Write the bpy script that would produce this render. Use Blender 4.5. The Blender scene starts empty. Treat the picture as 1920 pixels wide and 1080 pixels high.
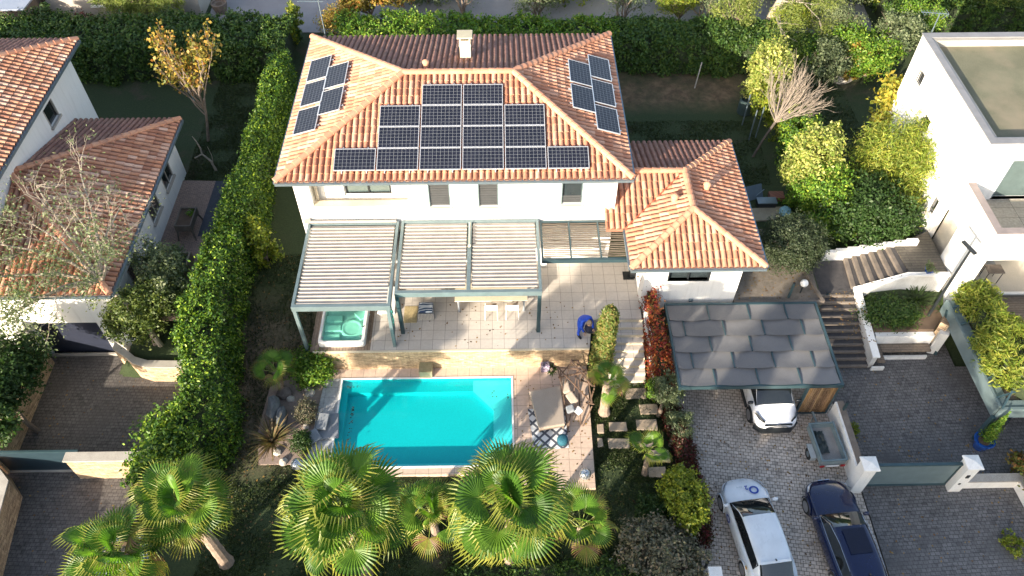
import bpy, bmesh, math, random
import numpy as np
from mathutils import Vector, Matrix
rad = math.radians
sc = bpy.context.scene
COL = sc.collection
# ------------------------------------------------------------------ camera
CAM_H, FPX, DEP, YAW = 27.0, 1493.0, rad(49.84), rad(0.9)
cam = bpy.data.cameras.new('camera'); camo = bpy.data.objects.new('camera', cam); COL.objects.link(camo)
cam.sensor_width = 36; cam.lens = 36 * FPX / 1920; cam.clip_end = 2000
camo.location = (0, 0, CAM_H); camo.rotation_euler = (math.pi/2 - DEP, 0, -YAW)
sc.camera = camo
# ------------------------------------------------------------------ light
SUN_EL, SUN_AZ = rad(17.5), rad(37)          # sun stands to the south-west, low
to_sun = Vector((-math.sin(SUN_AZ)*math.cos(SUN_EL), -math.cos(SUN_AZ)*math.cos(SUN_EL), math.sin(SUN_EL)))
w = bpy.data.worlds.new('World'); sc.world = w; w.use_nodes = True
nt = w.node_tree; bg = nt.nodes['Background']
sky = nt.nodes.new('ShaderNodeTexSky'); sky.sky_type = 'NISHITA'; sky.sun_disc = False
sky.sun_elevation = SUN_EL; sky.sun_rotation = math.atan2(to_sun.x, to_sun.y)
hs = nt.nodes.new('ShaderNodeHueSaturation'); hs.inputs['Saturation'].default_value = .85; sky.dust_density = 2.0
nt.links.new(sky.outputs[0], hs.inputs['Color']); nt.links.new(hs.outputs[0], bg.inputs[0]); bg.inputs[1].default_value = 0.14
sl = bpy.data.lights.new('sun', 'SUN'); sl.energy = 5.0; sl.angle = rad(0.55); sl.color = (1.0, 0.87, 0.69)
so = bpy.data.objects.new('sun', sl); COL.objects.link(so); so.rotation_euler = to_sun.to_track_quat('Z', 'Y').to_euler()
so.location = (-20, -30, 40)
vs = sc.view_settings; vs.view_transform = 'Standard'; vs.look = 'None'; vs.exposure = 1.42; vs.gamma = 1
sc.cycles.use_denoising = True
sc.cycles.max_bounces = 8; sc.cycles.transparent_max_bounces = 12
# ------------------------------------------------------------------ real positions read off the photograph (pixel + height -> point)
sd, cd = math.sin(DEP), math.cos(DEP); sy, cy = math.sin(YAW), math.cos(YAW)
CF = (sy*cd, cy*cd, -sd); CR = (cy, -sy, 0); CU = (sy*sd, cy*sd, cd)
def G(u, v, z=0.0):
    a = (u-960)/FPX; b = (540-v)/FPX
    D = [CF[i]+a*CR[i]+b*CU[i] for i in range(3)]
    t = (z-CAM_H)/D[2]; return (D[0]*t, D[1]*t, z)
# ------------------------------------------------------------------ helpers
WM = {}
def wm(o): return WM.get(o.name, Matrix.Identity(4)) if o else Matrix.Identity(4)
def props(o, label=None, cat=None, group=None, kind=None):
    if label: o['label'] = label
    if cat: o['category'] = cat
    if group: o['group'] = group
    if kind: o['kind'] = kind
    return o
def T(name, label, cat, loc=(0, 0, 0), rz=0, group=None):
    o = bpy.data.objects.new(name, None); COL.objects.link(o); o.empty_display_size = .2
    o.location = loc; o.rotation_euler = (0, 0, rz)
    WM[o.name] = Matrix.Translation(loc) @ Matrix.Rotation(rz, 4, 'Z')
    return props(o, label, cat, group)
def link(name, me, parent=None):
    o = bpy.data.objects.new(name, me); COL.objects.link(o)
    if parent: o.parent = parent; WM[o.name] = wm(parent).copy()
    return o
class MB:
    def __init__(s): s.v = []; s.f = []; s.m = []; s.cm = 0
    def add(s, vs, fs, m=None):
        n = len(s.v); s.v += [tuple(p) for p in vs]; s.f += [[i+n for i in f] for f in fs]; s.m += [s.cm if m is None else m]*len(fs)
        return s
    def box(s, x0, y0, z0, x1, y1, z1, m=None):
        return s.add([(x0,y0,z0),(x1,y0,z0),(x1,y1,z0),(x0,y1,z0),(x0,y0,z1),(x1,y0,z1),(x1,y1,z1),(x0,y1,z1)],
                     [(0,3,2,1),(4,5,6,7),(0,1,5,4),(1,2,6,5),(2,3,7,6),(3,0,4,7)], m)
    def obox(s, c, size, rz=0, rx=0, ry=0, m=None):
        M = Matrix.Translation(c) @ Matrix.Rotation(rz,4,'Z') @ Matrix.Rotation(ry,4,'Y') @ Matrix.Rotation(rx,4,'X')
        a, b, d = size[0]/2, size[1]/2, size[2]/2
        P = [M @ Vector(p) for p in [(-a,-b,-d),(a,-b,-d),(a,b,-d),(-a,b,-d),(-a,-b,d),(a,-b,d),(a,b,d),(-a,b,d)]]
        return s.add(P, [(0,3,2,1),(4,5,6,7),(0,1,5,4),(1,2,6,5),(2,3,7,6),(3,0,4,7)], m)
    def prism(s, poly, z0, z1, m=None):
        n = len(poly)
        z0s = z0 if hasattr(z0, '__len__') else [z0]*n; z1s = z1 if hasattr(z1, '__len__') else [z1]*n
        V = [(p[0],p[1],z) for p, z in zip(poly, z0s)] + [(p[0],p[1],z) for p, z in zip(poly, z1s)]
        F = [list(range(n))[::-1], list(range(n, 2*n))] + [(i,(i+1)%n,n+(i+1)%n,n+i) for i in range(n)]
        return s.add(V, F, m)
    def beam(s, a, b, w, h, m=None):
        a, b = Vector(a), Vector(b); d = b-a; L = d.length; d.normalize()
        up = Vector((0,0,1)) if abs(d.z) < .95 else Vector((0,1,0))
        x = d.cross(up).normalized(); y = x.cross(d)
        P = []
        for q in (a, b):
            for i, j in ((-1,-1),(1,-1),(1,1),(-1,1)): P.append(q + x*i*w/2 + y*j*h/2)
        return s.add(P, [(0,1,2,3),(7,6,5,4),(0,4,5,1),(1,5,6,2),(2,6,7,3),(3,7,4,0)], m)
    def tube(s, pts, r, n=6, m=None, cap=True):
        pts = [Vector(p) for p in pts]; k = len(pts)
        rs = r if hasattr(r, '__len__') else [r]*k
        V = []; px = None
        for i, p in enumerate(pts):
            d = (pts[min(i+1,k-1)]-pts[max(i-1,0)])
            d = d.normalized() if d.length > 1e-9 else Vector((0,0,1))
            if px is None: px = d.orthogonal().normalized()
            else:
                px = px - d*px.dot(d); px = px.normalized() if px.length > 1e-6 else d.orthogonal().normalized()
            py = d.cross(px)
            for j in range(n):
                t = 2*math.pi*j/n; V.append(p + (px*math.cos(t)+py*math.sin(t))*rs[i])
        F = [(i*n+j, i*n+(j+1)%n, (i+1)*n+(j+1)%n, (i+1)*n+j) for i in range(k-1) for j in range(n)]
        if cap: F += [list(range(n))[::-1], [(k-1)*n+j for j in range(n)]]
        return s.add(V, F, m)
    def lathe(s, prof, c=(0,0,0), n=16, m=None, M=None):
        V = []; k = len(prof)
        for r, z in prof:
            for j in range(n):
                t = 2*math.pi*j/n; p = Vector((r*math.cos(t), r*math.sin(t), z))
                if M: p = M @ p
                V.append((p.x+c[0], p.y+c[1], p.z+c[2]))
        F = [(i*n+j, i*n+(j+1)%n, (i+1)*n+(j+1)%n, (i+1)*n+j) for i in range(k-1) for j in range(n)]
        F += [list(range(n))[::-1], [(k-1)*n+j for j in range(n)]]
        return s.add(V, F, m)
    def build(s, name, mats, parent=None, smooth=False, bevel=0, world=True, **pr):
        me = bpy.data.meshes.new(name)
        V = s.v
        if parent and world:
            inv = wm(parent).inverted()
            if inv != Matrix.Identity(4): V = [tuple(inv @ Vector(p)) for p in V]
        me.from_pydata(V, [], s.f)
        for mt in (mats if isinstance(mats, (list, tuple)) else [mats]): me.materials.append(mt)
        if isinstance(mats, (list, tuple)): me.polygons.foreach_set('material_index', s.m)
        if smooth: me.polygons.foreach_set('use_smooth', [True]*len(me.polygons))
        me.update()
        o = link(name, me, parent)
        if bevel:
            b = o.modifiers.new('bevel', 'BEVEL'); b.width = bevel; b.segments = 2; b.limit_method = 'ANGLE'
        return props(o, **pr)
def copy_tree(o, parent=None, loc=None, rz=None, label=None):
    c = o.copy(); COL.objects.link(c); c.parent = parent
    if loc is not None: c.location = loc
    if rz is not None: c.rotation_euler = (0, 0, rz)
    if label: c['label'] = label
    for ch in list(o.children): copy_tree(ch, c)
    return c
# ------------------------------------------------------------------ materials
MATS = {}
def newmat(name):
    m = bpy.data.materials.new(name); m.use_nodes = True; n = m.node_tree
    return m, n, n.nodes['Principled BSDF']
def NN(n, t, **kw):
    x = n.nodes.new(t)
    for k, v in kw.items(): setattr(x, k, v)
    return x
def ramp(n, fac, cols, interp='LINEAR'):
    r = NN(n, 'ShaderNodeValToRGB'); r.color_ramp.interpolation = interp
    e = r.color_ramp.elements
    while len(e) < len(cols): e.new(.5)
    for i, (p, c) in enumerate(cols): e[i].position = p; e[i].color = (*c, 1)
    n.links.new(fac, r.inputs[0]); return r.outputs[0]
def noise(n, scale, detail=4, vec=None, rough=.55):
    x = NN(n, 'ShaderNodeTexNoise'); x.inputs['Scale'].default_value = scale; x.inputs['Detail'].default_value = detail
    x.inputs['Roughness'].default_value = rough
    if vec is None: vec = NN(n, 'ShaderNodeTexCoord').outputs['Object']
    n.links.new(vec, x.inputs['Vector']); return x.outputs['Fac']
def mixc(n, fac, a, b, mode='MIX'):
    x = NN(n, 'ShaderNodeMix', data_type='RGBA', blend_type=mode)
    for s, v in ((x.inputs[0], fac), (x.inputs[6], a), (x.inputs[7], b)):
        if isinstance(v, bpy.types.NodeSocket): n.links.new(v, s)
        elif isinstance(v, (int, float)): s.default_value = v
        else: s.default_value = (*v, 1)
    return x.outputs[2]
def bump(n, b, h, strength=.3, dist=.02):
    x = NN(n, 'ShaderNodeBump'); x.inputs['Strength'].default_value = strength; x.inputs['Distance'].default_value = dist
    n.links.new(h, x.inputs['Height']); n.links.new(x.outputs[0], b.inputs['Normal'])
def noisy(name, c1, c2, scale=3, rough=.8, bmp=.2, lo=.35, hi=.65, metal=0, fine=40, c3=None, coat=0):
    m, n, b = newmat(name)
    f = noise(n, scale, 6)
    c = ramp(n, f, [(lo, c1), (hi, c2)])
    f2 = noise(n, fine, 3)
    if 'white' in name:   # rain streaks and grime on rendered walls
        tcw = NN(n, 'ShaderNodeTexCoord').outputs['Object']; mpw = NN(n, 'ShaderNodeMapping'); mpw.inputs['Scale'].default_value = (5, 5, .45); n.links.new(tcw, mpw.inputs[0])
        c = mixc(n, ramp(n, noise(n, 1, 6, mpw.outputs[0], .7), [(.5,(0,0,0)),(.78,(.5,.5,.5))]), c, (.42,.40,.36))
    c = mixc(n, .35, c, ramp(n, f2, [(.3, tuple(x*.6 for x in c1)), (.7, tuple(min(1,x*1.25) for x in c2))]))
    if c3: c = mixc(n, ramp(n, noise(n, scale*.35, 5), [(.5,(0,0,0)),(.62,(1,1,1))]), c, c3)
    n.links.new(c, b.inputs['Base Color']); b.inputs['Roughness'].default_value = rough; b.inputs['Metallic'].default_value = metal
    b.inputs['Coat Weight'].default_value = coat
    if bmp: bump(n, b, f2, bmp, .015)
    MATS[name] = m; return m
def plain(name, c, rough=.5, metal=0, coat=0, spec=.5):
    m, n, b = newmat(name)
    f = noise(n, 2.5, 5)
    n.links.new(ramp(n, f, [(.3, tuple(x*.86 for x in c)), (.7, tuple(min(1, x*1.08) for x in c))]), b.inputs['Base Color'])
    b.inputs['Roughness'].default_value = rough; b.inputs['Metallic'].default_value = metal; b.inputs['Coat Weight'].default_value = coat
    b.inputs['Specular IOR Level'].default_value = spec
    return m
def brickmat(name, c1, c2, mortar, w, h, mw, off=.5, rough=.75, vert=False, dirt=None, rot=0, bmp=.4, var=None, dirtlo=.5, dirthi=.7, dscale=.5, grain=.28):
    m, n, b = newmat(name)
    tc = NN(n, 'ShaderNodeTexCoord').outputs['Object']; vec = tc
    if vert:
        sp = NN(n, 'ShaderNodeSeparateXYZ'); n.links.new(tc, sp.inputs[0])
        ad = NN(n, 'ShaderNodeMath', operation='ADD'); n.links.new(sp.outputs[0], ad.inputs[0]); n.links.new(sp.outputs[1], ad.inputs[1])
        cb = NN(n, 'ShaderNodeCombineXYZ'); n.links.new(ad.outputs[0], cb.inputs[0]); n.links.new(sp.outputs[2], cb.inputs[1]); vec = cb.outputs[0]
    if rot:
        mp = NN(n, 'ShaderNodeMapping'); mp.inputs['Rotation'].default_value = (0,0,rot); n.links.new(vec, mp.inputs[0]); vec = mp.outputs[0]
    # slight wander so that joints are not ruler straight
    nz = NN(n, 'ShaderNodeTexNoise'); nz.inputs['Scale'].default_value = 1.3; n.links.new(vec, nz.inputs['Vector'])
    wob = NN(n, 'ShaderNodeVectorMath', operation='SCALE'); n.links.new(nz.outputs['Color'], wob.inputs[0]); wob.inputs['Scale'].default_value = min(w*.12, .03)
    va = NN(n, 'ShaderNodeVectorMath', operation='ADD'); n.links.new(vec, va.inputs[0]); n.links.new(wob.outputs[0], va.inputs[1]); vec2 = va.outputs[0]
    br = NN(n, 'ShaderNodeTexBrick'); br.offset = off; br.inputs['Scale'].default_value = 1
    br.inputs['Color1'].default_value = (*c1,1); br.inputs['Color2'].default_value = (*c2,1); br.inputs['Mortar'].default_value = (*mortar,1)
    br.inputs['Mortar Size'].default_value = mw; br.inputs['Mortar Smooth'].default_value = .3; br.inputs['Brick Width'].default_value = w; br.inputs['Row Height'].default_value = h
    n.links.new(vec2, br.inputs['Vector'])
    c = br.outputs['Color']
    g = ramp(n, noise(n, 9, 5, vec), [(.3,(1-grain,)*3),(.7,(1+grain*.4,)*3)])
    c = mixc(n, 1.0, c, g, 'MULTIPLY')
    if var:
        vo = NN(n, 'ShaderNodeTexVoronoi'); vo.inputs['Scale'].default_value = 1
        mp = NN(n, 'ShaderNodeMapping'); mp.inputs['Scale'].default_value = (1/w, 1/h, 1); n.links.new(vec, mp.inputs[0]); n.links.new(mp.outputs[0], vo.inputs['Vector'])
        sp = NN(n, 'ShaderNodeSeparateColor'); n.links.new(vo.outputs['Color'], sp.inputs[0])
        c = mixc(n, .75, c, ramp(n, sp.outputs[0], var), 'MULTIPLY')
    if dirt:
        c = mixc(n, ramp(n, noise(n, dscale, 7, tc, .65), [(dirtlo,(0,0,0)),(dirthi,(1,1,1))]), c, dirt)
    n.links.new(c, b.inputs['Base Color']); b.inputs['Roughness'].default_value = rough
    bump(n, b, br.outputs['Fac'], -bmp, .01)
    return m
def leafmat(name, cols, trans=.35, clump=1.2, rough=.5):
    m, n, b = newmat(name)
    ge = NN(n, 'ShaderNodeNewGeometry')
    k = len(cols)
    c = ramp(n, ge.outputs['Random Per Island'], [(i/(k-1) if k > 1 else 0, q) for i, q in enumerate(cols)])
    g = ramp(n, noise(n, clump, 3), [(.3,(.62,.66,.62)),(.7,(1.25,1.2,1.1))])
    c = mixc(n, 1.0, c, g, 'MULTIPLY')
    n.links.new(c, b.inputs['Base Color']); b.inputs['Roughness'].default_value = rough; b.inputs['Specular IOR Level'].default_value = .35
    tr = NN(n, 'ShaderNodeBsdfTranslucent'); n.links.new(mixc(n, 1.0, c, (1.25,1.35,.6), 'MULTIPLY'), tr.inputs[0])
    mx = NN(n, 'ShaderNodeMixShader'); mx.inputs[0].default_value = trans
    n.links.new(b.outputs[0], mx.inputs[1]); n.links.new(tr.outputs[0], mx.inputs[2]); n.links.new(mx.outputs[0], n.nodes['Material Output'].inputs[0])
    return m
def tilemat(name, cols):
    m, n, b = newmat(name)
    ge = NN(n, 'ShaderNodeNewGeometry')
    c = ramp(n, ge.outputs['Random Per Island'], cols)
    c = mixc(n, ramp(n, noise(n, .9, 6), [(.5,(0,0,0)),(.75,(.55,.55,.55))]), c, (.28,.17,.12))
    c = mixc(n, ramp(n, noise(n, 7, 5), [(.5,(0,0,0)),(.72,(.28,.28,.28))]), c, (.56,.34,.22))
    n.links.new(c, b.inputs['Base Color']); b.inputs['Roughness'].default_value = .8
    bump(n, b, noise(n, 30, 3), .25, .01)
    return m
TILE = tilemat('terracotta', [(0,(.38,.16,.095)),(.25,(.47,.21,.12)),(.5,(.53,.26,.16)),(.75,(.59,.35,.245)),(1,(.44,.19,.115))])
TILE_N = tilemat('terracotta_shade_moss', [(0,(.17,.085,.065)),(.3,(.23,.11,.085)),(.6,(.28,.14,.11)),(1,(.20,.10,.08))])  # north slopes: their shade, with some moss, put into a darker tile colour
TILE2 = tilemat('terracotta_worn', [(0,(.30,.13,.08)),(.25,(.46,.21,.12)),(.5,(.54,.27,.16)),(.7,(.62,.42,.32)),(1,(.40,.17,.10))])
RIDGE = tilemat('ridge_clay', [(0,(.50,.22,.13)),(.5,(.58,.30,.185)),(1,(.55,.26,.16))])
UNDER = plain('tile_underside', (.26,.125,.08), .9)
WHITE = noisy('white_render', (.80,.79,.76), (.86,.85,.82), .7, .85, .08, fine=60)
WHITE_OLD = noisy('weathered_white_render', (.70,.70,.68), (.82,.81,.79), .8, .85, .1, c3=(.5,.49,.46))
BEIGE = noisy('beige_stone_trim', (.62,.53,.38), (.70,.61,.46), 2, .8, .15)
TEAL = plain('teal_grey_metal', (.045,.085,.10), .4, .3)
TEAL_L = plain('pale_teal_metal', (.15,.205,.22), .4, .2)
DARK = plain('dark_metal', (.025,.03,.035), .45, .3)
GUTTER = plain('zinc_gutter', (.20,.26,.30), .4, .6)
SLAT = plain('white_slat', (.36,.33,.30), .5)
GLASS = plain('dark_glass', (.03,.04,.045), .06, 0, 1)
GLASS_G = plain('greenish_glass', (.09,.125,.125), .1, 0, 1)
GLASSK = plain('black_car_glass', (.012,.015,.017), .05, 0, 1)
TERR = brickmat('terrace_tiles', (.56,.515,.465), (.51,.47,.425), (.24,.21,.18), .5, .5, .009, off=0, rough=.7, dirt=(.45,.39,.33), dirtlo=.55, dirthi=.85, grain=.09)
DECKT = brickmat('pool_deck_tiles', (.62,.47,.37), (.56,.43,.34), (.26,.19,.15), .5, .5, .009, off=.0, rough=.7, dirt=(.42,.32,.25), dirtlo=.5, dirthi=.85, grain=.12)
PAVE = brickmat('driveway_pavers', (.56,.49,.42), (.46,.40,.34), (.085,.07,.06), .19, .145, .011, rough=.8, rot=rad(8), dirt=(.20,.165,.14), dirtlo=.52, dirthi=.78, var=[(0,(.5,.5,.5)),(.2,(1,1,1)),(1,(1.2,1.2,1.2))])
PAVE_D = brickmat('dark_pavers', (.165,.158,.155), (.13,.125,.124), (.045,.042,.042), .19, .145, .011, rough=.75, rot=rad(-3), dirt=(.09,.086,.085), dirtlo=.5, dirthi=.75, var=[(0,(.6,.6,.6)),(.3,(1,1,1)),(1,(1.2,1.2,1.2))])
PAVE_L = brickmat('left_pavers', (.125,.115,.11), (.10,.093,.09), (.035,.032,.032), .2, .15, .011, rough=.75, rot=rad(3), dirt=(.075,.068,.065), dirtlo=.5, dirthi=.75, var=[(0,(.6,.6,.6)),(.3,(1,1,1)),(1,(1.2,1.2,1.2))])
STONE = brickmat('dry_stone', (.62,.47,.31), (.50,.37,.25), (.20,.14,.09), .24, .055, .006, rough=.9, vert=True, bmp=.9, var=[(0,(.45,.38,.32)),(.3,(.9,.85,.8)),(.7,(1.15,1.1,1.0)),(1,(1.4,1.4,1.4))])
CAPST = noisy('stone_coping', (.34,.31,.27), (.46,.43,.38), 2.5, .85, .3)
BRICKP = brickmat('brick_path', (.36,.25,.20), (.28,.20,.165), (.10,.075,.06), .2, .07, .008, rough=.85)
WOODK = brickmat('weathered_boards', (.21,.165,.125), (.15,.12,.095), (.03,.025,.02), 3.5, .13, .008, rough=.8, bmp=.4)
WOODT = brickmat('hot_tub_decking', (.30,.22,.16), (.23,.17,.125), (.05,.04,.03), 3.5, .13, .008, rough=.8, rot=rad(90))
SLEEP = noisy('railway_sleeper', (.12,.10,.085), (.21,.175,.145), 2.5, .9, .4)
TREAD = noisy('dark_tread', (.045,.042,.045), (.075,.07,.07), 5, .9, .3)
SOIL = noisy('soil', (.075,.05,.035), (.13,.09,.06), 2, .95, .5)
GRAVEL = noisy('pink_gravel', (.22,.165,.14), (.32,.245,.21), 8, .95, .6, fine=90)
GRAVEL2 = noisy('mulch_gravel', (.12,.105,.085), (.21,.18,.15), 6, .95, .7, fine=70)
LANE = noisy('lane_gravel', (.26,.24,.24), (.33,.31,.31), .8, .95, .2, fine=50)
CONC = noisy('concrete', (.40,.37,.32), (.52,.48,.41), .9, .8, .12)
ROOFM = noisy('mossy_flat_roof', (.12,.12,.075), (.18,.175,.115), .8, .95, .2, c3=(.22,.19,.13), fine=25)
BARK = noisy('bark', (.14,.10,.075), (.24,.19,.15), 6, .95, .6)
BARKP = noisy('pale_bark', (.24,.20,.155), (.38,.33,.27), 6, .9, .4)
PTRUNK = noisy('palm_trunk', (.22,.16,.12), (.36,.28,.22), 8, .95, .7)
BAMB = noisy('reed_cane', (.075,.058,.043), (.14,.11,.08), 3, .7, .1)
FAB = noisy('grey_shade_fabric', (.13,.13,.135), (.16,.16,.165), .7, .75, .05, c3=(.18,.18,.185))
FABT = noisy('taupe_fabric', (.34,.28,.225), (.39,.325,.265), 2, .85, .1)
GREYF = noisy('blue_grey_fabric', (.17,.19,.21), (.23,.25,.28), 3, .85, .1)
ROCK = noisy('dark_rock', (.07,.08,.09), (.17,.18,.19), 3, .85, .8)
ROCKP = noisy('pale_rock', (.38,.34,.29), (.55,.50,.44), 4, .85, .6)
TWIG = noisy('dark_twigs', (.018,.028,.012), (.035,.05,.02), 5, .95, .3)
L_HEDGE = leafmat('hedge_leaves', [(.028,.075,.012),(.045,.11,.016),(.11,.22,.022),(.032,.085,.013),(.32,.44,.04),(.045,.12,.012),(.016,.05,.007),(.18,.30,.025)], .16)
L_HEDGE_D = leafmat('laurel_leaves', [(.028,.068,.016),(.042,.095,.02),(.058,.12,.024),(.11,.17,.03),(.03,.072,.016)], .2)
L_YELLOW = leafmat('variegated_leaves', [(.34,.36,.08),(.16,.24,.04),(.52,.50,.18),(.12,.2,.03),(.46,.42,.12)], .28)
L_MAPLE = leafmat('autumn_leaves', [(.42,.24,.05),(.22,.22,.04),(.50,.34,.08),(.12,.17,.03),(.40,.17,.04),(.08,.12,.02)], .3)
L_LIME = leafmat('yellow_green_leaves', [(.14,.21,.025),(.25,.31,.035),(.06,.11,.015),(.38,.38,.045),(.14,.21,.025)], .34)
L_BAMB = leafmat('bamboo_leaves', [(.14,.22,.03),(.28,.34,.05),(.08,.14,.02),(.44,.42,.09),(.18,.26,.035)], .36)
L_OLIVE = leafmat('olive_leaves', [(.13,.17,.09),(.20,.24,.14),(.10,.14,.07),(.26,.29,.18)])
L_GREY = leafmat('grey_shrub_leaves', [(.12,.13,.09),(.20,.19,.14),(.09,.10,.07),(.26,.20,.15),(.15,.18,.10)], .2)
L_DARK = leafmat('dark_evergreen_leaves', [(.03,.075,.02),(.05,.10,.025),(.025,.06,.015),(.08,.13,.04)])
L_BRIGHT = leafmat('bright_shrub_leaves', [(.05,.13,.015),(.11,.24,.025),(.21,.34,.04),(.03,.08,.012),(.32,.40,.05)], .3)
L_RED = leafmat('red_creeper_leaves', [(.26,.03,.03),(.42,.08,.04),(.50,.20,.06),(.12,.03,.03),(.34,.05,.05),(.14,.16,.04)])
L_WINE = leafmat('dark_red_leaves', [(.08,.02,.025),(.16,.025,.03),(.05,.045,.02),(.06,.02,.02),(.05,.07,.025)])
L_PINE = leafmat('pine_needles', [(.16,.22,.05),(.24,.29,.07),(.12,.17,.04),(.32,.34,.10)])
L_CYP = leafmat('cypress_foliage', [(.09,.16,.03),(.15,.22,.05),(.20,.22,.06),(.30,.20,.08),(.12,.20,.04)])
L_PALM = leafmat('palm_frond', [(.06,.13,.02),(.10,.19,.028),(.17,.27,.035),(.28,.35,.05)], .42, rough=.36)
L_PALMY = leafmat('aged_palm_frond', [(.26,.24,.05),(.20,.24,.045),(.30,.18,.07),(.22,.14,.08)], .3)
def palmmat(name, cols, trans):
    m = leafmat(name, cols, trans, rough=.4); n = m.node_tree
    rmp = [x for x in n.nodes if x.type == 'VALTORGB'][0]; oi = NN(n, 'ShaderNodeObjectInfo'); ge = [x for x in n.nodes if x.type == 'NEW_GEOMETRY'][0]
    mr = NN(n, 'ShaderNodeMix'); mr.inputs[0].default_value = .22; n.links.new(oi.outputs['Random'], mr.inputs[2]); n.links.new(ge.outputs['Random Per Island'], mr.inputs[3]); n.links.new(mr.outputs[0], rmp.inputs[0]); return m
L_PALM = palmmat('palm_blade', [(.05,.125,.018),(.075,.17,.022),(.11,.23,.03),(.17,.30,.04),(.075,.17,.024)], .42)
L_PTIP = palmmat('palm_blade_tip', [(.16,.22,.04),(.24,.28,.05),(.34,.34,.07),(.14,.2,.035)], .4)
PETI = plain('palm_petiole', (.22,.27,.06), .4)
L_PHOR = leafmat('bronze_flax_blades', [(.16,.11,.06),(.10,.10,.04),(.24,.15,.09),(.13,.15,.06)], .15)
L_GRASS = leafmat('grass_blades', [(.026,.048,.012),(.04,.066,.018),(.05,.07,.024),(.055,.06,.03)], .12)
# ------------------------------------------------------------------ foliage
def rg(seed): return np.random.default_rng(seed)
def quads_mesh(name, V, mat, parent=None, core=None):
    """V: (N,4,3) array of leaf quads in world space -> one object"""
    V = V.reshape(-1, 3)
    if parent is not None:
        inv = np.array(wm(parent).inverted()); V = V @ inv[:3,:3].T + inv[:3,3]
    N = len(V)//4
    me = bpy.data.meshes.new(name)
    cv = np.zeros((0,3)); cf = []
    me.vertices.add(N*4); me.vertices.foreach_set('co', V.astype(np.float32).ravel())
    me.loops.add(N*4); me.loops.foreach_set('vertex_index', np.arange(N*4, dtype=np.int32))
    me.polygons.add(N); me.polygons.foreach_set('loop_start', np.arange(0, N*4, 4, dtype=np.int32))
    me.materials.append(mat); me.update(calc_edges=True)
    return link(name, me, parent)
def leaves(P, Nrm, size, r, asp=.55, spread=.95):
    """leaf quads at P, facing roughly along Nrm"""
    n = len(P)
    nn = Nrm + r.normal(0, spread, (n,3)); nn /= np.linalg.norm(nn, axis=1, keepdims=True) + 1e-9
    t = r.normal(0, 1, (n,3)); t -= nn*np.sum(t*nn, 1, keepdims=True); t /= np.linalg.norm(t, axis=1, keepdims=True) + 1e-9
    b = np.cross(nn, t)
    s = size*(.6 + .8*r.random((n,1)))
    return np.stack([P - t*s*.5, P + b*s*asp*.5 + t*s*.08, P + t*s*.5, P - b*s*asp*.5 + t*s*.08], 1)
def crown_pts(ells, n, r, clump=.13, hollow=.5, percl=46, bottom=True):
    vols = np.array([e[3]*e[4]*e[5] for e in ells])**(2/3); vols /= vols.sum()
    Ps, Ns = [], []
    for e, w_ in zip(ells, vols):
        m = max(20, int(n*w_)); k = max(4, m//percl)
        d = r.normal(0, 1, (k,3)); d /= np.linalg.norm(d, axis=1, keepdims=True)
        if not bottom: d[:,2] = np.abs(d[:,2]) - .25*r.random(k)
        R = np.array(e[3:6]); C = np.array(e[:3])
        rr = hollow + (1-hollow)*r.random((k,1))**.5; rr *= 1 + .16*r.normal(0,1,(k,1))
        idx = r.integers(0, k, m)
        P = C + (d*rr)[idx]*R + r.normal(0, 1, (m,3))*clump*R.mean()
        Ps.append(P); Ns.append(d[idx]/R*R.mean() + r.normal(0,.2,(m,3)))
    return np.concatenate(Ps), np.concatenate(Ns)
def branch(mb, p, d, L, r0, depth, R, spread=.6, up=.15, ratio=.72, kids=(2,3), tips=None, nseg=4, n=5, jit=.12):
    p = Vector(p); d = Vector(d).normalized(); pts = [p.copy()]
    for i in range(nseg):
        d = (d + Vector((R.gauss(0,jit), R.gauss(0,jit), R.gauss(0,jit)+up*.25))).normalized()
        p = p + d*(L/nseg); pts.append(p.copy())
    r1 = r0*(.62 if depth else .3)
    mb.tube(pts, [r0+(r1-r0)*i/nseg for i in range(nseg+1)], n if r0 > .03 else 4, cap=False)
    if depth == 0:
        if tips is not None: tips.append((p.copy(), d.copy()))
        return
    for k in range(R.randint(*kids)):
        a = R.uniform(0, 2*math.pi); o = d.orthogonal().normalized(); o.rotate(Matrix.Rotation(a, 3, d))
        nd = (d + o*spread*R.uniform(.6,1.3) + Vector((0,0,up))).normalized()
        start = pts[-1] if k == 0 else pts[R.randint(max(1,nseg-2), nseg)]
        branch(mb, start, nd, L*ratio*R.uniform(.8,1.15), r1, depth-1, R, spread, up, ratio, kids, tips, nseg, n, jit)
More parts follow.
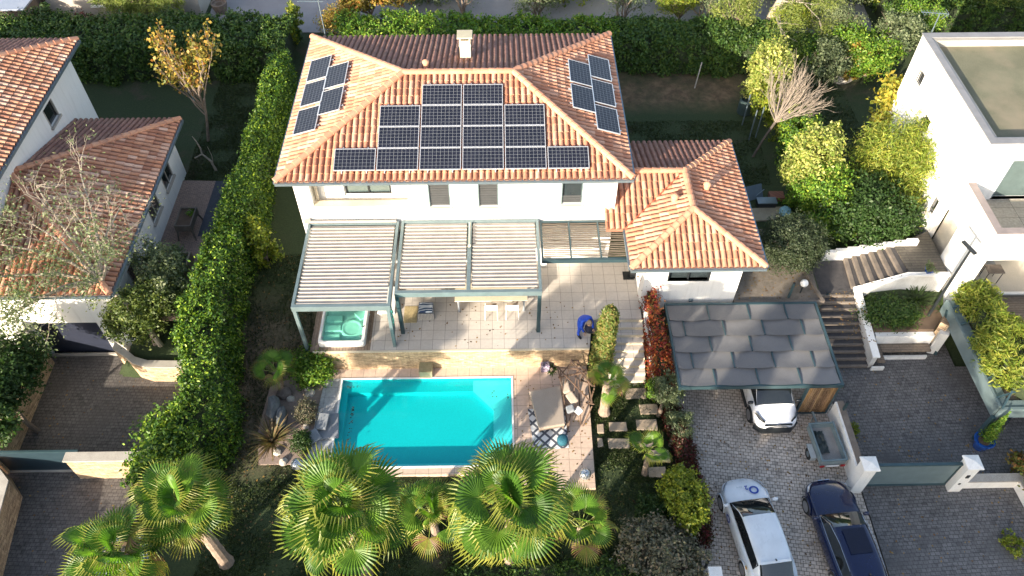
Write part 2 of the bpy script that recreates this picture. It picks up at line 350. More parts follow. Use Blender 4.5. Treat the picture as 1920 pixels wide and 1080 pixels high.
def tree(name, label, cat, base, ells, n, size, lm, group=None, trunk=(.12, .06), bark=None, seed=1, clump=.13, hollow=.5, asp=.55, stems=3, percl=48, lean=None, depth=2, partn='crown'):
    """tapered trunk with limbs reaching into the crown volumes, crown of leaf quads"""
    t = T(name, label, cat, base, 0, group)
    R = random.Random(seed); r = rg(seed)
    mb = MB(); B = Vector(base)
    top = Vector(np.mean([e[:3] for e in ells], axis=0))
    fork = B.lerp(top, .45); fork.z = B.z + (top.z-B.z)*.45
    mid = B.lerp(fork, .5) + Vector((R.uniform(-.08,.08), R.uniform(-.08,.08), 0))
    mb.tube([B - Vector((0,0,.1)), mid, fork], [trunk[0], trunk[0]*.8, trunk[1]], 8)
    for e in ells:
        c = Vector(e[:3])
        for k in range(stems):
            tgt = c + Vector((R.uniform(-.7,.7)*e[3], R.uniform(-.7,.7)*e[4], R.uniform(-.2,.8)*e[5]))
            m1 = fork.lerp(tgt, .5) + Vector((R.uniform(-.15,.15), R.uniform(-.15,.15), R.uniform(0,.2)))
            mb.tube([fork, m1, tgt], [trunk[1]*.7, trunk[1]*.4, trunk[1]*.12], 5)
            for j in range(depth):
                q = m1.lerp(tgt, R.random()); q2 = q + Vector((R.uniform(-.4,.4)*e[3], R.uniform(-.4,.4)*e[4], R.uniform(0,.5)*e[5]))
                mb.tube([q, q2], [trunk[1]*.25, trunk[1]*.07], 4)
    mb.build('trunk', bark or BARK, t)
    P, Nn = crown_pts(ells, n, r, clump, hollow, percl)
    Nn = Nn + np.array([0,0,.35])
    quads_mesh(partn, leaves(P, Nn, size, r, asp), lm, t)
    return t
def path_hedge(name, label, cat, pts, width, z0, z1, n, size, lm, seed=1, wob=.18, group=None, asp=.55):
    """hedge along a polyline: pts (x,y), per-point width and z values allowed"""
    r = rg(seed); k = len(pts); P2 = np.array([p[:2] for p in pts], float)
    W = np.array(width if hasattr(width,'__len__') else [width]*k, float)
    Z0 = np.array(z0 if hasattr(z0,'__len__') else [z0]*k, float); Z1 = np.array(z1 if hasattr(z1,'__len__') else [z1]*k, float)
    seg = np.linalg.norm(np.diff(P2, axis=0), axis=1); cum = np.concatenate([[0], np.cumsum(seg)]); L = cum[-1]
    t = T(name, label, cat, (P2[0][0], P2[0][1], Z0[0]), 0, group)
    def at(s):
        x = np.interp(s, cum, P2[:,0]); y = np.interp(s, cum, P2[:,1])
        e = .3; dx = np.interp(np.minimum(s+e,L), cum, P2[:,0]) - np.interp(np.maximum(s-e,0), cum, P2[:,0]); dy = np.interp(np.minimum(s+e,L), cum, P2[:,1]) - np.interp(np.maximum(s-e,0), cum, P2[:,1])
        l = np.hypot(dx, dy) + 1e-9
        return x, y, dx/l, dy/l, np.interp(s, cum, W), np.interp(s, cum, Z0), np.interp(s, cum, Z1)
    ncl = n//22
    s = r.random(ncl)*(L+.6)-.3; a = r.random(ncl)
    x, y, tx, ty, ww, a0, a1 = at(np.clip(s, 0, L))
    per = ww + 2*(a1-a0); q = a*per
    side = np.where(q < (a1-a0), -1, np.where(q > (a1-a0)+ww, 1, 0))
    off = np.where(side == 0, (q-(a1-a0))/ww*2-1, side*1.0)
    zz = np.where(side == 0, a1, np.where(side < 0, a0+q, a0 + (per-q)))
    wv = 1 + wob*(np.sin(s*1.7+seed)+np.sin(s*3.9+2*seed)*.6+ r.normal(0,.45,ncl))
    rnd = np.clip((zz-a0)/(a1-a0+1e-6), 0, 1); shrink = np.where(side != 0, 1-.28*rnd**3, 1-.0*off)
    cx = x + (-ty)*off*ww/2*wv*shrink + tx*(s-np.clip(s,0,L)); cyy = y + tx*off*ww/2*wv*shrink + ty*(s-np.clip(s,0,L))
    cz = zz + np.where(side == 0, wob*.8*(a1-a0)*.35*(np.sin(s*1.3+off)+np.sin(s*4.1+seed+off*2)*.5+r.normal(0,.5,ncl)) - .12*off**2*(a1-a0)*.4, 0)
    nx = np.where(side == 0, 0, -ty*off); ny = np.where(side == 0, 0, tx*off); nz = np.where(side == 0, 1, .25)
    idx = r.integers(0, ncl, n)
    P = np.stack([cx, cyy, cz], 1)[idx] + r.normal(0, 1, (n,3))*np.array([.11,.11,.10])
    Nn = np.stack([nx, ny, nz], 1)[idx]
    quads_mesh('foliage', leaves(P, Nn, size, r, asp, 1.0), lm, t)
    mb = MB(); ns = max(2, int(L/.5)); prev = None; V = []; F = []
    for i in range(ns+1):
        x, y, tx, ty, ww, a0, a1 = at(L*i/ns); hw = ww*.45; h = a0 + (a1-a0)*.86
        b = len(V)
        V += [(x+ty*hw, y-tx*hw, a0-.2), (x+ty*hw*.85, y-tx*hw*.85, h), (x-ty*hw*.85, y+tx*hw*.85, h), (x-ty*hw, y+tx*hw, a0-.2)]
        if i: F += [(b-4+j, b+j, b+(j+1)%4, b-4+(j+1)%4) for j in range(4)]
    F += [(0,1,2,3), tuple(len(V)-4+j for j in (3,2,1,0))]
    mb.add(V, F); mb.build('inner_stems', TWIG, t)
    return t
def shrub(name, label, base, rx, ry, rz, n, size, lm, seed=1, group=None, cat='shrub', clump=.17, asp=.55, dense=True):
    t = T(name, label, cat, base, 0, group); r = rg(seed); R = random.Random(seed)
    bx, by, bz = base
    ells = [(bx, by, bz+rz*.75, rx, ry, rz)] + [(bx+R.uniform(-.45,.45)*rx, by+R.uniform(-.45,.45)*ry, bz+rz*R.uniform(.6,1.15), rx*.6, ry*.6, rz*.6) for _ in range(3)]
    P, Nn = crown_pts(ells, n, r, clump, .6, 22)
    P[:,2] = np.maximum(P[:,2], bz+.02); Nn = Nn + np.array([0,0,.4])
    quads_mesh('foliage', leaves(P, Nn, size, r, asp), lm, t)
    mb = MB()
    for k in range(9):
        a = R.uniform(0, 6.28); q = Vector((bx+math.cos(a)*rx*.6, by+math.sin(a)*ry*.6, bz+rz*R.uniform(.9,1.3)))
        mb.tube([(bx+R.uniform(-.08,.08), by+R.uniform(-.08,.08), bz-.05), Vector((bx,by,bz)).lerp(q,.5)+Vector((0,0,.1)), q], [.03,.02,.006], 4)
    mb.build('stems', BARK, t)
    if dense:
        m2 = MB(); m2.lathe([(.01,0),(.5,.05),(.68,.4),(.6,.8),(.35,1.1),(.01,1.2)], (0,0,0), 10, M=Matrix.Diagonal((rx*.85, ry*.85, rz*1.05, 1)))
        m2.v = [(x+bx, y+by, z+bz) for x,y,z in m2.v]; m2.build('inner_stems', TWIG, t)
    return t
def blades(name, label, base, n, L, wd, lm, seed=1, cat='plant', droop=.5, group=None, rmin=.15, up=(.2,1.3)):
    """rosette of long strap leaves (flax, yucca)"""
    t = T(name, label, cat, base, 0, group); R = random.Random(seed); Q = []
    for i in range(n):
        a = R.uniform(0, 6.283); e = R.uniform(*up); l = L*R.uniform(.6,1.1)
        p = Vector(base) + Vector((math.cos(a), math.sin(a), 0))*rmin*R.random()*.6; d = Vector((math.cos(a)*math.cos(e), math.sin(a)*math.cos(e), math.sin(e)))
        side = Vector((-math.sin(a), math.cos(a), 0)); ns = 5; prev = None
        for k in range(ns+1):
            w2 = wd*(1-(k/ns)**2)*.5 + .002
            A, B_ = p+side*w2, p-side*w2
            if prev: Q.append([prev[0], A, B_, prev[1]])
            prev = (A, B_); d = (d + Vector((0,0,-droop/ns*(k+1)*.6))).normalized(); p = p + d*l/ns
    me = quads_mesh('blades', np.array([[list(v) for v in q] for q in Q]), lm, t)
    mb = MB(); mb.lathe([(.02,-.05),(.10,0),(.09,.12),(.03,.2)], base, 8); mb.build('stem', BARK, t)
    return t
# ------------------------------------------------------------------ fan palms
def fan_mesh(seed, L=1.15, R0=.95, nseg=28, droop=.35):
    """one frond in local space growing along +x from the crown; returns (blade mesh, petiole mesh)"""
    R = random.Random(seed); V = []; F = []
    hub = Vector((L, 0, L*.12)); tilt = R.uniform(-.25,.35)
    span = rad(R.uniform(112, 135))
    R2 = R.uniform(.05,.42)
    def pt(th, rr):
        bend = -droop*(rr/R0)**2*.55*(.6+.4*abs(math.sin(th)))
        x = math.cos(th)*rr; y = math.sin(th)*rr
        z = bend + abs(y)*R2 - (x*.22 if x > 0 else x*.1) + tilt*x*.4
        return Vector((hub.x+x, y, hub.z+z))
    for i in range(nseg):
        a0 = -span + 2*span*i/nseg; a1 = -span + 2*span*(i+1)/nseg; am = (a0+a1)/2
        rl = R0*(.72+.28*math.cos(am*.55))*R.uniform(.9,1.06); sp = .54*R0
        lift = Vector((0,0,.028))
        h0 = hub + Vector((math.cos(am)*.02, math.sin(am)*.02, 0))
        A, B_, C = pt(a0, sp), pt(am, sp)+lift, pt(a1, sp)
        e = .22*(a1-a0); m1 = pt(am, (sp+rl)/2+.03) + lift*.6; tip = pt(am+R.uniform(-.02,.02), rl) + Vector((R.uniform(-.02,.02), R.uniform(-.02,.02), -droop*R.uniform(.3,.9)))
        b = len(V); D0, D1 = pt(a0+e, (sp+rl)/2), pt(a1-e, (sp+rl)/2)
        V += [h0, A, B_, C, D0, m1, D1, tip]
        F += [(b,b+1,b+2),(b,b+2,b+3),(b+1,b+4,b+5,b+2),(b+2,b+5,b+6,b+3),(b+4,b+7,b+5),(b+5,b+7,b+6)]
    me = bpy.data.meshes.new('frond'); me.from_pydata(V, [], F); me.polygons.foreach_set('material_index', [1 if i % 6 >= 4 else 0 for i in range(len(F))]); me.update()
    mb = MB(); mb.tube([(0,0,0),(L*.35,0,L*.14),(L*.7,0,L*.17),hub,hub+Vector((.15,0,-.02))], [.035,.026,.018,.012,.004], 5)
    mp = bpy.data.meshes.new('petiole'); mp.from_pydata(mb.v, [], mb.f); mp.materials.append(PETI); mp.update()
    return me, mp
FANS = []
for k in range(10):
    a, b_ = fan_mesh(k+1, L=1.0+.07*(k%6), droop=.3+.13*(k%4))
    y_ = a.copy(); a.materials.append(L_PALM); a.materials.append(L_PTIP); y_.materials.append(L_PALMY); y_.materials.append(L_PALMY); FANS.append((a, b_, y_))
def palm(label, base, crown_z, cx, cyy, nf, scale, seed=1, yellow=.16, lo=-.7, hi=1.35, group='fan palms in the garden', tr=.16, young=False):
    t = T('fan_palm', label, 'palm tree', base, 0, group); R = random.Random(seed)
    mb = MB(); B = Vector(base); C = Vector((cx, cyy, crown_z)); pts = []; rs = []
    K = 14
    for i in range(K+1):
        f = i/K; p = B.lerp(C, f); pts.append(p); rs.append(tr*(1.35 if i == 0 else 1.0-.25*f)*(1+.09*(i%2)))
    mb.tube(pts, rs, 10); mb.build('trunk', PTRUNK, t)
    inv = wm(t).inverted(); ga = 2.399963
    for i in range(nf):
        f = (i+.5)/nf; e = lo + (hi-lo)*f**.9 + R.uniform(-.28,.28); a = i*ga + R.uniform(-.2,.2); s = scale*R.uniform(.85,1.12)*(1 if e < .9 else .85)
        bl, pe, ye = FANS[R.randrange(len(FANS))]
        M = Matrix.Translation(inv @ (C + Vector((0,0,(f-.5)*.45*scale)))) @ Matrix.Rotation(a,4,'Z') @ Matrix.Rotation(-e,4,'Y') @ Matrix.Rotation(R.uniform(-.75,.75),4,'X') @ Matrix.Diagonal((s,s,s,1))
        o = link('frond', ye if R.random() < (yellow if f < .35 else yellow*.12) else bl, t); o.matrix_basis = M
        q = link('petiole', pe, o)
    return t
# ================================================================== GROUND AND PAVED SURFACES
def S(a, b, x): t = np.clip((x-a)/(b-a), 0, 1); return t*t*(3-2*t)
def ground_z(x, y):
    main = -1.40 + 1.33*S(18.8, 25, y)
    left = -2.30 + 2.22*S(21.3, 21.8, y)
    right = -1.84 + 2.0*S(21.45, 21.75, y)
    st = -1.84 + 1.55*S(19.6, 23.0, y)
    rr = -1.84 + 1.75*S(20.6, 22.4, y)
    z = main
    z = z*(1-S(5.9,6.9,x)) + right*S(5.9,6.9,x)
    z = z*(1-S(13.9,14.2,x)) + st*S(13.9,14.2,x)
    z = z*(1-S(15.9,16.1,x)) + rr*S(15.9,16.1,x)
    bank = S(-12.5,-13.6,x)
    z = z*(1-bank) + left*bank
    mound = S(-17.0,-16.2,x)*S(-13.2,-13.6,x)*S(19.7,20.2,y)*(1-S(22.5,23.2,y))
    z = z*(1-mound) + (-1.15)*mound
    z = np.where(y > 24.8, np.minimum(z*(1-S(24.8,25.6,y)) + (-.07)*S(24.8,25.6,y), .2), z)
    z = z + .33*S(39.5, 42.2, y)
    z = np.where((x > -7.6) & (x < .9) & (y > 14.5) & (y < 19.3), -3.2, z)
    return z + .03*np.sin(x*1.7+y*.6)*np.sin(y*1.3-x*.4)
def make_ground():
    xs = np.concatenate([-np.geomspace(400, 33, 14), np.arange(-31.8, 31.9, .3), np.geomspace(33, 400, 14)])
    ys = np.concatenate([-np.geomspace(300, 4, 14), np.arange(-3, 56, .3), np.geomspace(57, 500, 16)])
    X, Y = np.meshgrid(xs, ys); Z = ground_z(X, Y)
    nx, ny = len(xs), len(ys); V = np.stack([X, Y, Z], -1).reshape(-1, 3)
    i = np.arange(nx-1)[None,:] + nx*np.arange(ny-1)[:,None]; F = np.stack([i, i+1, i+nx+1, i+nx], -1).reshape(-1, 4)
    me = bpy.data.meshes.new('ground'); me.from_pydata(V.tolist(), [], F.tolist())
    me.polygons.foreach_set('use_smooth', [True]*len(me.polygons))
    m, n, b = newmat('garden_ground')
    tc = NN(n, 'ShaderNodeTexCoord').outputs['Object']
    grass = ramp(n, noise(n, 14, 6, tc, .7), [(.3,(.022,.034,.012)),(.55,(.035,.055,.018)),(.75,(.055,.075,.028))])
    dry = ramp(n, noise(n, 10, 6, tc, .7), [(.3,(.04,.032,.02)),(.7,(.10,.078,.055))])
    sp = NN(n, 'ShaderNodeSeparateXYZ'); n.links.new(tc, sp.inputs[0])
    msk = ramp(n, noise(n, .33, 8, tc, .68), [(.56,(0,0,0)),(.70,(1,1,1))])
    c = mixc(n, msk, grass, dry)
    # bare strip west of the pool and the worn patch behind the house are earth, not lawn
    def band(sock, a, b_):
        mr = NN(n, 'ShaderNodeMapRange'); mr.clamp = True; n.links.new(sock, mr.inputs[0]); mr.inputs[1].default_value = a; mr.inputs[2].default_value = b_; return mr.outputs[0]
    def mul(p, q):
        x = NN(n, 'ShaderNodeMath', operation='MULTIPLY'); n.links.new(p, x.inputs[0]); n.links.new(q, x.inputs[1]); return x.outputs[0]
    strip = mul(mul(band(sp.outputs[0], -12.2, -11), band(sp.outputs[0], -7.6, -8.6)), mul(band(sp.outputs[1], 14.0, 16.5), band(sp.outputs[1], 23.5, 20.5)))
    wob = ramp(n, noise(n, .8, 6, tc, .7), [(.35,(.35,.35,.35)),(.6,(1,1,1))])
    c = mixc(n, mul(strip, wob), c, ramp(n, noise(n, 6, 7, tc, .7), [(.3,(.11,.08,.05)),(.7,(.28,.21,.145))]))
    back = mul(mul(band(sp.outputs[0], 5, 7), band(sp.outputs[0], 15, 12.5)), mul(band(sp.outputs[1], 35.0, 36.4), band(sp.outputs[1], 39.5, 38)))
    c = mixc(n, mul(back, wob), c, ramp(n, noise(n, 2.2, 7, tc, .7), [(.3,(.07,.045,.025)),(.7,(.25,.16,.09))]))
    n.links.new(c, b.inputs['Base Color']); b.inputs['Roughness'].default_value = .95
    bump(n, b, noise(n, 25, 6, tc, .75), .7, .04)
    me.materials.append(m); me.update()
    props(link('ground', me), kind='structure')
make_ground()
def slab(name, poly, z1, mat, th=.3, bevel=0): return props(MB().prism(poly, z1-th, z1).build(name, mat, bevel=bevel), kind='structure')
slab('terrace', [(-5.6,19.47),(3.55,19.47),(3.75,20.95),(5.9,20.95),(6.0,24.35),(-5.6,24.35)], 0, TERR, 1.0)
slab('driveway', [(6.55,3),(13.78,3),(13.78,21.42),(5.9,21.42),(6.75,18.5),(7.2,16),(7.1,10.5)], -1.75, PAVE, .2)
slab('neighbour_driveway', [(13.82,3),(32,3),(32,19.45),(19.6,19.45),(19.6,21.2),(16.0,21.0),(15.9,19.44),(13.82,19.44)], -1.72, PAVE_D, .2)
slab('left_driveway', [(-32,3),(-14.0,3),(-14.0,19.6),(-15.3,19.72),(-15.9,19.95),(-16.4,20.3),(-17.0,20.7),(-17.1,21.3),(-32,21.3)], -2.2, PAVE_L, .2)
slab('brick_path', [(-16.3,21.4),(-14.0,21.4),(-13.6,26),(-13.75,30.0),(-16.0,30.1)], .0, BRICKP, .3)
slab('slate_path', [(-14.35,26.2),(-13.35,26.2),(-13.45,30.0),(-14.35,30.0)], .012, noisy('blue_slate', (.04,.045,.06), (.06,.07,.09), 5, .9), .05)
slab('lane', [(-14.5,42.9),(22.5,42.25),(22.8,46.5),(-13.9,47.2)], .31, LANE, .3)
slab('side_road', [(-17.8,41.6),(-13.2,41.6),(-12.5,60),(-18.8,60)], .30, LANE, .3)
slab('planting_bed', [(9.95,21.62),(13.75,21.62),(13.9,26),(10.6,26)], .26, GRAVEL2, .4)
slab('rockery_bed', [(-9.7,15.0),(-7.75,15.0),(-7.62,18.9),(-8.6,19.3),(-9.9,18.6),(-10.0,16.4)], -1.31, GRAVEL, .3)
# pool deck with the basin cut out
def pool_deck():
    z = -1.25; mb = MB(); A = (-8.0,14.45); q = [(-6.92,14.72),(.33,14.72),(.33,18.93),(-6.92,18.93)]
    parts = [[(-7.62,18.93),(-7.62,19.46),(3.5,19.46),(3.5,18.93)], [(.33,13.76),(3.42,13.76),(3.5,18.93),(.33,18.93)],
             [(-7.85,14.42),(.33,14.42),(.33,14.72),(-7.85,14.72)]]
    for p in parts: mb.prism(p, z-.3, z)
    props(mb.build('pool_deck', DECKT), kind='structure')
    g = brickmat('grey_deck_tiles', (.40,.41,.42), (.36,.37,.38), (.18,.18,.18), .5, .5, .009, off=0, rough=.7)
    props(MB().prism([(-7.85,14.724),(-6.92,14.724),(-6.92,18.926),(-7.62,18.926)], z-.3, z+.002).build('pool_deck_west', g), kind='structure')
pool_deck()
def pool():
    t = T('swimming_pool', 'turquoise swimming pool with a pale corner bench and white rim below the stone wall', 'swimming pool', (-3.3,16.8,-1.25))
    x0,x1,y0,y1 = -6.85,.26,14.79,18.86; z = -1.25
    liner = noisy('pool_liner', (.010,.40,.44), (.014,.44,.48), .6, .5, 0)
    m = MB(); fl = -1.66
    oct_ = [(x0+.25,y0+.2),(-1.0,y0+.2),(x1-.75,y0+1.2),(x1-.75,y1-1.5),(-1.35,y1-.55),(x0+.25,y1-.55)]
    m.add([(p[0],p[1],fl) for p in oct_], [list(range(6))])
    k = len(oct_)
    m.add([(p[0],p[1],fl) for p in oct_]+[(p[0],p[1],-1.43) for p in oct_], [(i,(i+1)%k,k+(i+1)%k,k+i) for i in range(k)])
    m.build('basin', liner, t)
    pale = noisy('pale_pool_bench', (.20,.58,.60), (.30,.64,.65), .8, .5, 0)
    b = MB(); out = [(x0,y0),(-1.0,y0),(x1,y0),(x1,y0+1.6),(x1,y1),(x0,y1)]
    ring_out = [(x0,y0),(-1.0,y0),(x1,y0),(x1,y1),(-1.35,y1),(x0,y1)]
    zb = -1.43
    b.add([(p[0],p[1],zb) for p in ring_out]+[(p[0],p[1],zb) for p in oct_], [(i,(i+1)%6,6+(i+1)%6,6+i) for i in (0,1,2,3)])
    b.build('corner_bench', pale, t)
    b2 = MB(); b2.add([(p[0],p[1],zb) for p in ring_out]+[(p[0],p[1],zb) for p in oct_], [(i,(i+1)%6,6+(i+1)%6,6+i) for i in (4,5)])
    b2.add([(p[0],p[1],zb) for p in ((x0,y0),(x1,y0),(x1,y1),(x0,y1))]+[(p[0],p[1],z) for p in ((x0,y0),(x1,y0),(x1,y1),(x0,y1))], [(i,(i+1)%4,4+(i+1)%4,4+i) for i in range(4)])
    b2.build('pool_wall', liner, t)
    c = MB(); wv = .075
    for a in ((x0-wv,y1,x1+wv,y1+wv),(x0-wv,y0-wv,x1+wv,y0),(x0-wv,y0,x0,y1),(x1,y0,x1+wv,y1)): c.box(a[0]-(.003 if a[2]<=x0 else 0)+(.003 if a[0]>=x1 else 0),a[1]-(.003 if a[3]<=y0 else 0)+(.003 if a[1]>=y1 else 0),z-.28,a[2]-(.003 if a[2]<=x0 else 0)+(.003 if a[0]>=x1 else 0),a[3]-(.003 if a[3]<=y0 else 0)+(.003 if a[1]>=y1 else 0),z+.022)
    c.build('rim', WHITE, t)
    wmt = bpy.data.materials.new('pool_water'); wmt.use_nodes = True; n = wmt.node_tree; n.nodes.clear()
    out_ = NN(n,'ShaderNodeOutputMaterial'); tr = NN(n,'ShaderNodeBsdfTransparent'); gl = NN(n,'ShaderNodeBsdfGlossy'); gl.inputs['Roughness'].default_value = .02
    tr.inputs[0].default_value = (.42,1,1,1); fr = NN(n,'ShaderNodeFresnel'); fr.inputs[0].default_value = 1.33; mx = NN(n,'ShaderNodeMixShader')
    tc = NN(n,'ShaderNodeTexCoord').outputs['Object']
    bp = NN(n,'ShaderNodeBump'); bp.inputs['Strength'].default_value = .25; bp.inputs['Distance'].default_value = .03
    n.links.new(noise(n, 2.2, 3, tc), bp.inputs['Height']); n.links.new(bp.outputs[0], gl.inputs['Normal']); n.links.new(bp.outputs[0], fr.inputs['Normal'])
    geo = NN(n,'ShaderNodeNewGeometry'); inv = NN(n,'ShaderNodeMath', operation='SUBTRACT'); inv.inputs[0].default_value = 1; n.links.new(geo.outputs['Backfacing'], inv.inputs[1]); mu = NN(n,'ShaderNodeMath', operation='MULTIPLY'); n.links.new(fr.outputs[0], mu.inputs[0]); n.links.new(inv.outputs[0], mu.inputs[1])
    n.links.new(mu.outputs[0], mx.inputs[0]); n.links.new(tr.outputs[0], mx.inputs[1]); n.links.new(gl.outputs[0], mx.inputs[2]); n.links.new(mx.outputs[0], out_.inputs[0])
    wa = MB(); wa.add([(x0,y0,z-.06),(x1,y0,z-.06),(x1,y1,z-.06),(x0,y1,z-.06)], [(0,1,2,3)]); wa.build('water', wmt, t)
    # leaves blown against the tiles
    R = random.Random(4); d = MB()
    for i in range(70):
        if i < 40: x, y = -6.3+R.gauss(0,.05), R.uniform(15.6,17.6)
        elif i < 50: x, y = R.uniform(-6.7,-6.1), 18.55+R.gauss(0,.04)
        else: x, y = R.uniform(-.6,.15), R.choice((18.0, 15.3))+R.gauss(0,.12)
        d.obox((x,y,z-.055), (R.uniform(.02,.06),R.uniform(.02,.05),.004), R.uniform(0,3))
    d.build('floating_debris', TWIG, t)
pool()
# ================================================================== TILED ROOFS
def slope_tiles(bmesh_out, poly, per=.25, course=.38, seed=0, lift=0.0, mi=0):
    """real barrel tiles over a planar roof slope; poly[0]->poly[1] is the eave"""
    P = [Vector(p) for p in poly]; R = random.Random(seed)
    ex = (P[1]-P[0]).normalized(); nrm = (P[1]-P[0]).cross(P[2]-P[0]).normalized()
    if nrm.z < 0: nrm = -nrm
    ey = nrm.cross(ex).normalized()
    if (P[2]-P[0]).dot(ey) < 0: ey = -ey
    us = [(p-P[0]).dot(ex) for p in P]; vs_ = [(p-P[0]).dot(ey) for p in P]
    bm = bmesh.new()
    u = min(us)-per
    nseg = 6
    while u < max(us)+per:
        v = -.05
        while v < max(vs_)+course:
            du = R.uniform(-.008,.008); rot = R.uniform(-.012,.012)
            ra, rb = .098, .086
            rows = []
            for vv, rr, hh in ((v, ra, .034), (v+course*1.08, rb, .012)):
                row = []
                for j in range(nseg+1):
                    t = math.pi*j/nseg
                    q = P[0] + ex*(u+du+rot*(vv-v)*4 - rr*math.cos(t)) + ey*vv + nrm*(hh + lift + rr*.95*math.sin(t))
                    row.append(bm.verts.new(q))
                rows.append(row)
            for j in range(nseg): bm.faces.new((rows[0][j], rows[0][j+1], rows[1][j+1], rows[1][j]))
            c = bm.verts.new(P[0] + ex*(u+du) + ey*v + nrm*(lift+.02))
            for j in range(nseg): bm.faces.new((c, rows[0][j+1], rows[0][j]))
            v += course
        u += per
    cen = sum(P, Vector())/len(P)
    for i in range(len(P)):
        a, b = P[i], P[(i+1)%len(P)]
        e = (b-a).normalized(); side = e.cross(Vector((0,0,1))).normalized()
        if side.length < .1: continue
        if (cen-a).dot(side) > 0: side = -side
        off = .06 if i == 0 else .015
        bmesh.ops.bisect_plane(bm, geom=bm.verts[:]+bm.edges[:]+bm.faces[:], plane_co=a+side*off, plane_no=side, clear_outer=True)
    tm = bpy.data.meshes.new('t'); bm.to_mesh(tm); bm.free()
    bmesh_out.add([v.co[:] for v in tm.vertices], [list(p.vertices) for p in tm.polygons], mi)
    bpy.data.meshes.remove(tm)
def hip_roof(parent, slopes, ridges, mat, under_z=.16, name='roof', seed=1, rw=.15):
    mb = MB()
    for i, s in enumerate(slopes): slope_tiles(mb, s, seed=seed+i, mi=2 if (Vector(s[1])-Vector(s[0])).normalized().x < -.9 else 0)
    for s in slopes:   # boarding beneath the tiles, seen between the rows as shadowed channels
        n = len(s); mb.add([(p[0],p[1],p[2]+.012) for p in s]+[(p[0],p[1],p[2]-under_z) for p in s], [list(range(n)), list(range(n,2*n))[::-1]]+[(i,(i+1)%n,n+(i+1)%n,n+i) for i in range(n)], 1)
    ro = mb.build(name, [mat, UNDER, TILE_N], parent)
    rb = MB(); R = random.Random(seed)
    for a, b in ridges:
        a, b = Vector(a), Vector(b); d = b-a; L = d.length; d.normalize(); k = int(L/.36)+1
        x = d.cross(Vector((0,0,1))).normalized(); y = x.cross(d)
        for i in range(k):
            s0 = i*L/k-.03; s1 = (i+1)*L/k+.03; rows = []
            V = []
            for s_, r_, h in ((s0, rw*1.06, .10), (s1, rw*.93, .075)):
                for j in range(8):
                    t = math.pi*(j/7)*1.2-.1*math.pi
                    V.append(a + d*s_ + x*(-r_*math.cos(t)) + y*(h + r_*.8*math.sin(t)))
            F = [(j,j+1,8+j+1,8+j) for j in range(7)] + [tuple(range(8))[::-1], tuple(range(8,16))]
            rb.add(V, F)
    rb.build('ridge_tiles', RIDGE, ro)
    return ro
def gutter(parent, pts, r=.07):
    mb = MB()
    for a, b in zip(pts, pts[1:]): mb.beam(a, b, .13, .12)
    mb.build('gutter', GUTTER, parent)
def wall_open(mb, axis, a0, a1, z0, z1, c0, c1, holes):
    """wall along x ('x') or y ('y') between a0..a1, thickness c0..c1, with rectangular holes (a,b,za,zb)"""
    A = sorted({a0,a1,*[h[0] for h in holes],*[h[1] for h in holes]}); Z = sorted({z0,z1,*[h[2] for h in holes],*[h[3] for h in holes]})
    for i in range(len(A)-1):
        for j in range(len(Z)-1):
            am, zm = (A[i]+A[i+1])/2, (Z[j]+Z[j+1])/2
            if any(h[0] < am < h[1] and h[2] < zm < h[3] for h in holes): continue
            if axis == 'x': mb.box(A[i], c0, Z[j], A[i+1], c1, Z[j+1])
            else: mb.box(c0, A[i], Z[j], c1, A[i+1], Z[j+1])
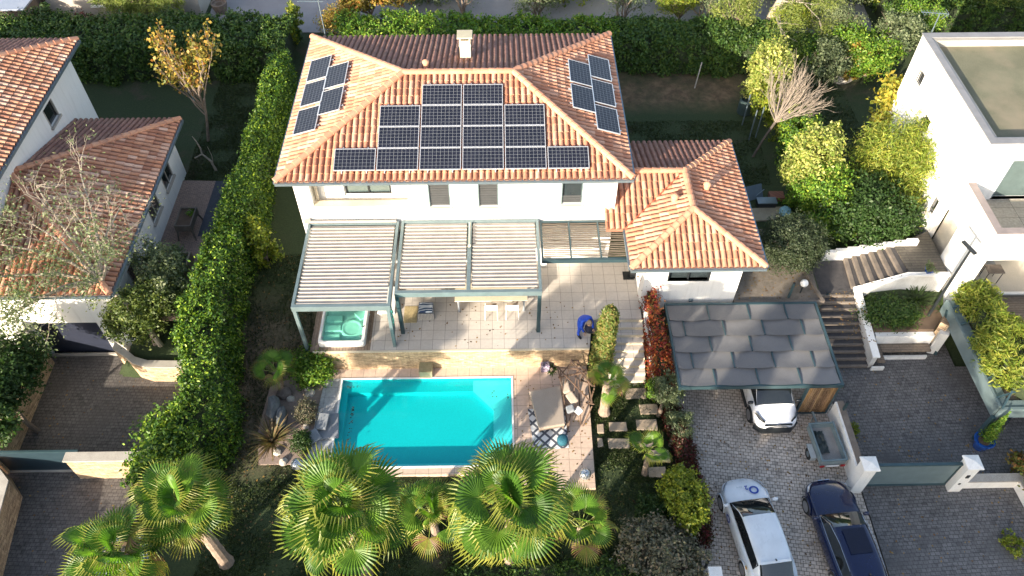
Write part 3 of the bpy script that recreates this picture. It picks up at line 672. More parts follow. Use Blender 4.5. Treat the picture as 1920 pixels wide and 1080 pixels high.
# ================================================================== MAIN HOUSE
def main_house():
    t = T('villa', 'white two storey villa under a red tiled hip roof covered with solar panels', 'house', (-2,29,0))
    ez = 5.35; x0,x1,y0,y1 = -9.08,5.23,23.96,34.24; rl, rr_, ry, rz = -4.19,.5,29.1,6.85
    FL,FR,BR,BL = (x0,y0,ez),(x1,y0,ez),(x1,y1,ez),(x0,y1,ez); A,B = (rl,ry,rz),(rr_,ry,rz)
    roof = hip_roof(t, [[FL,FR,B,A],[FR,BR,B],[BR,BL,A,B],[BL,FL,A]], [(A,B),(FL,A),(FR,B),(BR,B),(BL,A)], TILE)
    soff = MB().prism([(x0+.1,y0+.1),(x1-.1,y0+.1),(x1-.1,y1-.1),(x0+.1,y1-.1)], ez-.24, ez-.18); soff.build('soffit', WHITE, t)
    gutter(t, [(x0-.05,y0-.07,ez-.05),(x1+.05,y0-.07,ez-.05)]); gutter(t, [(x0-.07,y0,ez-.06),(x0-.07,y1,ez-.06)])
    gutter(t, [(x1+.07,y0,ez-.06),(x1+.07,y1,ez-.06)])
    W = MB(); wins = [(-3.11,-2.2,3.46,5.0),(-1.04,-.18,3.43,5.0),(2.44,3.34,3.53,4.98)]
    wall_open(W, 'x', -8.62, 4.75, -1.4, 5.12, 24.4, 24.7, [(-7.98,-3.96,3.55,5.0)]+wins+[(-7.2,-4.2,0,2.2),(-2.6,.6,0,2.2)])
    W.box(-8.62,24.7,-1.4,-8.32,33.7,5.12); W.box(4.45,24.7,-1.4,4.75,33.7,5.12); W.box(-8.32,33.4,-1.4,4.45,33.7,5.12)
    wall_open(W, 'x', -8.0, -3.9, 3.3, 5.1, 25.0, 25.15, [(-6.65,-4.72,3.78,5.0)])
    W.box(-8.1,24.7,3.3,-7.98,25.15,5.1); W.box(-3.96,24.7,3.3,-3.84,25.15,5.1)
    W.build('wall', WHITE, t)
    b = MB(); b.box(-7.98,24.36,3.50,-3.96,24.72,3.60); b.box(-7.98,24.72,3.3,-3.96,25.0,3.36); b.box(-7.978,24.72,3.36,-7.93,24.99,4.9); b.build('loggia_floor', BEIGE, t)
    g = MB(); g.box(-6.62,25.04,3.78,-4.75,25.08,5.0); wd = g.build('window', GLASS_G, t)
    f = MB()
    for xx in (-6.65,-5.7,-4.78): f.box(xx,24.985,3.80,xx+.06,25.03,5.0)
    f.box(-6.65,24.98,3.74,-4.72,25.03,3.80); f.build('window_frame', DARK, wd)
    sh = MB(); sh.box(-6.85,24.93,3.6,-6.7,24.97,5.0); sh.build('shutter', WHITE, t)
    pst = MB(); pst.box(-7.9,24.75,3.6,-7.8,24.85,5.0); pst.build('shade_rail', BEIGE, t)
    for i, h in enumerate(wins):
        g = MB(); g.box(h[0],24.52,h[2],h[1],24.56,h[3]); wd = g.build('window', GLASS, t)
        f = MB(); f.box(h[0],24.41,h[2],h[0]+.05,24.52,h[3]); f.box(h[1]-.05,24.41,h[2],h[1],24.52,h[3]); f.build('window_frame', TEAL_L, wd)
        s_ = MB(); s_.box(h[0]-.05,24.30,h[2]-.07,h[1]+.05,24.52,h[2]-.002); s_.build('sill', BEIGE, wd)
        l = MB(); k = 0; z = h[2]+.12
        while z < h[3]-.05:
            if i < 2 or z < h[2]+.45: l.obox(((h[0]+h[1])/2,24.47,z),(h[1]-h[0]-.10,.09,.018), rx=rad(35))
            z += .135
        l.build('louvre_shutter', plain('grey_blind', (.065,.068,.07), .5) if i == 0 else bpy.data.materials['grey_blind'], t)
    for x_ in (-7.2,-2.6):
        g = MB(); xx = x_; w_ = 3.0 if x_ < -5 else 3.2; g.box(xx,24.5,0,xx+w_,24.55,2.2); wd = g.build('patio_door', GLASS, t)
        f = MB()
        for q in range(4): f.box(xx+q*(w_-.06)/3,24.44,0,xx+q*(w_-.06)/3+.06,24.5,2.2)
        f.build('door_frame', DARK, wd)
    # chimney and roof vents
    c = MB(); c.box(-1.83,30.85,6.1,-1.35,31.3,7.28); c.box(-1.86,30.82,7.02,-1.32,31.33,7.08)
    for xx in (-1.83,-1.41): 
        for yy in (30.85,31.24): c.box(xx,yy,7.28,xx+.06,yy+.06,7.42)
    ch = c.build('chimney', BEIGE, roof, bevel=.01)
    MB().box(-1.93,30.76,7.42,-1.25,31.39,7.50).build('chimney_cap', noisy('cap_concrete', (.38,.35,.25), (.48,.44,.33), 3), roof, bevel=.015)
    MB().box(-1.79,30.89,7.282,-1.39,31.26,7.30).build('flue', DARK, roof)
    v = MB(); v.lathe([(.12,0),(.12,.22),(.16,.24),(.15,.30),(.05,.36)], (-3.27,29.75,6.72), 12); v.build('roof_vent', RIDGE, roof)
    return t
villa = main_house()
CELL = None
def solar():
    m, n, b = newmat('solar_cells')
    tc = NN(n, 'ShaderNodeTexCoord').outputs['Object']
    br = NN(n, 'ShaderNodeTexBrick'); br.offset = 0; br.inputs['Scale'].default_value = 1
    for k, v in (('Color1',(.010,.012,.022,1)),('Color2',(.014,.016,.028,1)),('Mortar',(.22,.24,.26,1))): br.inputs[k].default_value = v
    br.inputs['Mortar Size'].default_value = .0045; br.inputs['Brick Width'].default_value = .161; br.inputs['Row Height'].default_value = .161; br.inputs['Mortar Smooth'].default_value = .2
    n.links.new(tc, br.inputs['Vector']); n.links.new(br.outputs['Color'], b.inputs['Base Color']); b.inputs['Roughness'].default_value = .3
    b.inputs['Coat Weight'].default_value = .12; b.inputs['Specular IOR Level'].default_value = .2
    ALU = plain('aluminium_frame', (.70,.71,.73), .35, .6)
    w_, h_ = 1.66, 1.04
    MP = MB(); MP.box(-w_/2+.02,-h_/2+.02,-.02,w_/2-.02,h_/2-.02,.016)
    FR = MB()
    for q in ((-w_/2,-h_/2,w_/2,-h_/2+.028),(-w_/2,h_/2-.028,w_/2,h_/2),(-w_/2,-h_/2+.028,-w_/2+.028,h_/2-.028),(w_/2-.028,-h_/2+.028,w_/2,h_/2-.028)): FR.box(q[0],q[1],-.03,q[2],q[3],.024)
    RL = MB()
    RL2 = MB()
    for q, rr_ in ((-.5,RL),(.5,RL2)): rr_.box(q-.02,-h_/2-.10,-.09,q+.02,h_/2+.10,-.035)
    src = MP.build('solar_panel', m, villa, world=False); fr = FR.build('panel_frame', ALU, src, world=False); rl = RL.build('mounting_rail', ALU, src, world=False); rl2 = RL2.build('mounting_rail', ALU, src, world=False)
    V0 = wm(villa).inverted(); first = [True]
    def put(x, y, z, axis):
        if first[0]: o = src; first[0] = False
        else:
            o = src.copy(); COL.objects.link(o); o.parent = villa
            for ch in (fr, rl, rl2):
                c = ch.copy(); COL.objects.link(c); c.parent = o
        o.matrix_basis = V0 @ Matrix.Translation((x,y,z)) @ axis
    aF = Matrix.Rotation(math.atan(.2918), 4, 'X')
    rows = {27.82:(2,3), 26.80:(1,2,3,4), 25.79:(1,2,3,4), 24.78:(0,1,2,3,4,5)}
    for y, cols in rows.items():
        for c in cols: put(-6.79+.83+1.726*c, y, 5.35+(y-23.96)*.2918+.19, aF)
    sl_ = 1.5/4.89; aL = Matrix.Rotation(-math.atan(sl_), 4, 'Y') @ Matrix.Rotation(math.pi/2, 4, 'Z')
    for x, ys in ((-8.27,(31.08,29.27,27.36)),(-7.33,(30.13,28.30))):
        for y in ys: put(x, y, 5.35+(x+9.08)*sl_+.19, aL)
    sr = 1.5/4.73; aR = Matrix.Rotation(math.atan(sr), 4, 'Y') @ Matrix.Rotation(math.pi/2, 4, 'Z')
    for x, ys in ((3.50,(30.13,28.29)),(4.47,(30.93,29.07,27.22))):
        for y in ys: put(x, y, 5.35+(5.23-x)*sr+.19, aR)
solar()
def annex():
    t = T('garage_annex', 'low white annex with a smaller orange tiled hip roof beside the villa', 'house', (7.8,25,0))
    z = 2.9; FL,FR,BR = (5.19,21.3,z),(10.6,21.3,z),(10.62,29.1,z); A1,A2 = (7.92,26.1,3.78),(7.92,23.75,3.78)
    BW = (4.78,29.1,z); RW = (4.78,26.1,3.78); VB = (5.19,23.52,z); WB = (4.35,23.52,z); RW2=(4.35,26.1,3.78)
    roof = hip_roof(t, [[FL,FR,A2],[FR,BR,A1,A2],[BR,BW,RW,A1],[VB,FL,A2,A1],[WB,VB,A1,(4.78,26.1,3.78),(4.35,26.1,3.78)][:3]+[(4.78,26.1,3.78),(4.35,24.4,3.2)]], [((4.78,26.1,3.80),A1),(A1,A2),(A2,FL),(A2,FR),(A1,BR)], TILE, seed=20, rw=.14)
    v = MB(); v.tube([(VB[0],VB[1],VB[2]+.09),(A1[0],A1[1],A1[2]+.09)], .035, 6); v.build('valley_flashing', noisy('dark_red_flashing', (.30,.06,.03), (.42,.10,.05), 4), roof)
    for (x,y,zz) in ((8.75,25.2,3.6),(7.25,24.45,3.62)):
        q = MB(); q.lathe([(.13,0),(.12,.2),(.17,.22),(.16,.3),(.05,.38)], (x,y,zz), 12); q.build('roof_vent', RIDGE, roof)
    gutter(t, [(5.14,21.22,z-.06),(10.65,21.22,z-.06)]); gutter(t, [(5.12,21.3,z-.06),(5.12,23.5,z-.06)]); gutter(t, [(10.69,21.3,z-.06),(10.69,29.1,z-.06)])
    W = MB(); wall_open(W, 'x', 5.9, 9.95, -1.9, 2.78, 21.75, 22.0, [(6.9,8.6,1.6,2.3)])
    W.box(9.7,22.0,-1.9,9.95,28.6,2.78); W.box(5.9,28.35,-1.9,9.7,28.6,2.78); W.box(5.9,22.0,-1.9,6.15,28.35,2.78); W.build('wall', WHITE, t)
    g = MB(); g.box(6.9,21.9,1.6,8.6,21.95,2.3); wd = g.build('window', GLASS, t)
    f = MB(); f.box(6.87,21.72,1.55,8.63,21.9,1.6); f.box(6.87,21.72,1.6,6.92,21.9,2.32); f.box(8.58,21.72,1.6,8.63,21.9,2.32); f.box(7.72,21.8,1.6,7.78,21.9,2.3); f.build('window_frame', DARK, wd)
    b = MB(); b.box(8.0,21.66,.25,8.16,21.75,.36); b.build('wall_lamp', GUTTER, t)
    c = MB(); c.box(5.62,23.25,0,5.9,23.55,.7); c.build('wall_grille', DARK, t)
annex()
# ================================================================== NEIGHBOUR ON THE LEFT
def left_house():
    t = T('tiled_house', 'neighbouring white house with worn red tiles half behind the bare branched tree', 'house', (-20,26,0))
    z = 2.9; BR,FR = (-15.5,31.2,z),(-15.5,20.25,z); A = (-20.8,25.7,4.42); W0 = (-32,20.25,z); W1 = (-32,25.7,4.42); BL = (-22.2,31.2,z)
    K = (-23.5,28.4,3.66)
    roof = hip_roof(t, [[FR,BR,A],[W0,FR,A,W1],[BR,BL,(-22.4,25.7,4.42),A]], [(A,FR),(A,BR),(W1,A)], TILE2, seed=40, rw=.14)
    gutter(t, [(-15.42,20.2,z-.05),(-15.42,31.2,z-.05)]); gutter(t, [(-32,20.17,z-.05),(-15.45,20.17,z-.05)])
    W = MB(); wins = [(28.2,29.4,1.0,2.3),(26.0,27.2,1.0,2.3),(22.6,23.6,.6,1.6)]
    wall_open(W, 'y', 21.05, 30.7, -2.4, 2.78, -16.25, -16.0, wins)
    wall_open(W, 'x', -32, -16.25, -2.4, 2.78, 21.05, 21.3, [(-20.2,-17.4,-2.2,.1),(-26.6,-25.6,0,1)])
    W.box(-32,30.45,-2.4,-16.25,30.7,2.78); W.build('wall', WHITE, t)
    for a,b,c,d in wins:
        g = MB(); g.box(-16.07,a,c,-16.04,b,d); wd = g.build('window', GLASSK, t)
        f = MB(); f.box(-16.03,a-.06,c-.1,-15.90,b+.06,c-.003); f.box(-16.03,a,c,-15.98,a+.05,d); f.box(-16.03,b-.05,c,-15.98,b,d); f.box(-16.03,(a+b)/2-.02,c,-16.0,(a+b)/2+.02,d); f.build('window_frame', CAPST, wd)
    g = MB(); g.box(-20.2,21.18,-2.2,-17.4,21.24,.1); gd = g.build('garage_door', plain('navy_door', (.02,.025,.045), .5), t)
    MB().box(-26.6,21.15,0,-25.6,21.2,1).build('window', GLASS, t)
    MB().box(-20.4,20.95,-2.25,-17.2,21.05,-2.08).build('door_sill', CAPST, t)
    u = T('tiled_house', 'taller white house with a worn red tiled roof in the upper left corner', 'house', (-23,30,0))
    z = 5.7; c0,c1 = (-20.1,20.0,z),(-20.1,33.7,z); tp = (-25.0,28.6,7.2); tq=(-25.0,20,7.2)
    ro = hip_roof(u, [[c0,c1,tp,tq],[c1,(-34,33.7,z),(-34,28.6,7.2),tp]], [(tp,c1)], TILE2, seed=60, rw=.14)
    gutter(u, [(-20.03,20.0,z-.05),(-20.03,33.7,z-.05)])
    W = MB(); wall_open(W, 'y', 20.3, 33.2, 2.0, 5.55, -20.85, -20.6, [(29.4,30.4,3.9,4.8)]); W.box(-20.85,26,-.3,-20.6,33.2,2.0); W.box(-33,33.0,-.3,-20.85,33.2,5.55); W.box(-33,20.3,3.5,-20.85,20.5,5.55); W.build('wall', WHITE, u)
    g = MB(); g.box(-20.73,29.4,3.9,-20.69,30.4,4.8); wd = g.build('window', GLASSK, u)
    f = MB(); f.box(-20.66,29.34,3.8,-20.5,30.46,3.897); f.box(-20.66,29.4,3.9,-20.58,29.45,4.8); f.box(-20.66,30.35,3.9,-20.58,30.4,4.8); f.build('window_frame', CAPST, wd)
left_house()
# ================================================================== WHITE HOUSE ON THE RIGHT
def white_house():
    t = T('white_modern_house', 'white flat roofed modern house with a mossy roof at the right edge', 'house', (24,27,0))
    X = 19.45; zt = 6.5
    W = MB(); ow = [(30.75,31.35,4.65,5.35),(28.75,29.55,3.3,4.25),(25.55,26.1,1.35,2.35),(23.65,25.15,-.7,2.65)]
    wall_open(W, 'y', 21.55, 32.3, -1.0, 3.55, X, X+.3, [o for o in ow if o[3] < 3.5 and o[2] < 3])
    wall_open(W, 'y', 24.5, 32.3, 3.55, zt, X, X+.3, [ow[0], (28.75,29.55,3.55,4.25)])
    wall_open(W, 'x', X+.3, 34, 3.4, zt, 24.5, 24.8, [(20.78,23.6,3.55,5.6),(24.6,28.5,3.55,5.6)]); W.box(X+.3,32.0,-1,34,32.3,zt)
    # balcony volume
    W.box(X,21.55,3.55,X+.28,24.5,4.4); W.box(X+.28,21.55,2.85,34,21.83,4.4); W.box(X+.3,23.6,-.2,34,23.9,2.85)
    W.box(X+1.3,23.65,-.7,X+1.5,25.15,2.65)
    W.build('wall', WHITE, t)
    b = MB(); b.box(X+.3,21.83,2.86,34,24.5,3.42); b.box(X+.3,24.8,2.86,34,32.0,3.40); b.build('floor_slab', CONC, t)
    for i in range(4): pass
    tl = brickmat('balcony_tiles', (.40,.36,.29), (.36,.32,.26), (.12,.11,.09), 1.2, .6, .012, off=0)
    MB().box(X+.28,21.83,3.42,34,24.5,3.45).build('balcony_floor', tl, t)
    r = MB(); r.box(X+.42,24.9,6.05,34,32.0,6.16); r.build('roof', ROOFM, t)
    p = MB(); p.box(X-.04,24.45,zt,X+.27,32.34,zt+.05); p.box(X+.27,24.45,zt,34,24.82,zt+.05); p.box(X+.27,31.95,zt,34,32.34,zt+.052)
    p.build('parapet_cap', plain('grey_parapet_cap', (.22,.22,.23), .6), t)
    p = MB(); p.box(X+.3,24.81,6.1,X+.42,32.0,zt-.02); p.box(X+.42,24.81,6.1,34,24.93,zt-.02); p.box(X+.42,31.8,6.1,34,31.99,zt-.02); p.build('parapet_lining', noisy('bitumen_upstand', (.30,.29,.26), (.42,.40,.36), 2), t)
    p = MB(); p.box(X-.01,21.52,4.4,X+.3,24.5,4.44); p.box(X+.3,21.52,4.4,34,21.85,4.44); p.build('balcony_cap', plain('brown_cap', (.26,.22,.21), .6), t)
    for (x,y,a,b_) in ((23.9,29.0,.55,.35),(22.75,27.0,.5,.28),(27.0,27.2,.5,.28),(24.9,31.1,.28,1.0)): MB().box(x,y,6.16,x+a,y+b_,6.2).build('roof_patch', CONC, t)
    g = MB(); g.box(20.78,24.62,3.55,23.6,24.66,5.6); g.box(24.6,24.62,3.55,28.5,24.66,5.6); wd = g.build('balcony_window', GLASS_G, t)
    f = MB(); f.box(20.78,24.5,3.46,23.6,24.6,3.55); f.box(20.78,24.5,3.55,20.83,24.6,5.6); f.build('window_frame', GUTTER, wd)
    for o in ow[:3]:
        g = MB(); g.box(X+.16,o[0],o[2],X+.2,o[1],o[3]); wd = g.build('window', GLASSK, t)
        s_ = MB(); s_.box(X-.05,o[0]-.03,o[2]-.06,X+.16,o[1]+.03,o[2]-.003); s_.build('sill', BEIGE, wd)
        if o is ow[0]:
            s_ = MB()
            for k in range(5): s_.box(X+.05,o[0]+.05+k*.13,o[2],X+.08,o[0]+.08+k*.13,o[3])
            s_.build('window_bars', DARK, wd)
    g = MB(); g.box(X+.42,23.6,-.75,X+.5,25.2,2.7); g.build('entrance_door', noisy('beige_door', (.50,.46,.38), (.58,.54,.46), 2), t)
    MB().box(X+.3,21.7,-.9,34,23.6,.55).build('covered_terrace_floor', CONC, t)
    MB().box(X+.3,21.6,.55,34,21.72,.62).build('terrace_edge', WHITE, t)
    a = T('tv_antenna', 'rooftop aerial on a short mast at the corner of the white flat roofed house', 'antenna', (19.9,32.45,6.4))
    mb = MB(); mb.tube([(19.9,32.45,5.8),(19.9,32.45,7.5)], .03, 6); mb.build('mast', GUTTER, a)
    mb = MB(); mb.tube([(19.1,32.6,7.45),(20.3,32.4,7.45)], .018, 4)
    for k in range(9): mb.tube([(19.15+k*.13,32.59-k*.02-.22,7.45),(19.15+k*.13,32.59-k*.02+.22,7.45)], .009, 4)
    for s_ in (-1,1): mb.tube([(20.3,32.4,7.45),(20.05,32.4,7.45+s_*.25)], .012, 4)
    mb.build('receiver', GUTTER, a)
    a = T('tv_antenna', 'thin aerial mast rising behind the left end of the villa roof', 'antenna', (-8.6,34.4,5))
    mb = MB(); mb.tube([(-8.5,34.35,4.6),(-8.5,34.35,7.3)], .03, 6); mb.build('mast', GUTTER, a)
    mb = MB(); mb.tube([(-9.5,34.4,7.2),(-8.3,34.35,7.2)], .018, 4)
    for k in range(8): mb.tube([(-9.4+k*.13,34.2,7.2),(-9.4+k*.13,34.6,7.2)], .009, 4)
    mb.build('receiver', GUTTER, a)
white_house()
# ================================================================== PERGOLAS
def louvre_bank(x0, x1, y0, y1, z, parent):
    mb = MB(); n = int((y1-y0)/.195); p = (y1-y0)/n
    for i in range(n):
        y = y0+i*p; prof = [(0,-.03),(.0,.02),(.012,.04),(.03,.045),(.048,.036),(.054,.0),(p*.97,-.004),(p*.97,-.03)]
        V = [(x0+.05,y+a,z+b) for a,b in prof]+[(x1-.05,y+a,z+b) for a,b in prof]; k = len(prof)
        mb.add(V, [tuple(range(k))[::-1], tuple(range(k,2*k))]+[(j,(j+1)%k,k+(j+1)%k,k+j) for j in range(k)])
    return mb.build('louvre_panel', SLAT, parent)
def pergolas():
    t = T('louvred_pergola', 'white slatted pergola over the hot tub, set further forward than its twin', 'pergola', (-6.3,22,0))
    m = MB(); x0,x1,y0,y1 = -8.34,-4.46,19.6,24.3
    m.box(x0,y0,2.48,x1,y0+.16,2.75); m.box(x0,y0+.16,2.5,x0+.12,y1,2.755); m.box(x1-.12,y0+.16,2.5,x1,y1,2.755); m.box(x0+.12,y1-.14,2.5,x1-.12,y1,2.75)
    m.build('frame', TEAL_L, t, bevel=.01)
    for x in (x0+.08, x1-.12): MB().box(x-.07,y0+.02,-.02 if x > -6 else -1.3,x+.07,y0+.16,2.48).build('post', TEAL_L, t, bevel=.01)
    louvre_bank(x0+.12, x1-.12, y0+.18, y1-.22, 2.70, t)
    m = MB(); m.tube([(x0+.1,24.2,2.84),(x1-.1,24.2,2.84)], .06, 8); m.build('blind_roller', SLAT, t)
    m = MB(); m.obox((x0-.02,24.25,2.85),(.28,.16,.14),rz=.3); m.build('motor_housing', SLAT, t)
    # side screen with round holes
    s = MB(); R = random.Random(3)
    m2 = MB()
    m2.box(-4.62,19.8,.9,-4.585,20.35,.93); m2.box(-4.62,19.76,0,-4.585,19.8,2.45)
    for k in range(16): m2.beam((-4.6,19.85,.15+k*.1),(-4.6,20.45,.30+k*.1), .02, .035)
    m2.build('screen', TEAL, t)
    g = MB()
    for k in range(46): g.obox((-4.56,19.9+R.uniform(0,.45),.9+R.uniform(0,1.2)),(.02,.05,.05)); 
    g.build('mosaic', plain('turquoise_mosaic', (.05,.38,.33), .3), t)
    t = T('louvred_pergola', 'wide white slatted pergola of two bays over the dining table', 'pergola', (-1.4,22.3,0))
    x0,x1,y0,y1 = -4.36,1.52,20.28,24.36; m = MB(); z = .0
    m.box(x0,y0,2.46,x1,y0+.16,2.72); m.box(x0,y0+.16,2.48,x0+.12,y1,2.725); m.box(x1-.12,y0+.16,2.48,x1,y1,2.725); m.box(-1.5,y0+.16,2.48,-1.34,y1-.14,2.725); m.box(x0+.12,y1-.14,2.48,x1-.12,y1,2.72)
    m.build('frame', TEAL_L, t, bevel=.01)
    for x in (x0+.07, x1-.09): MB().box(x-.08,y0+.02,-.02,x+.08,y0+.17,2.46).build('post', TEAL, t, bevel=.01)
    louvre_bank(x0+.12,-1.5,y0+.3,y1-.16,2.67,t); louvre_bank(-1.34,x1-.12,y0+.3,y1-.16,2.67,t)
    m = MB(); m.tube([(-1.42,24.1,2.80),(-1.42,22.8,2.80)], .022, 6); m.lathe([(.07,0),(.07,.03)],(-1.42,22.75,2.78),10); m.build('crank_rod', BEIGE, t)
    m = MB(); m.tube([(1.48,24.55,2.85),(3.0,24.4,2.7)], .01, 4); m.build('cable', DARK, t)
    t = T('cane_pergola', 'small pergola roofed with brown cane slats between the white pergola and the annex', 'pergola', (3.4,23,0))
    m = MB(); x0,x1,y0,y1 = 1.58,5.15,22.05,24.36
    m.box(x0,y0,2.42,x1,y0+.14,2.60); m.box(x0,y1-.12,2.44,x1,y1,2.60); m.box(x0,y0+.14,2.44,x0+.08,y1-.12,2.6)
    for x in (2.78,4.02): m.box(x,y0+.14,2.45,x+.06,y1-.12,2.66)
    m.build('frame', TEAL, t);     R = random.Random(8); c = MB(); y = y0+.2
    while y < y1-.14:
        for a,b in ((x0+.09,2.77),(2.85,4.01),(4.09,x1)):
            c.tube([(a,y+R.uniform(-.012,.012),2.635+R.uniform(-.01,.01)),((a+b)/2,y+R.uniform(-.02,.02),2.62),(b,y+R.uniform(-.012,.012),2.635)], .026, 5)
        y += R.uniform(.09,.13)
    c.build('cane_slats', BAMB, t)
pergolas()
def carport():
    t = T('carport', 'carport roofed with overlapping grey fabric panels above the parked white van like car', 'carport', (10,19.3,-1.75))
    x0,x1,y0,y1 = 6.88,13.43,17.18,21.45; z = .40
    m = MB(); m.box(x0,y0,z-.16,x1,y0+.1,z+.04); m.box(x0,y1-.1,z-.16,x1,y1,z+.04); m.box(x1-.1,y0+.1,z-.16,x1,y1-.1,z+.045); m.box(x0,y0+.1,z-.16,x0+.08,y1-.1,z+.045)
    m.build('frame', TEAL, t)
    rows = 5; h = (y1-y0-.2)/rows; W_ = (x1-x0-.18)
    cols = [[.27,.54,.79],[.09,.35,.61,.87],[.24,.5,.76],[.10,.36,.62,.87],[.22,.49,.755]]
    R = random.Random(2)
    for r_ in range(rows):
        ya = y1-.1-h*(r_+1); e = [0]+cols[r_]+[1]
        for i in range(len(e)-1):
            a = x0+.08+W_*e[i]; b = x0+.08+W_*e[i+1]
            if i: MB().beam((a,ya,z+.025),(a,ya+h,z+.025),.05,.06).build('divider_bar', TEAL, t)
            N = 10; V = []; F = []
            for q in range(N+1):
                for p in range(N+1):
                    u, v = p/N, q/N
                    bulge = math.sin(math.pi*u)
                    yy = ya + (-.09*bulge-.01)*(1-v)**.5 + v*(h+.01)
                    V.append((a+.02+u*(b-a-.04), yy, z+.0+.05*bulge*(1-v)**1.2+.05*(1-v)-.03*math.sin(math.pi*v)+R.uniform(-.002,.002)))
            F = [(q*(N+1)+p,q*(N+1)+p+1,(q+1)*(N+1)+p+1,(q+1)*(N+1)+p) for q in range(N) for p in range(N)]
            MB().add(V, F).build('fabric_panel', FAB, t, smooth=True)
    for (x,y) in ((x0+.1,y0+.15),(x1-.08,y1-.1),(x0+.1,y1-.1)): MB().box(x-.05,y-.05,-1.75,x+.05,y+.05,z-.16).build('post', TEAL, t)
    s = T('timber_screen', 'slatted brown timber screen under the front corner of the carport', 'screen', (12.7,17.25,-1.75))
    m = MB(); m.box(12.05,17.2,-1.75,12.13,17.32,.23); m.box(13.28,17.2,-1.75,13.36,17.32,.23); m.box(12.13,17.2,-1.75,13.28,17.32,-1.67); m.build('frame', TEAL, s)
    m = MB(); R = random.Random(5); x = 12.15
    while x < 13.26: 
        w_ = R.uniform(.04,.07); m.box(x,17.22+R.uniform(0,.02),-1.66,x+w_,17.28,.2); x += w_+.022
    mt = tilemat('mixed_brown_timber', [(0,(.10,.06,.035)),(.35,(.19,.11,.05)),(.6,(.34,.20,.08)),(.8,(.13,.08,.05)),(1,(.40,.26,.13))]); m.build('slats', mt, s)
carport()
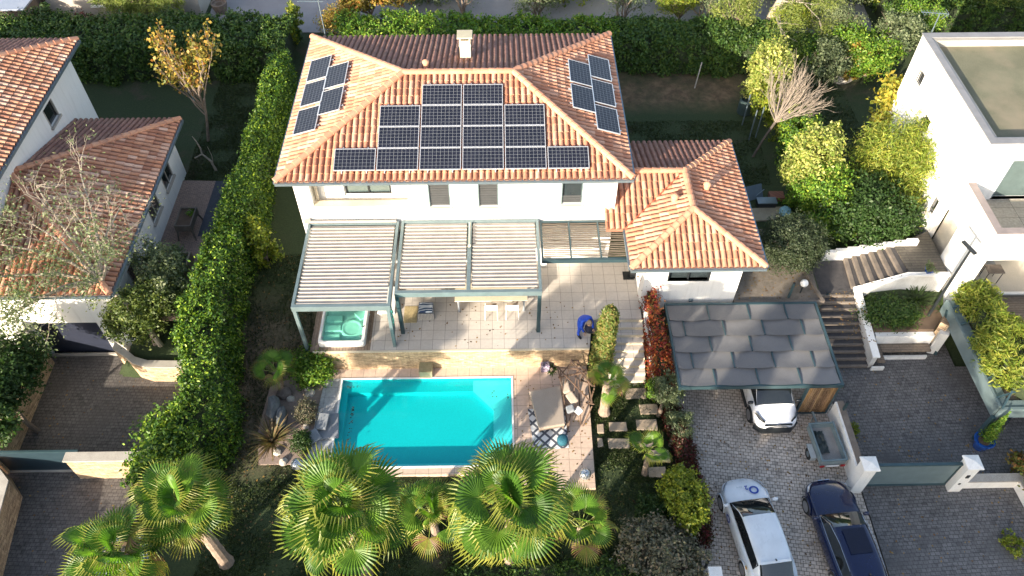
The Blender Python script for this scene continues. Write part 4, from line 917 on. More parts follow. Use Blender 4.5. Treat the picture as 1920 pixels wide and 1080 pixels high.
# ================================================================== WALLS, STEPS, GATES
def wall_thing(name, label, cat, build, mats):
    t = T(name, label, cat, build[0][1][0]); return t
def walls():
    t = T('stone_retaining_wall', 'pale dry stone wall between the terrace and the pool deck', 'wall', (-2,19.45,-1.25))
    MB().box(-7.95,19.40,-1.4,3.52,19.468,-.03).build('stone_face', STONE, t)
    MB().box(-7.97,19.38,-.03,3.54,19.469,.006).build('coping', BEIGE, t)
    t = T('hot_tub_platform', 'grey brown timber platform surrounding the hot tub', 'decking', (-7,21,0))
    MB().prism([(-8.1,19.47),(-5.602,19.47),(-5.602,24.3),(-8.1,24.3)], -1.35, -.012).build('boards', WOODT, t)
    # garden stairs
    t = T('garden_steps', 'wide pale stone steps going down from the terrace beside the cypress', 'steps', (5,20,0))
    for i in range(9):
        y = 20.93-i*.29; z = -.155*(i+1)
        if z < -1.4: z = -1.35
        MB().box(4.42,y-.29,-1.6,5.95-.0*i,y,z).build('step', TERR, t, bevel=.012)
        MB().box(4.42,y-.025,z,5.95,y-.002,z+.147).build('riser', BEIGE, t)
    t = T('low_curved_wall', 'low pale wall following the garden steps beside the red creeper', 'wall', (6.1,20,0))
    pts = [(5.98,22.0),(6.02,21.2),(6.0,20.6),(6.12,19.9),(6.2,19.2),(6.22,18.3)]
    poly = pts+[(x+.16,y) for x,y in reversed(pts)]; k = len(pts)
    zt = [.35,.25,.12,-.1,-.45,-1.1]; MB().prism(poly, -1.8, zt+zt[::-1]).build('wall', WHITE_OLD, t)
    # wall between the drives
    t = T('boundary_wall', 'low white wall with a grey stone cap running between the two driveways', 'wall', (13.6,15.5,-1.75))
    MB().box(13.42,14.0,-1.9,13.66,17.15,-.75).build('wall', WHITE, t); MB().box(13.50,14.0,-.75,13.74,17.15,-.70).build('coping', SLEEP, t)
    for (x,y) in ((13.63,16.75),(13.63,14.35)):
        q = T('fence_post', 'short dark post standing on the low wall beside the carport' if y > 16 else 'short dark post standing on the low wall next to the left gate pillar', 'post', (x,y,-.86))
        MB().box(x-.04,y-.04,-.86,x+.04,y+.04,-.15).build('upright', TEAL, q); MB().box(x-.055,y-.055,-.15,x+.055,y+.055,-.12).build('post_cap', DARK, q)
    t = T('boundary_wall', 'low white wall with grey coping turning the corner right of the gate', 'wall', (18,13.8,-1.75))
    MB().prism([(17.5,13.75),(19.75,13.75),(20.05,9.6),(20.3,9.6),(20.05,14.0),(17.5,14.0)], -1.9, -1.15).build('wall', WHITE_OLD, t)
    MB().prism([(17.5,13.7),(19.7,13.7),(20.0,9.6),(20.36,9.6),(20.1,14.05),(17.5,14.05)], -1.15, -1.09).build('coping', CAPST, t)
    for x, lb in ((13.5,'white gate pillar with a pyramid cap at the left end of the teal gate'),(17.35,'white gate pillar with an intercom at the right end of the teal gate')):
        p = T('gate_pillar', lb, 'pillar', (x,13.85,-1.75), group='pillars of the teal gate')
        MB().box(x-.23,13.62,-1.85,x+.23,14.08,.18).build('shaft', WHITE_OLD, p)
        m = MB(); m.add([(x-.3,13.55,.18),(x+.3,13.55,.18),(x+.3,14.15,.18),(x-.3,14.15,.18),(x-.3,13.55,.24),(x+.3,13.55,.24),(x+.3,14.15,.24),(x-.3,14.15,.24),(x,13.85,.36)],[(0,3,2,1),(0,1,5,4),(1,2,6,5),(2,3,7,6),(3,0,4,7),(4,5,8),(5,6,8),(6,7,8),(7,4,8)])
        m.build('pillar_cap', WHITE, p)
        if x > 15:
            MB().box(x-.06,13.59,-.55,x+.06,13.62,-.35).build('intercom', DARK, p); MB().box(x-.1,13.6,-1.1,x-.02,13.62,-1.0).build('keyhole_plate', DARK, p)
    g = T('sliding_gate', 'teal grey metal gate between the two white pillars', 'gate', (15.4,13.9,-1.75))
    m = MB(); m.box(13.75,13.92,-1.66,17.1,13.96,-.1); m.build('panel', TEAL_L, g)
    m = MB(); m.box(13.74,13.88,-.1,17.11,14.0,-.02); m.box(13.74,13.88,-1.70,17.11,14.0,-1.6); m.box(13.74,13.89,-1.6,13.8,13.99,-.1); m.box(17.05,13.89,-1.6,17.11,13.99,-.1); m.build('gate_frame', TEAL, g, bevel=.008)
    p = T('gate_pillar', 'pale gate pillar standing in the planted bed at the bottom edge', 'pillar', (7.15,9.9,-1.75)); x, y, _ = G(1338, 1080, -1.75)
    MB().box(7.0,9.85,-1.85,7.36,10.25,-.4).build('shaft', WHITE_OLD, p); MB().box(6.95,9.8,-.4,7.41,10.3,-.3).build('pillar_cap', WHITE_OLD, p)
    q = T('fence_post', 'dark slim post beside the white electric car by the flower bed', 'post', (7.1,10.75,-1.75)); MB().box(7.15,10.75,-1.8,7.22,10.82,-.9).build('upright', DARK, q); MB().box(7.12,10.72,-.9,7.25,10.85,-.87).build('post_cap', DARK, q)
    t = T('low_timber_edge', 'weathered low wall edging the flower bed beside the white electric car', 'wall', (6.7,11.5,-1.75))
    MB().prism([(6.72,9.5),(6.9,9.5),(6.55,12.2),(6.38,12.2)], -1.9, -1.25).build('wall', SLEEP, t)
    # left side
    t = T('stone_retaining_wall', 'curved dry stone wall with grey coping under the hedge by the left drive', 'wall', (-15,19.8,-2.2))
    pts = [(-17.0,20.55),(-16.4,20.15),(-15.9,19.75),(-15.3,19.55),(-13.7,19.5)]; poly = pts + [(x,y+.28) for x,y in reversed(pts)]
    MB().prism(poly, -2.4, -1.12).build('stone_face', STONE, t); MB().prism([(x,y-.03) for x,y in pts]+[(x,y+.32) for x,y in reversed(pts)], -1.12, -1.05).build('coping', CAPST, t)
    t = T('stone_retaining_wall', 'tall dry stone wall along the west side of the left drive', 'wall', (-21,18,-2.2))
    pa = [G(205,760-60,-2.2),G(190,780,-2.2),G(135,890,-2.2)]
    MB().prism([(-20.0,20.6),(-19.9,15.2),(-20.6,15.2),(-20.9,20.6)], -2.4, -.9).build('stone_face', STONE, t)
    t = T('stone_retaining_wall', 'dry stone wall with grey coping running down the bottom left edge', 'wall', (-19,12,-2.2))
    MB().prism([(-19.75,15.0),(-19.0,14.2),(-18.1,8),(-18.4,8),(-19.35,14.1),(-20.2,15.0)], -2.4, -.95).build('stone_face', STONE, t)
    MB().prism([(-19.8,15.05),(-18.95,14.25),(-18.05,8),(-18.5,8),(-19.4,14.15),(-20.25,15.05)], -.95, -.88).build('coping', CAPST, t)
    t = T('stone_pier_wall', 'short pale dry stone wall with grey coping at the right end of the left gate', 'wall', (-15.7,15.2,-2.2))
    MB().prism([(-17.0,14.95),(-13.9,14.95),(-13.9,15.25),(-17.0,15.25)], -2.4, -.75).build('stone_face', STONE, t)
    MB().prism([(-17.05,14.9),(-13.9,14.9),(-13.9,15.3),(-17.05,15.3)], -.75, -.67).build('coping', CAPST, t)
    t = T('sliding_gate', 'dark slate blue metal gate closing the left drive', 'gate', (-18.5,15.3,-2.2))
    MB().box(-20.4,15.33,-2.15,-16.6,15.38,-.72).build('panel', plain('slate_blue_metal', (.035,.065,.085), .4, .3), g if False else t); MB().box(-20.4,15.31,-.72,-16.6,15.40,-.66).build('top_rail', TEAL, t); MB().box(-20.3,15.25,-2.2,-16.6,15.42,-2.15).build('track', CAPST, t)
    t = T('stone_pier_wall', 'small white wall wing at the left of the garage under the tree', 'wall', (-21,21,-2.2)); MB().prism([(-21.0,21.04),(-20.5,21.04),(-20.0,20.3),(-20.5,20.3)], -2.4, .3).build('wall', WHITE_OLD, t)
walls()
def right_steps():
    t = T('sleeper_steps', 'long flight of dark steps edged with timber sleepers right of the carport', 'steps', (15,20,-1.7))
    n = 11; ya, yb = 19.45, 22.45; za, zb = -1.7, -.05
    for i in range(n):
        y = ya+(yb-ya)*i/n; z = za+(zb-za)*(i+1)/n; h = (yb-ya)/n
        MB().prism([(14.05-.02*i,y),(15.75-.03*i,y),(15.75-.03*i,y+h),(14.05-.02*i,y+h)], -2, z-.01).build('tread', TREAD, t)
        MB().prism([(14.07-.02*i,y-.03),(15.73-.03*i,y-.03),(15.73-.03*i,y+.06),(14.07-.02*i,y+.06)], z-.13, z+.012).build('nosing', SLEEP, t, bevel=.012)
    MB().prism([(13.85,22.45),(15.42,22.45),(15.5,24.25),(14.3,24.2),(13.85,23.5)], -2, -.05).build('landing', TREAD, t)
    t = T('sleeper_steps', 'upper flight of timber edged steps turning right up to the white house door', 'steps', (16.5,23.4,0))
    n = 6; xa, xb = 15.43, 17.75; 
    for i in range(n):
        f0, f1 = i/n, (i+1)/n; z = .14*(i+1)-.05
        x0 = xa+(xb-xa)*f0; x1 = xa+(xb-xa)*f1
        MB().prism([(x0,22.5),(x1,22.55),(x1+.1-.05*i,24.25),(x0+.1-.05*i,24.25)], -1, z-.01).build('tread', TREAD, t)
        MB().prism([(x0-.03,22.52),(x0+.16,22.52),(x0+.28-.05*i,24.24),(x0+.09-.05*i,24.24)], z-.14, z+.014).build('nosing', SLEEP, t, bevel=.012)
    MB().prism([(17.752,22.56),(19.42,22.56),(19.42,25.2),(17.6,24.26)], -1, .84).build('landing', brickmat('dark_landing_boards', (.12,.105,.085), (.09,.08,.065), (.02,.02,.02), 3, .16, .01), t)
    t = T('stepped_parapet', 'white rendered stepped parapet behind the upper flight of steps', 'wall', (16.5,24.35,0))
    m = MB()
    for i in range(8): m.box(14.6+i*.5,24.27,-.6,14.6+(i+1)*.5,24.45,.45+.10*i)
    m.build('wall', WHITE_OLD, t)
    t = T('white_planter', 'white walled raised bed filled with yucca and shrubs beside the sleeper steps', 'planter', (17,21,-1.7))
    poly = [(15.78,19.45),(15.52,22.35)]; 
    m = MB(); m.prism([(15.78,19.5),(16.0,19.5),(15.72,22.3),(15.5,22.3)], -1.9, [-.95,-.95,.02,.02])
    m.prism([(15.5,22.3),(15.72,22.3),(17.6,22.52),(19.3,22.35),(19.3,22.56),(17.6,22.54+.0),(15.5,22.49)], -1.2, [.02,.02,.9,1.0,1.0,.9,.02]); m.build('wall', WHITE_OLD, t)
    m = MB(); m.prism([(15.72,19.42),(16.04,19.42),(15.76,22.27),(15.44,22.3)], [-.95,-.95,.02,.02], [-.88,-.88,.09,.09])
    m.prism([(15.44,22.3),(15.76,22.24),(17.6,22.4),(19.32,22.28),(19.32,22.5),(17.6,22.6),(15.46,22.52)], [.02,.02,.9,1.0,1.0,.9,.02], [.09,.09,.97,1.07,1.07,.97,.09]); m.build('coping', WHITE, t)
    MB().prism([(16.0,20.55),(18.6,20.55),(19.35,21.4),(19.3,22.3),(15.75,22.25)], -1.7, -.45).build('soil_bed', SOIL, t)
    MB().box(16.05,20.32,-1.75,18.6,20.54,-.62).build('front_wall', WHITE_OLD, t)
    MB().prism([(18.62,20.5),(18.9,20.3),(19.4,21.2),(19.4,21.5)], -1.75, .1).build('stone_side', STONE, t)
    MB().prism([(18.62,20.2),(19.0,20.1),(19.3,20.7),(18.95,20.85)], -1.75, -.3).build('corner_block', WHITE_OLD, t)
    b = T('timber_bench', 'long weathered timber bench against the white planter', 'bench', (17.2,20,-1.7))
    MB().box(16.35,19.9,-1.22,18.5,20.31,-1.14).build('seat', WOODK, b); MB().box(16.4,19.86,-1.75,18.45,19.94,-1.5).build('plinth', WHITE_OLD, b)
    MB().box(16.02,19.35,-1.22,16.33,20.31,-1.139).build('side_seat', WOODK, b); MB().prism([(15.85,19.3),(16.4,19.3),(16.4,19.38),(15.85,19.38)], -1.75, -1.5).build('side_plinth', WHITE_OLD, b)
    # deck with raised teal balustrade
    t = T('timber_terrace', 'raised timber terrace in front of the white house behind the teal railing', 'decking', (21,19,0))
    MB().prism([(19.55,16.1),(32,16.1),(32,21.58),(19.5,21.58)], .25, .45).build('boards', WOODK, t)
    b = T('metal_balustrade', 'teal grey metal parapet with cross brackets round the timber terrace', 'railing', (19.4,18.5,.4))
    m = MB(); m.prism([(19.15,16.0),(19.5,16.0),(19.42,21.3),(19.05,21.3)], .50, .56); m.prism([(19.02,16.0),(19.12,16.0),(19.02,21.3),(18.92,21.3)], -.1, .62); m.box(19.12,15.86,.0,30,15.98,.6); m.box(19.12,15.98,.5,30,16.3,.555); m.build('planter_channel', TEAL_L, b)
    for y in (16.4,17.3,18.2,19.1,20.0,20.9): MB().beam((19.05,y,.58),(19.75,y+.1,.85),.06,.06).build('bracket', TEAL, b)
    MB().beam((19.1,15.9,.60),(19.6,16.5,.9),.07,.07).build('bracket', TEAL, b)
    MB().box(20.6,16.6,-1.75,20.7,21.3,.2).build('shade_sheet', DARK, b)  # dark sheet standing in for the shade beneath the open terrace
    for (x,y) in ((19.05,15.9),): MB().box(x-.08,y-.08,-1.75,x+.08,y+.08,.0).build('post', TEAL, b); MB().box(x+.1,y-.3,-1.75,x+.45,y-.1,.1).build('gate_leaf', DARK, b)
    MB().beam((18.95,20.1,-1.7),(18.95,20.9,.4),.12,.12).build('post', TEAL, b)
    # lamp post
    x, y, _ = G(1745,585,-.2)
    p = T('street_lamp', 'tall dark lamp post with a flat head in front of the white house', 'lamp post', (x,y,-.5))
    MB().tube([(x,y,-.6),(x,y,3.75)], [.07,.045], 8).build('pole', DARK, p); MB().obox((x-.02,y+.12,3.78),(.16,.75,.09), rz=rad(18)).build('lamp_head', DARK, p, bevel=.02)
    # globe lamp
    x, y, _ = G(1508,531,.9)
    p = T('globe_lamp', 'white glass globe lamp in the bed above the carport', 'garden lamp', (x,y,.26)); MB().tube([(x,y,.2),(x,y,.75)], .03, 8).build('stem', DARK, p)
    MB().lathe([(.001,-.18),(.09,-.155),(.155,-.09),(.18,0),(.155,.09),(.09,.155),(.001,.18)], (x,y,.9), 16).build('globe', plain('white_opal_glass', (.85,.85,.83), .2), p, smooth=True)
    for a, b_, lb in ((G(1478,558,.26),G(1494,520,1.15),'slanting teal post standing left of the white globe lamp'),(G(1540,575,-.9),G(1560,532,.3),'slanting teal post beside the dark step landing')):
        p = T('fence_post', lb, 'post', a); MB().box(a[0]-.04,a[1]-.04,a[2]-.1,a[0]+.04,a[1]+.04,a[2]+.95).build('upright', TEAL, p)
        MB().box(a[0]-.05,a[1]-.05,a[2]+.95,a[0]+.05,a[1]+.05,a[2]+.98).build('post_cap', DARK, p)
    t = T('timber_edging', 'grey timber beams edging the gravel bed behind the carport', 'edging', (12,21.6,.2))
    m = MB(); m.box(9.96,21.5,.1,13.75,21.62,.36); m.beam((13.78,21.5,.3),(13.3,24.0,.3),.12,.2); m.build('beam', SLEEP, t)
right_steps()
# ================================================================== CARS
def lerp(a, b, t): return a+(b-a)*t
def car(name, label, x, y, z, heading, L, W, H, paint, kind, extra=None):
    """heading: direction the nose points, 0 = +y. Local frame: +x nose."""
    t = T(name, label, 'car', (x,y,z), heading+math.pi/2)
    hw = W/2; hb = {'hatch':.98,'estate':.92,'suv':1.02}[kind]*1.0; gz = .2
    # stations: x, half width, bottom, bonnet/belt height
    if kind == 'suv': st = [(-.5,.80,.35,.80),(-.485,.93,.28,.98),(-.44,.98,.24,1.06),(-.3,1,.22,1.08),(0,1,.22,1.07),(.14,1,.22,1.06),(.22,.995,.22,1.05),(.32,.98,.22,1.00),(.42,.94,.24,.92),(.465,.86,.28,.84),(.492,.70,.34,.74),(.5,.52,.4,.66)]
    elif kind == 'hatch': st = [(-.5,.78,.35,.74),(-.487,.90,.28,.92),(-.44,.97,.22,1.0),(-.3,1,.2,1.0),(0,.985,.2,.98),(.16,.98,.2,.96),(.24,.985,.2,.93),(.32,.97,.2,.88),(.40,.92,.22,.80),(.455,.80,.26,.71),(.487,.62,.32,.62),(.5,.42,.38,.55)]
    else: st = [(-.5,.80,.35,.78),(-.487,.90,.28,.92),(-.44,.96,.22,.97),(-.3,1,.2,.97),(0,.99,.2,.95),(.10,.985,.2,.94),(.20,.98,.2,.90),(.32,.96,.2,.84),(.40,.92,.22,.78),(.455,.83,.26,.70),(.487,.68,.32,.62),(.5,.50,.38,.56)]
    V = []; F = []; k = 15
    for i, (fx, fw, zb, zt) in enumerate(st):
        X = fx*L; w_ = fw*hw
        half = [(w_*.88,zb),(w_*.97,zb+.10),(w_,lerp(zb,zt,.5)),(w_*.985,zt-.12),(w_*.93,zt-.035),(w_*.80,zt),(w_*.4,zt+.022)]
        pts = [(X,p,q) for p,q in half]+[(X,0,zt+.03)]+[(X,-p,q) for p,q in half[::-1]]
        V += pts
        if i: F += [(b0+j, b0+j+1, b0+k+j+1, b0+k+j) for b0 in [(i-1)*k] for j in range(k-1)]
    n = len(st); F += [tuple(range(k)), tuple((n-1)*k+j for j in range(k))[::-1]]; F += [(i*k, (i+1)*k, (i+1)*k+k-1, i*k+k-1) for i in range(n-1)]
    def put(nm, V, F, mt, parent=t, smooth=True, bevel=0, **pr):
        mb = MB(); mb.add(V, F); o = mb.build(nm, mt, parent, smooth=smooth, world=False, **pr)
        if smooth and len(F) > 30: 
            md = o.modifiers.new('subd', 'SUBSURF'); md.levels = 1; md.render_levels = 1
        return o
    body = put('body', V, F, paint)
    # greenhouse
    if kind == 'suv': gs = [(.315,.86,.80,1.05),(.175,.885,.74,1.47),(.10,.885,.73,1.60),(-.15,.89,.73,1.645),(-.36,.885,.72,1.62),(-.43,.87,.70,1.55),(-.485,.85,.76,1.10)]
    elif kind == 'hatch': gs = [(.245,.86,.80,.97),(.12,.88,.70,1.33),(.055,.885,.69,1.44),(-.10,.89,.69,1.50),(-.28,.875,.68,1.46),(-.37,.86,.66,1.40),(-.475,.82,.68,1.02)]
    else: gs = [(.175,.86,.78,.95),(.075,.87,.68,1.26),(.03,.875,.67,1.36),(-.12,.88,.67,1.42),(-.32,.87,.66,1.38),(-.41,.85,.64,1.32),(-.485,.80,.68,.99)]
    rings = []
    for fx, wb, wt, zt in gs:
        X = fx*L; zb = hb if kind != 'estate' else .94; zb = min(zb, zt-.01)
        B_, Tt = wb*hw, wt*hw
        half = [(B_,zb-.03),(lerp(B_,Tt,.08),lerp(zb,zt,.1)),(lerp(B_,Tt,.82),lerp(zb,zt,.86)),(Tt,zt-.02),(Tt*.86,zt+.015),(Tt*.45,zt+.035)]
        rings.append([(X,p,q) for p,q in half]+[(X,0,zt+.04)]+[(X,-p,q) for p,q in half[::-1]])
    k = 13; allv = [p for r_ in rings for p in r_]
    groups = {'roof':[], 'windscreen':[], 'side_window':[], 'side_window2':[], 'rear_window':[]}
    for i in range(len(rings)-1):
        for j in range(k-1):
            f = (i*k+j, i*k+j+1, (i+1)*k+j+1, (i+1)*k+j)
            side = j in (1, 10); top = 3 <= j <= 8
            if top and i in (0,1): key = 'windscreen'
            elif top and i == 5: key = 'rear_window'
            elif side and 0 <= i <= 4: key = 'side_window' if j == 1 else 'side_window2'
            else: key = 'roof'
            groups[key].append(f)
    groups['roof'] += [tuple(range(k)), tuple((len(rings)-1)*k+j for j in range(k))[::-1]]
    for key, fs in groups.items():
        used = sorted({v for f in fs for v in f}); mp = {v:i for i,v in enumerate(used)}
        nm = 'roof' if key == 'roof' else key.replace('2','')
        put(nm, [allv[v] for v in used], [tuple(mp[v] for v in f) for f in fs], paint if key == 'roof' else GLASSK, parent=t)
    # wheels
    wr = .33 if kind != 'suv' else .35; WHM = plain('tyre_rubber', (.02,.02,.02), .8); RIM = plain('alloy_rim', (.42,.43,.45), .3, .8)
    for fx in (.315,-.30):
        for s in (-1,1):
            X = fx*L; Y = s*(hw*.995-.10); M = Matrix.Rotation(math.pi/2, 4, 'X')
            mb = MB(); mb.lathe([(wr*.6,-.11),(wr*.93,-.105),(wr,-.07),(wr,.07),(wr*.93,.105),(wr*.6,.11)], (0,0,0), 20, M=M)
            mb.v = [(a+X,b+Y,c+wr) for a,b,c in mb.v]; ty = mb.build('wheel', WHM, t, world=False)
            mb = MB(); mb.lathe([(wr*.66,-.115),(wr*.62,-.10),(wr*.2,-.09),(.01,-.10)], (0,0,0), 20, M=Matrix.Rotation(0 if s<0 else math.pi,4,'Z') @ M @ Matrix.Rotation(math.pi,4,'X'))
            mb.v = [(a+X,b+Y,c+wr) for a,b,c in mb.v]; mb.build('rim', RIM, ty, world=False)
            # arch lip
            mb = MB(); pts = [(X+math.cos(a)*(wr+.045), s*(hw*1.0-.005), wr+math.sin(a)*(wr+.045)) for a in [math.pi*q/10 for q in range(11)]]
            mb.tube(pts, .03, 5); mb.build('wheel_arch', DARK if kind == 'suv' else paint, body, world=False)
    for s in (-1,1):   # mirrors
        mb = MB(); mx = gs[0][0]*L-.12; mb.lathe([(.01,-.12),(.07,-.10),(.085,0),(.07,.08),(.01,.11)], (0,0,0), 10, M=Matrix.Rotation(rad(90),4,'X'))
        mb.v = [(a*.8+mx, b+s*(hw+.06), c+hb+.07) for a,b,c in mb.v]; mb.build('door_mirror', paint if kind != 'suv' else DARK, t, smooth=True, world=False)
    zh = {'suv':.80,'hatch':.66,'estate':.66}[kind]; HL = plain('headlamp_glass', (.35,.37,.40), .1, .3, 1)
    TL = plain('tail_lamp', (.35,.01,.015), .15, 0, 1)
    for s in (-1,1):
        mb = MB(); fr = L*.5
        q = [(fr-.10,s*hw*.60,zh),(fr-.26,s*hw*.82,zh+.06),(fr-.52,s*hw*.945,zh+.14),(fr-.50,s*hw*.88,zh+.185),(fr-.27,s*hw*.72,zh+.12),(fr-.13,s*hw*.56,zh+.06)]
        n_ = len(q); up = [(a,b,c+.03) for a,b,c in q]
        mb.add(q+up, [tuple(range(n_)),tuple(range(n_,2*n_))[::-1]]+[(i,(i+1)%n_,n_+(i+1)%n_,n_+i) for i in range(n_)]); mb.build('headlight', HL if kind != 'suv' else GLASSK, t, world=False)
        mb = MB(); mb.obox((-L*.492,s*hw*.74,zh+.18),(.08,hw*.36,.16), rz=-s*.25); mb.build('tail_light', TL, t, world=False, bevel=.01)
    mb = MB(); mb.obox((L*.5+.0,0,.48),(.03,.52,.11)); mb.build('number_plate', plain('number_plate_white', (.75,.76,.78), .5), t, world=False)
    if extra: extra(t, L, W, hb)
    return t
def text_mesh(name, s, size, mt, parent, M, font_scale=1, off=0):
    cu = bpy.data.curves.new(name, 'FONT'); cu.body = s; cu.size = size; cu.extrude = .003; cu.align_x = 'CENTER'; cu.align_y = 'CENTER'; cu.offset = off
    o = bpy.data.objects.new(name, cu); COL.objects.link(o)
    dg = bpy.context.evaluated_depsgraph_get(); me = bpy.data.meshes.new_from_object(o.evaluated_get(dg)); bpy.data.objects.remove(o)
    me.materials.clear(); me.materials.append(mt); me.transform(M)
    return link(name, me, parent)
def carpaint(name, c, rough=.25, metal=0.0):
    m, n, b = newmat(name); f = noise(n, 1.4, 5)
    n.links.new(ramp(n, f, [(.3, tuple(x*.88 for x in c)), (.7, tuple(min(1,x*1.05) for x in c))]), b.inputs['Base Color'])
    n.links.new(ramp(n, noise(n, 5, 6), [(.3,(rough,)*3),(.8,(rough+.25,)*3)]), b.inputs['Roughness']); b.inputs['Metallic'].default_value = metal; b.inputs['Coat Weight'].default_value = .45; b.inputs['Coat Roughness'].default_value = .06
    return m
BLUE = plain('logo_blue', (.01,.05,.32), .4); LGREY = plain('logo_grey', (.35,.42,.50), .5)
def zoe_extra(t, L, W, hb):
    def on_bonnet(px, py): return .02
    # lettering lies on the bonnet, read from the nose
    rot = Matrix.Rotation(math.pi/2, 4, 'Z')
    zt = .905
    Mx = Matrix.Translation((L*.345, -.33, zt+.01)) @ Matrix.Rotation(rad(9), 4, 'Y') @ rot
    text_mesh('logo_lettering', 'O', .46, BLUE, t, Mx, off=.012)
    text_mesh('logo_lettering', '2', .24, BLUE, t, Matrix.Translation((L*.345+.12, -.08, zt-.005)) @ Matrix.Rotation(rad(9), 4, 'Y') @ rot, off=.008)
    text_mesh('faint_lettering', 'care', .13, LGREY, t, Matrix.Translation((L*.345+.16, .18, zt-.005)) @ Matrix.Rotation(rad(9), 4, 'Y') @ rot)
    mb = MB(); mb.lathe([(.07,-.005),(.07,.005)], (0,0,0), 14, M=Matrix.Rotation(rad(90),4,'X')); mb.v = [(a-L*.33,b+W/2+.005,c+.82) for a,b,c in mb.v]
    mb.build('round_sticker', plain('yellow_sticker', (.60,.32,.04), .5), t, world=False)
    Ms = Matrix.Translation((L*.13, W/2+.012, .66)) @ Matrix.Rotation(math.pi,4,'Z') @ Matrix.Rotation(math.pi/2,4,'X')
    text_mesh('side_lettering', 'O', .42, BLUE, t, Ms, off=.012)
    mb = MB(); mb.add([(-L*.345,-.02,1.50),(-L*.345,.02,1.50),(-L*.365,.02,1.49),(-L*.375,0,1.60),(-L*.365,-.02,1.49)], [(0,1,2,4),(0,3,1),(1,3,2),(2,3,4),(4,3,0)]); mb.build('roof_aerial', DARK, t, world=False)
    R = random.Random(1)
    mb = MB(); mb.obox((-L*.365,0,1.445),(.10,W*.62,.02),ry=rad(-20)); mb.build('spoiler', t.children[0].data.materials[0], t, world=False, bevel=.008)
def suv_extra(t, L, W, hb):
    mb = MB()   # dark lower bumper and sill cladding
    for s in (-1,1): mb.obox((0,s*(W/2-.01),.33),(L*.44,.06,.2))
    mb.obox((L*.497,0,.40),(.14,W*.60,.30)); 
    for s in (-1,1): mb.obox((L*.472,s*W*.375,.40),(.44,.12,.30),rz=-s*rad(48))
    mb.build('bumper_cladding', DARK, t, world=False)
    mb = MB(); mb.obox((L*.497,0,.78),(.05,W*.60,.06)); mb.build('grille', DARK, t, world=False)
    CH = plain('chrome', (.7,.7,.72), .15, 1)
    mb = MB()
    for q in (0,.055):
        for s in (-1,1): mb.obox((L*.497+.02,s*.05,.83+q-.05),(.02,.12,.022),rx=-s*rad(28))
    mb.build('chevron_emblem', CH, t, world=False)
    mb = MB()
    for s in (-1,1): mb.tube([(L*.02,s*W*.36,1.66),(-L*.34,s*W*.35,1.66)], .018, 6)
    mb.build('roof_rail', DARK, t, world=False)
    mb = MB(); mb.add([(L*.503,-.3,.60),(L*.503,.3,.60),(L*.503,.25,.57),(L*.503,-.25,.57)],[(0,1,2,3)]); mb.build('lower_trim', CH, t, world=False)
    mb = MB(); mb.obox((L*.29,-.05,1.13),(.02,.9,.015),rz=.05); mb.build('wiper', DARK, t, world=False)
car('electric_hatchback', 'pale white hatchback with a blue round logo on its bonnet', 9.17, 11.95, -1.75, rad(7), 4.15, 1.78, 1.5, carpaint('white_car_paint', (.62,.68,.74), .22), 'hatch', zoe_extra)
def estate_extra(t, L, W, hb):
    CH = plain('chrome_trim', (.6,.62,.64), .2, 1)
    mb = MB()
    for s in (-1,1):
        mb.tube([(L*.17,s*W*.432,.955),(0,s*W*.444,.965),(-L*.25,s*W*.44,.965),(-L*.42,s*W*.42,.97)], .014, 4)
        mb.tube([(L*.165,s*W*.42,.99),(L*.06,s*W*.375,1.30),(-L*.1,s*W*.358,1.41),(-L*.32,s*W*.352,1.37)], .010, 4)
    mb.build('chrome_trim', CH, t, world=False)
    mb = MB()
    for s in (-1,1): mb.obox((L*.497,s*.13,.62),(.03,.2,.12)); 
    mb.build('kidney_grille', CH, t, world=False)
    mb = MB(); mb.add([(-L*.30,-.05,1.455),(L*.0,-.40,1.47),(L*.0,.40,1.47),(-L*.20,.40,1.46),(-L*.20,-.4,1.46)],[(1,2,3,4)]); mb.build('sunroof', plain('tinted_sunroof', (.003,.005,.02), .25), t, world=False)
    mb = MB(); mb.lathe([(.04,0),(.03,.05),(.005,.07)], (-L*.36,0,1.41), 8); mb.build('roof_aerial', DARK, t, world=False)
car('estate_car', 'glossy dark navy estate car parked beside the white electric hatchback', 12.36, 11.6, -1.75, rad(5), 4.6, 1.80, 1.45, carpaint('navy_car_paint', (.002,.008,.045), .1, .0), 'estate', estate_extra)
car('compact_suv', 'white crossover with black lower bumper standing nose out under the carport', 10.88, 18.4, -1.75, rad(182), 4.35, 1.86, 1.66, carpaint('bright_white_paint', (.74,.75,.78), .2), 'suv', suv_extra)
car('parked_car', 'white car mostly hidden behind the fan palms at the bottom left corner', -13.95, 10.9, -2.2, rad(6), 4.2, 1.78, 1.5, bpy.data.materials['bright_white_paint'], 'hatch')
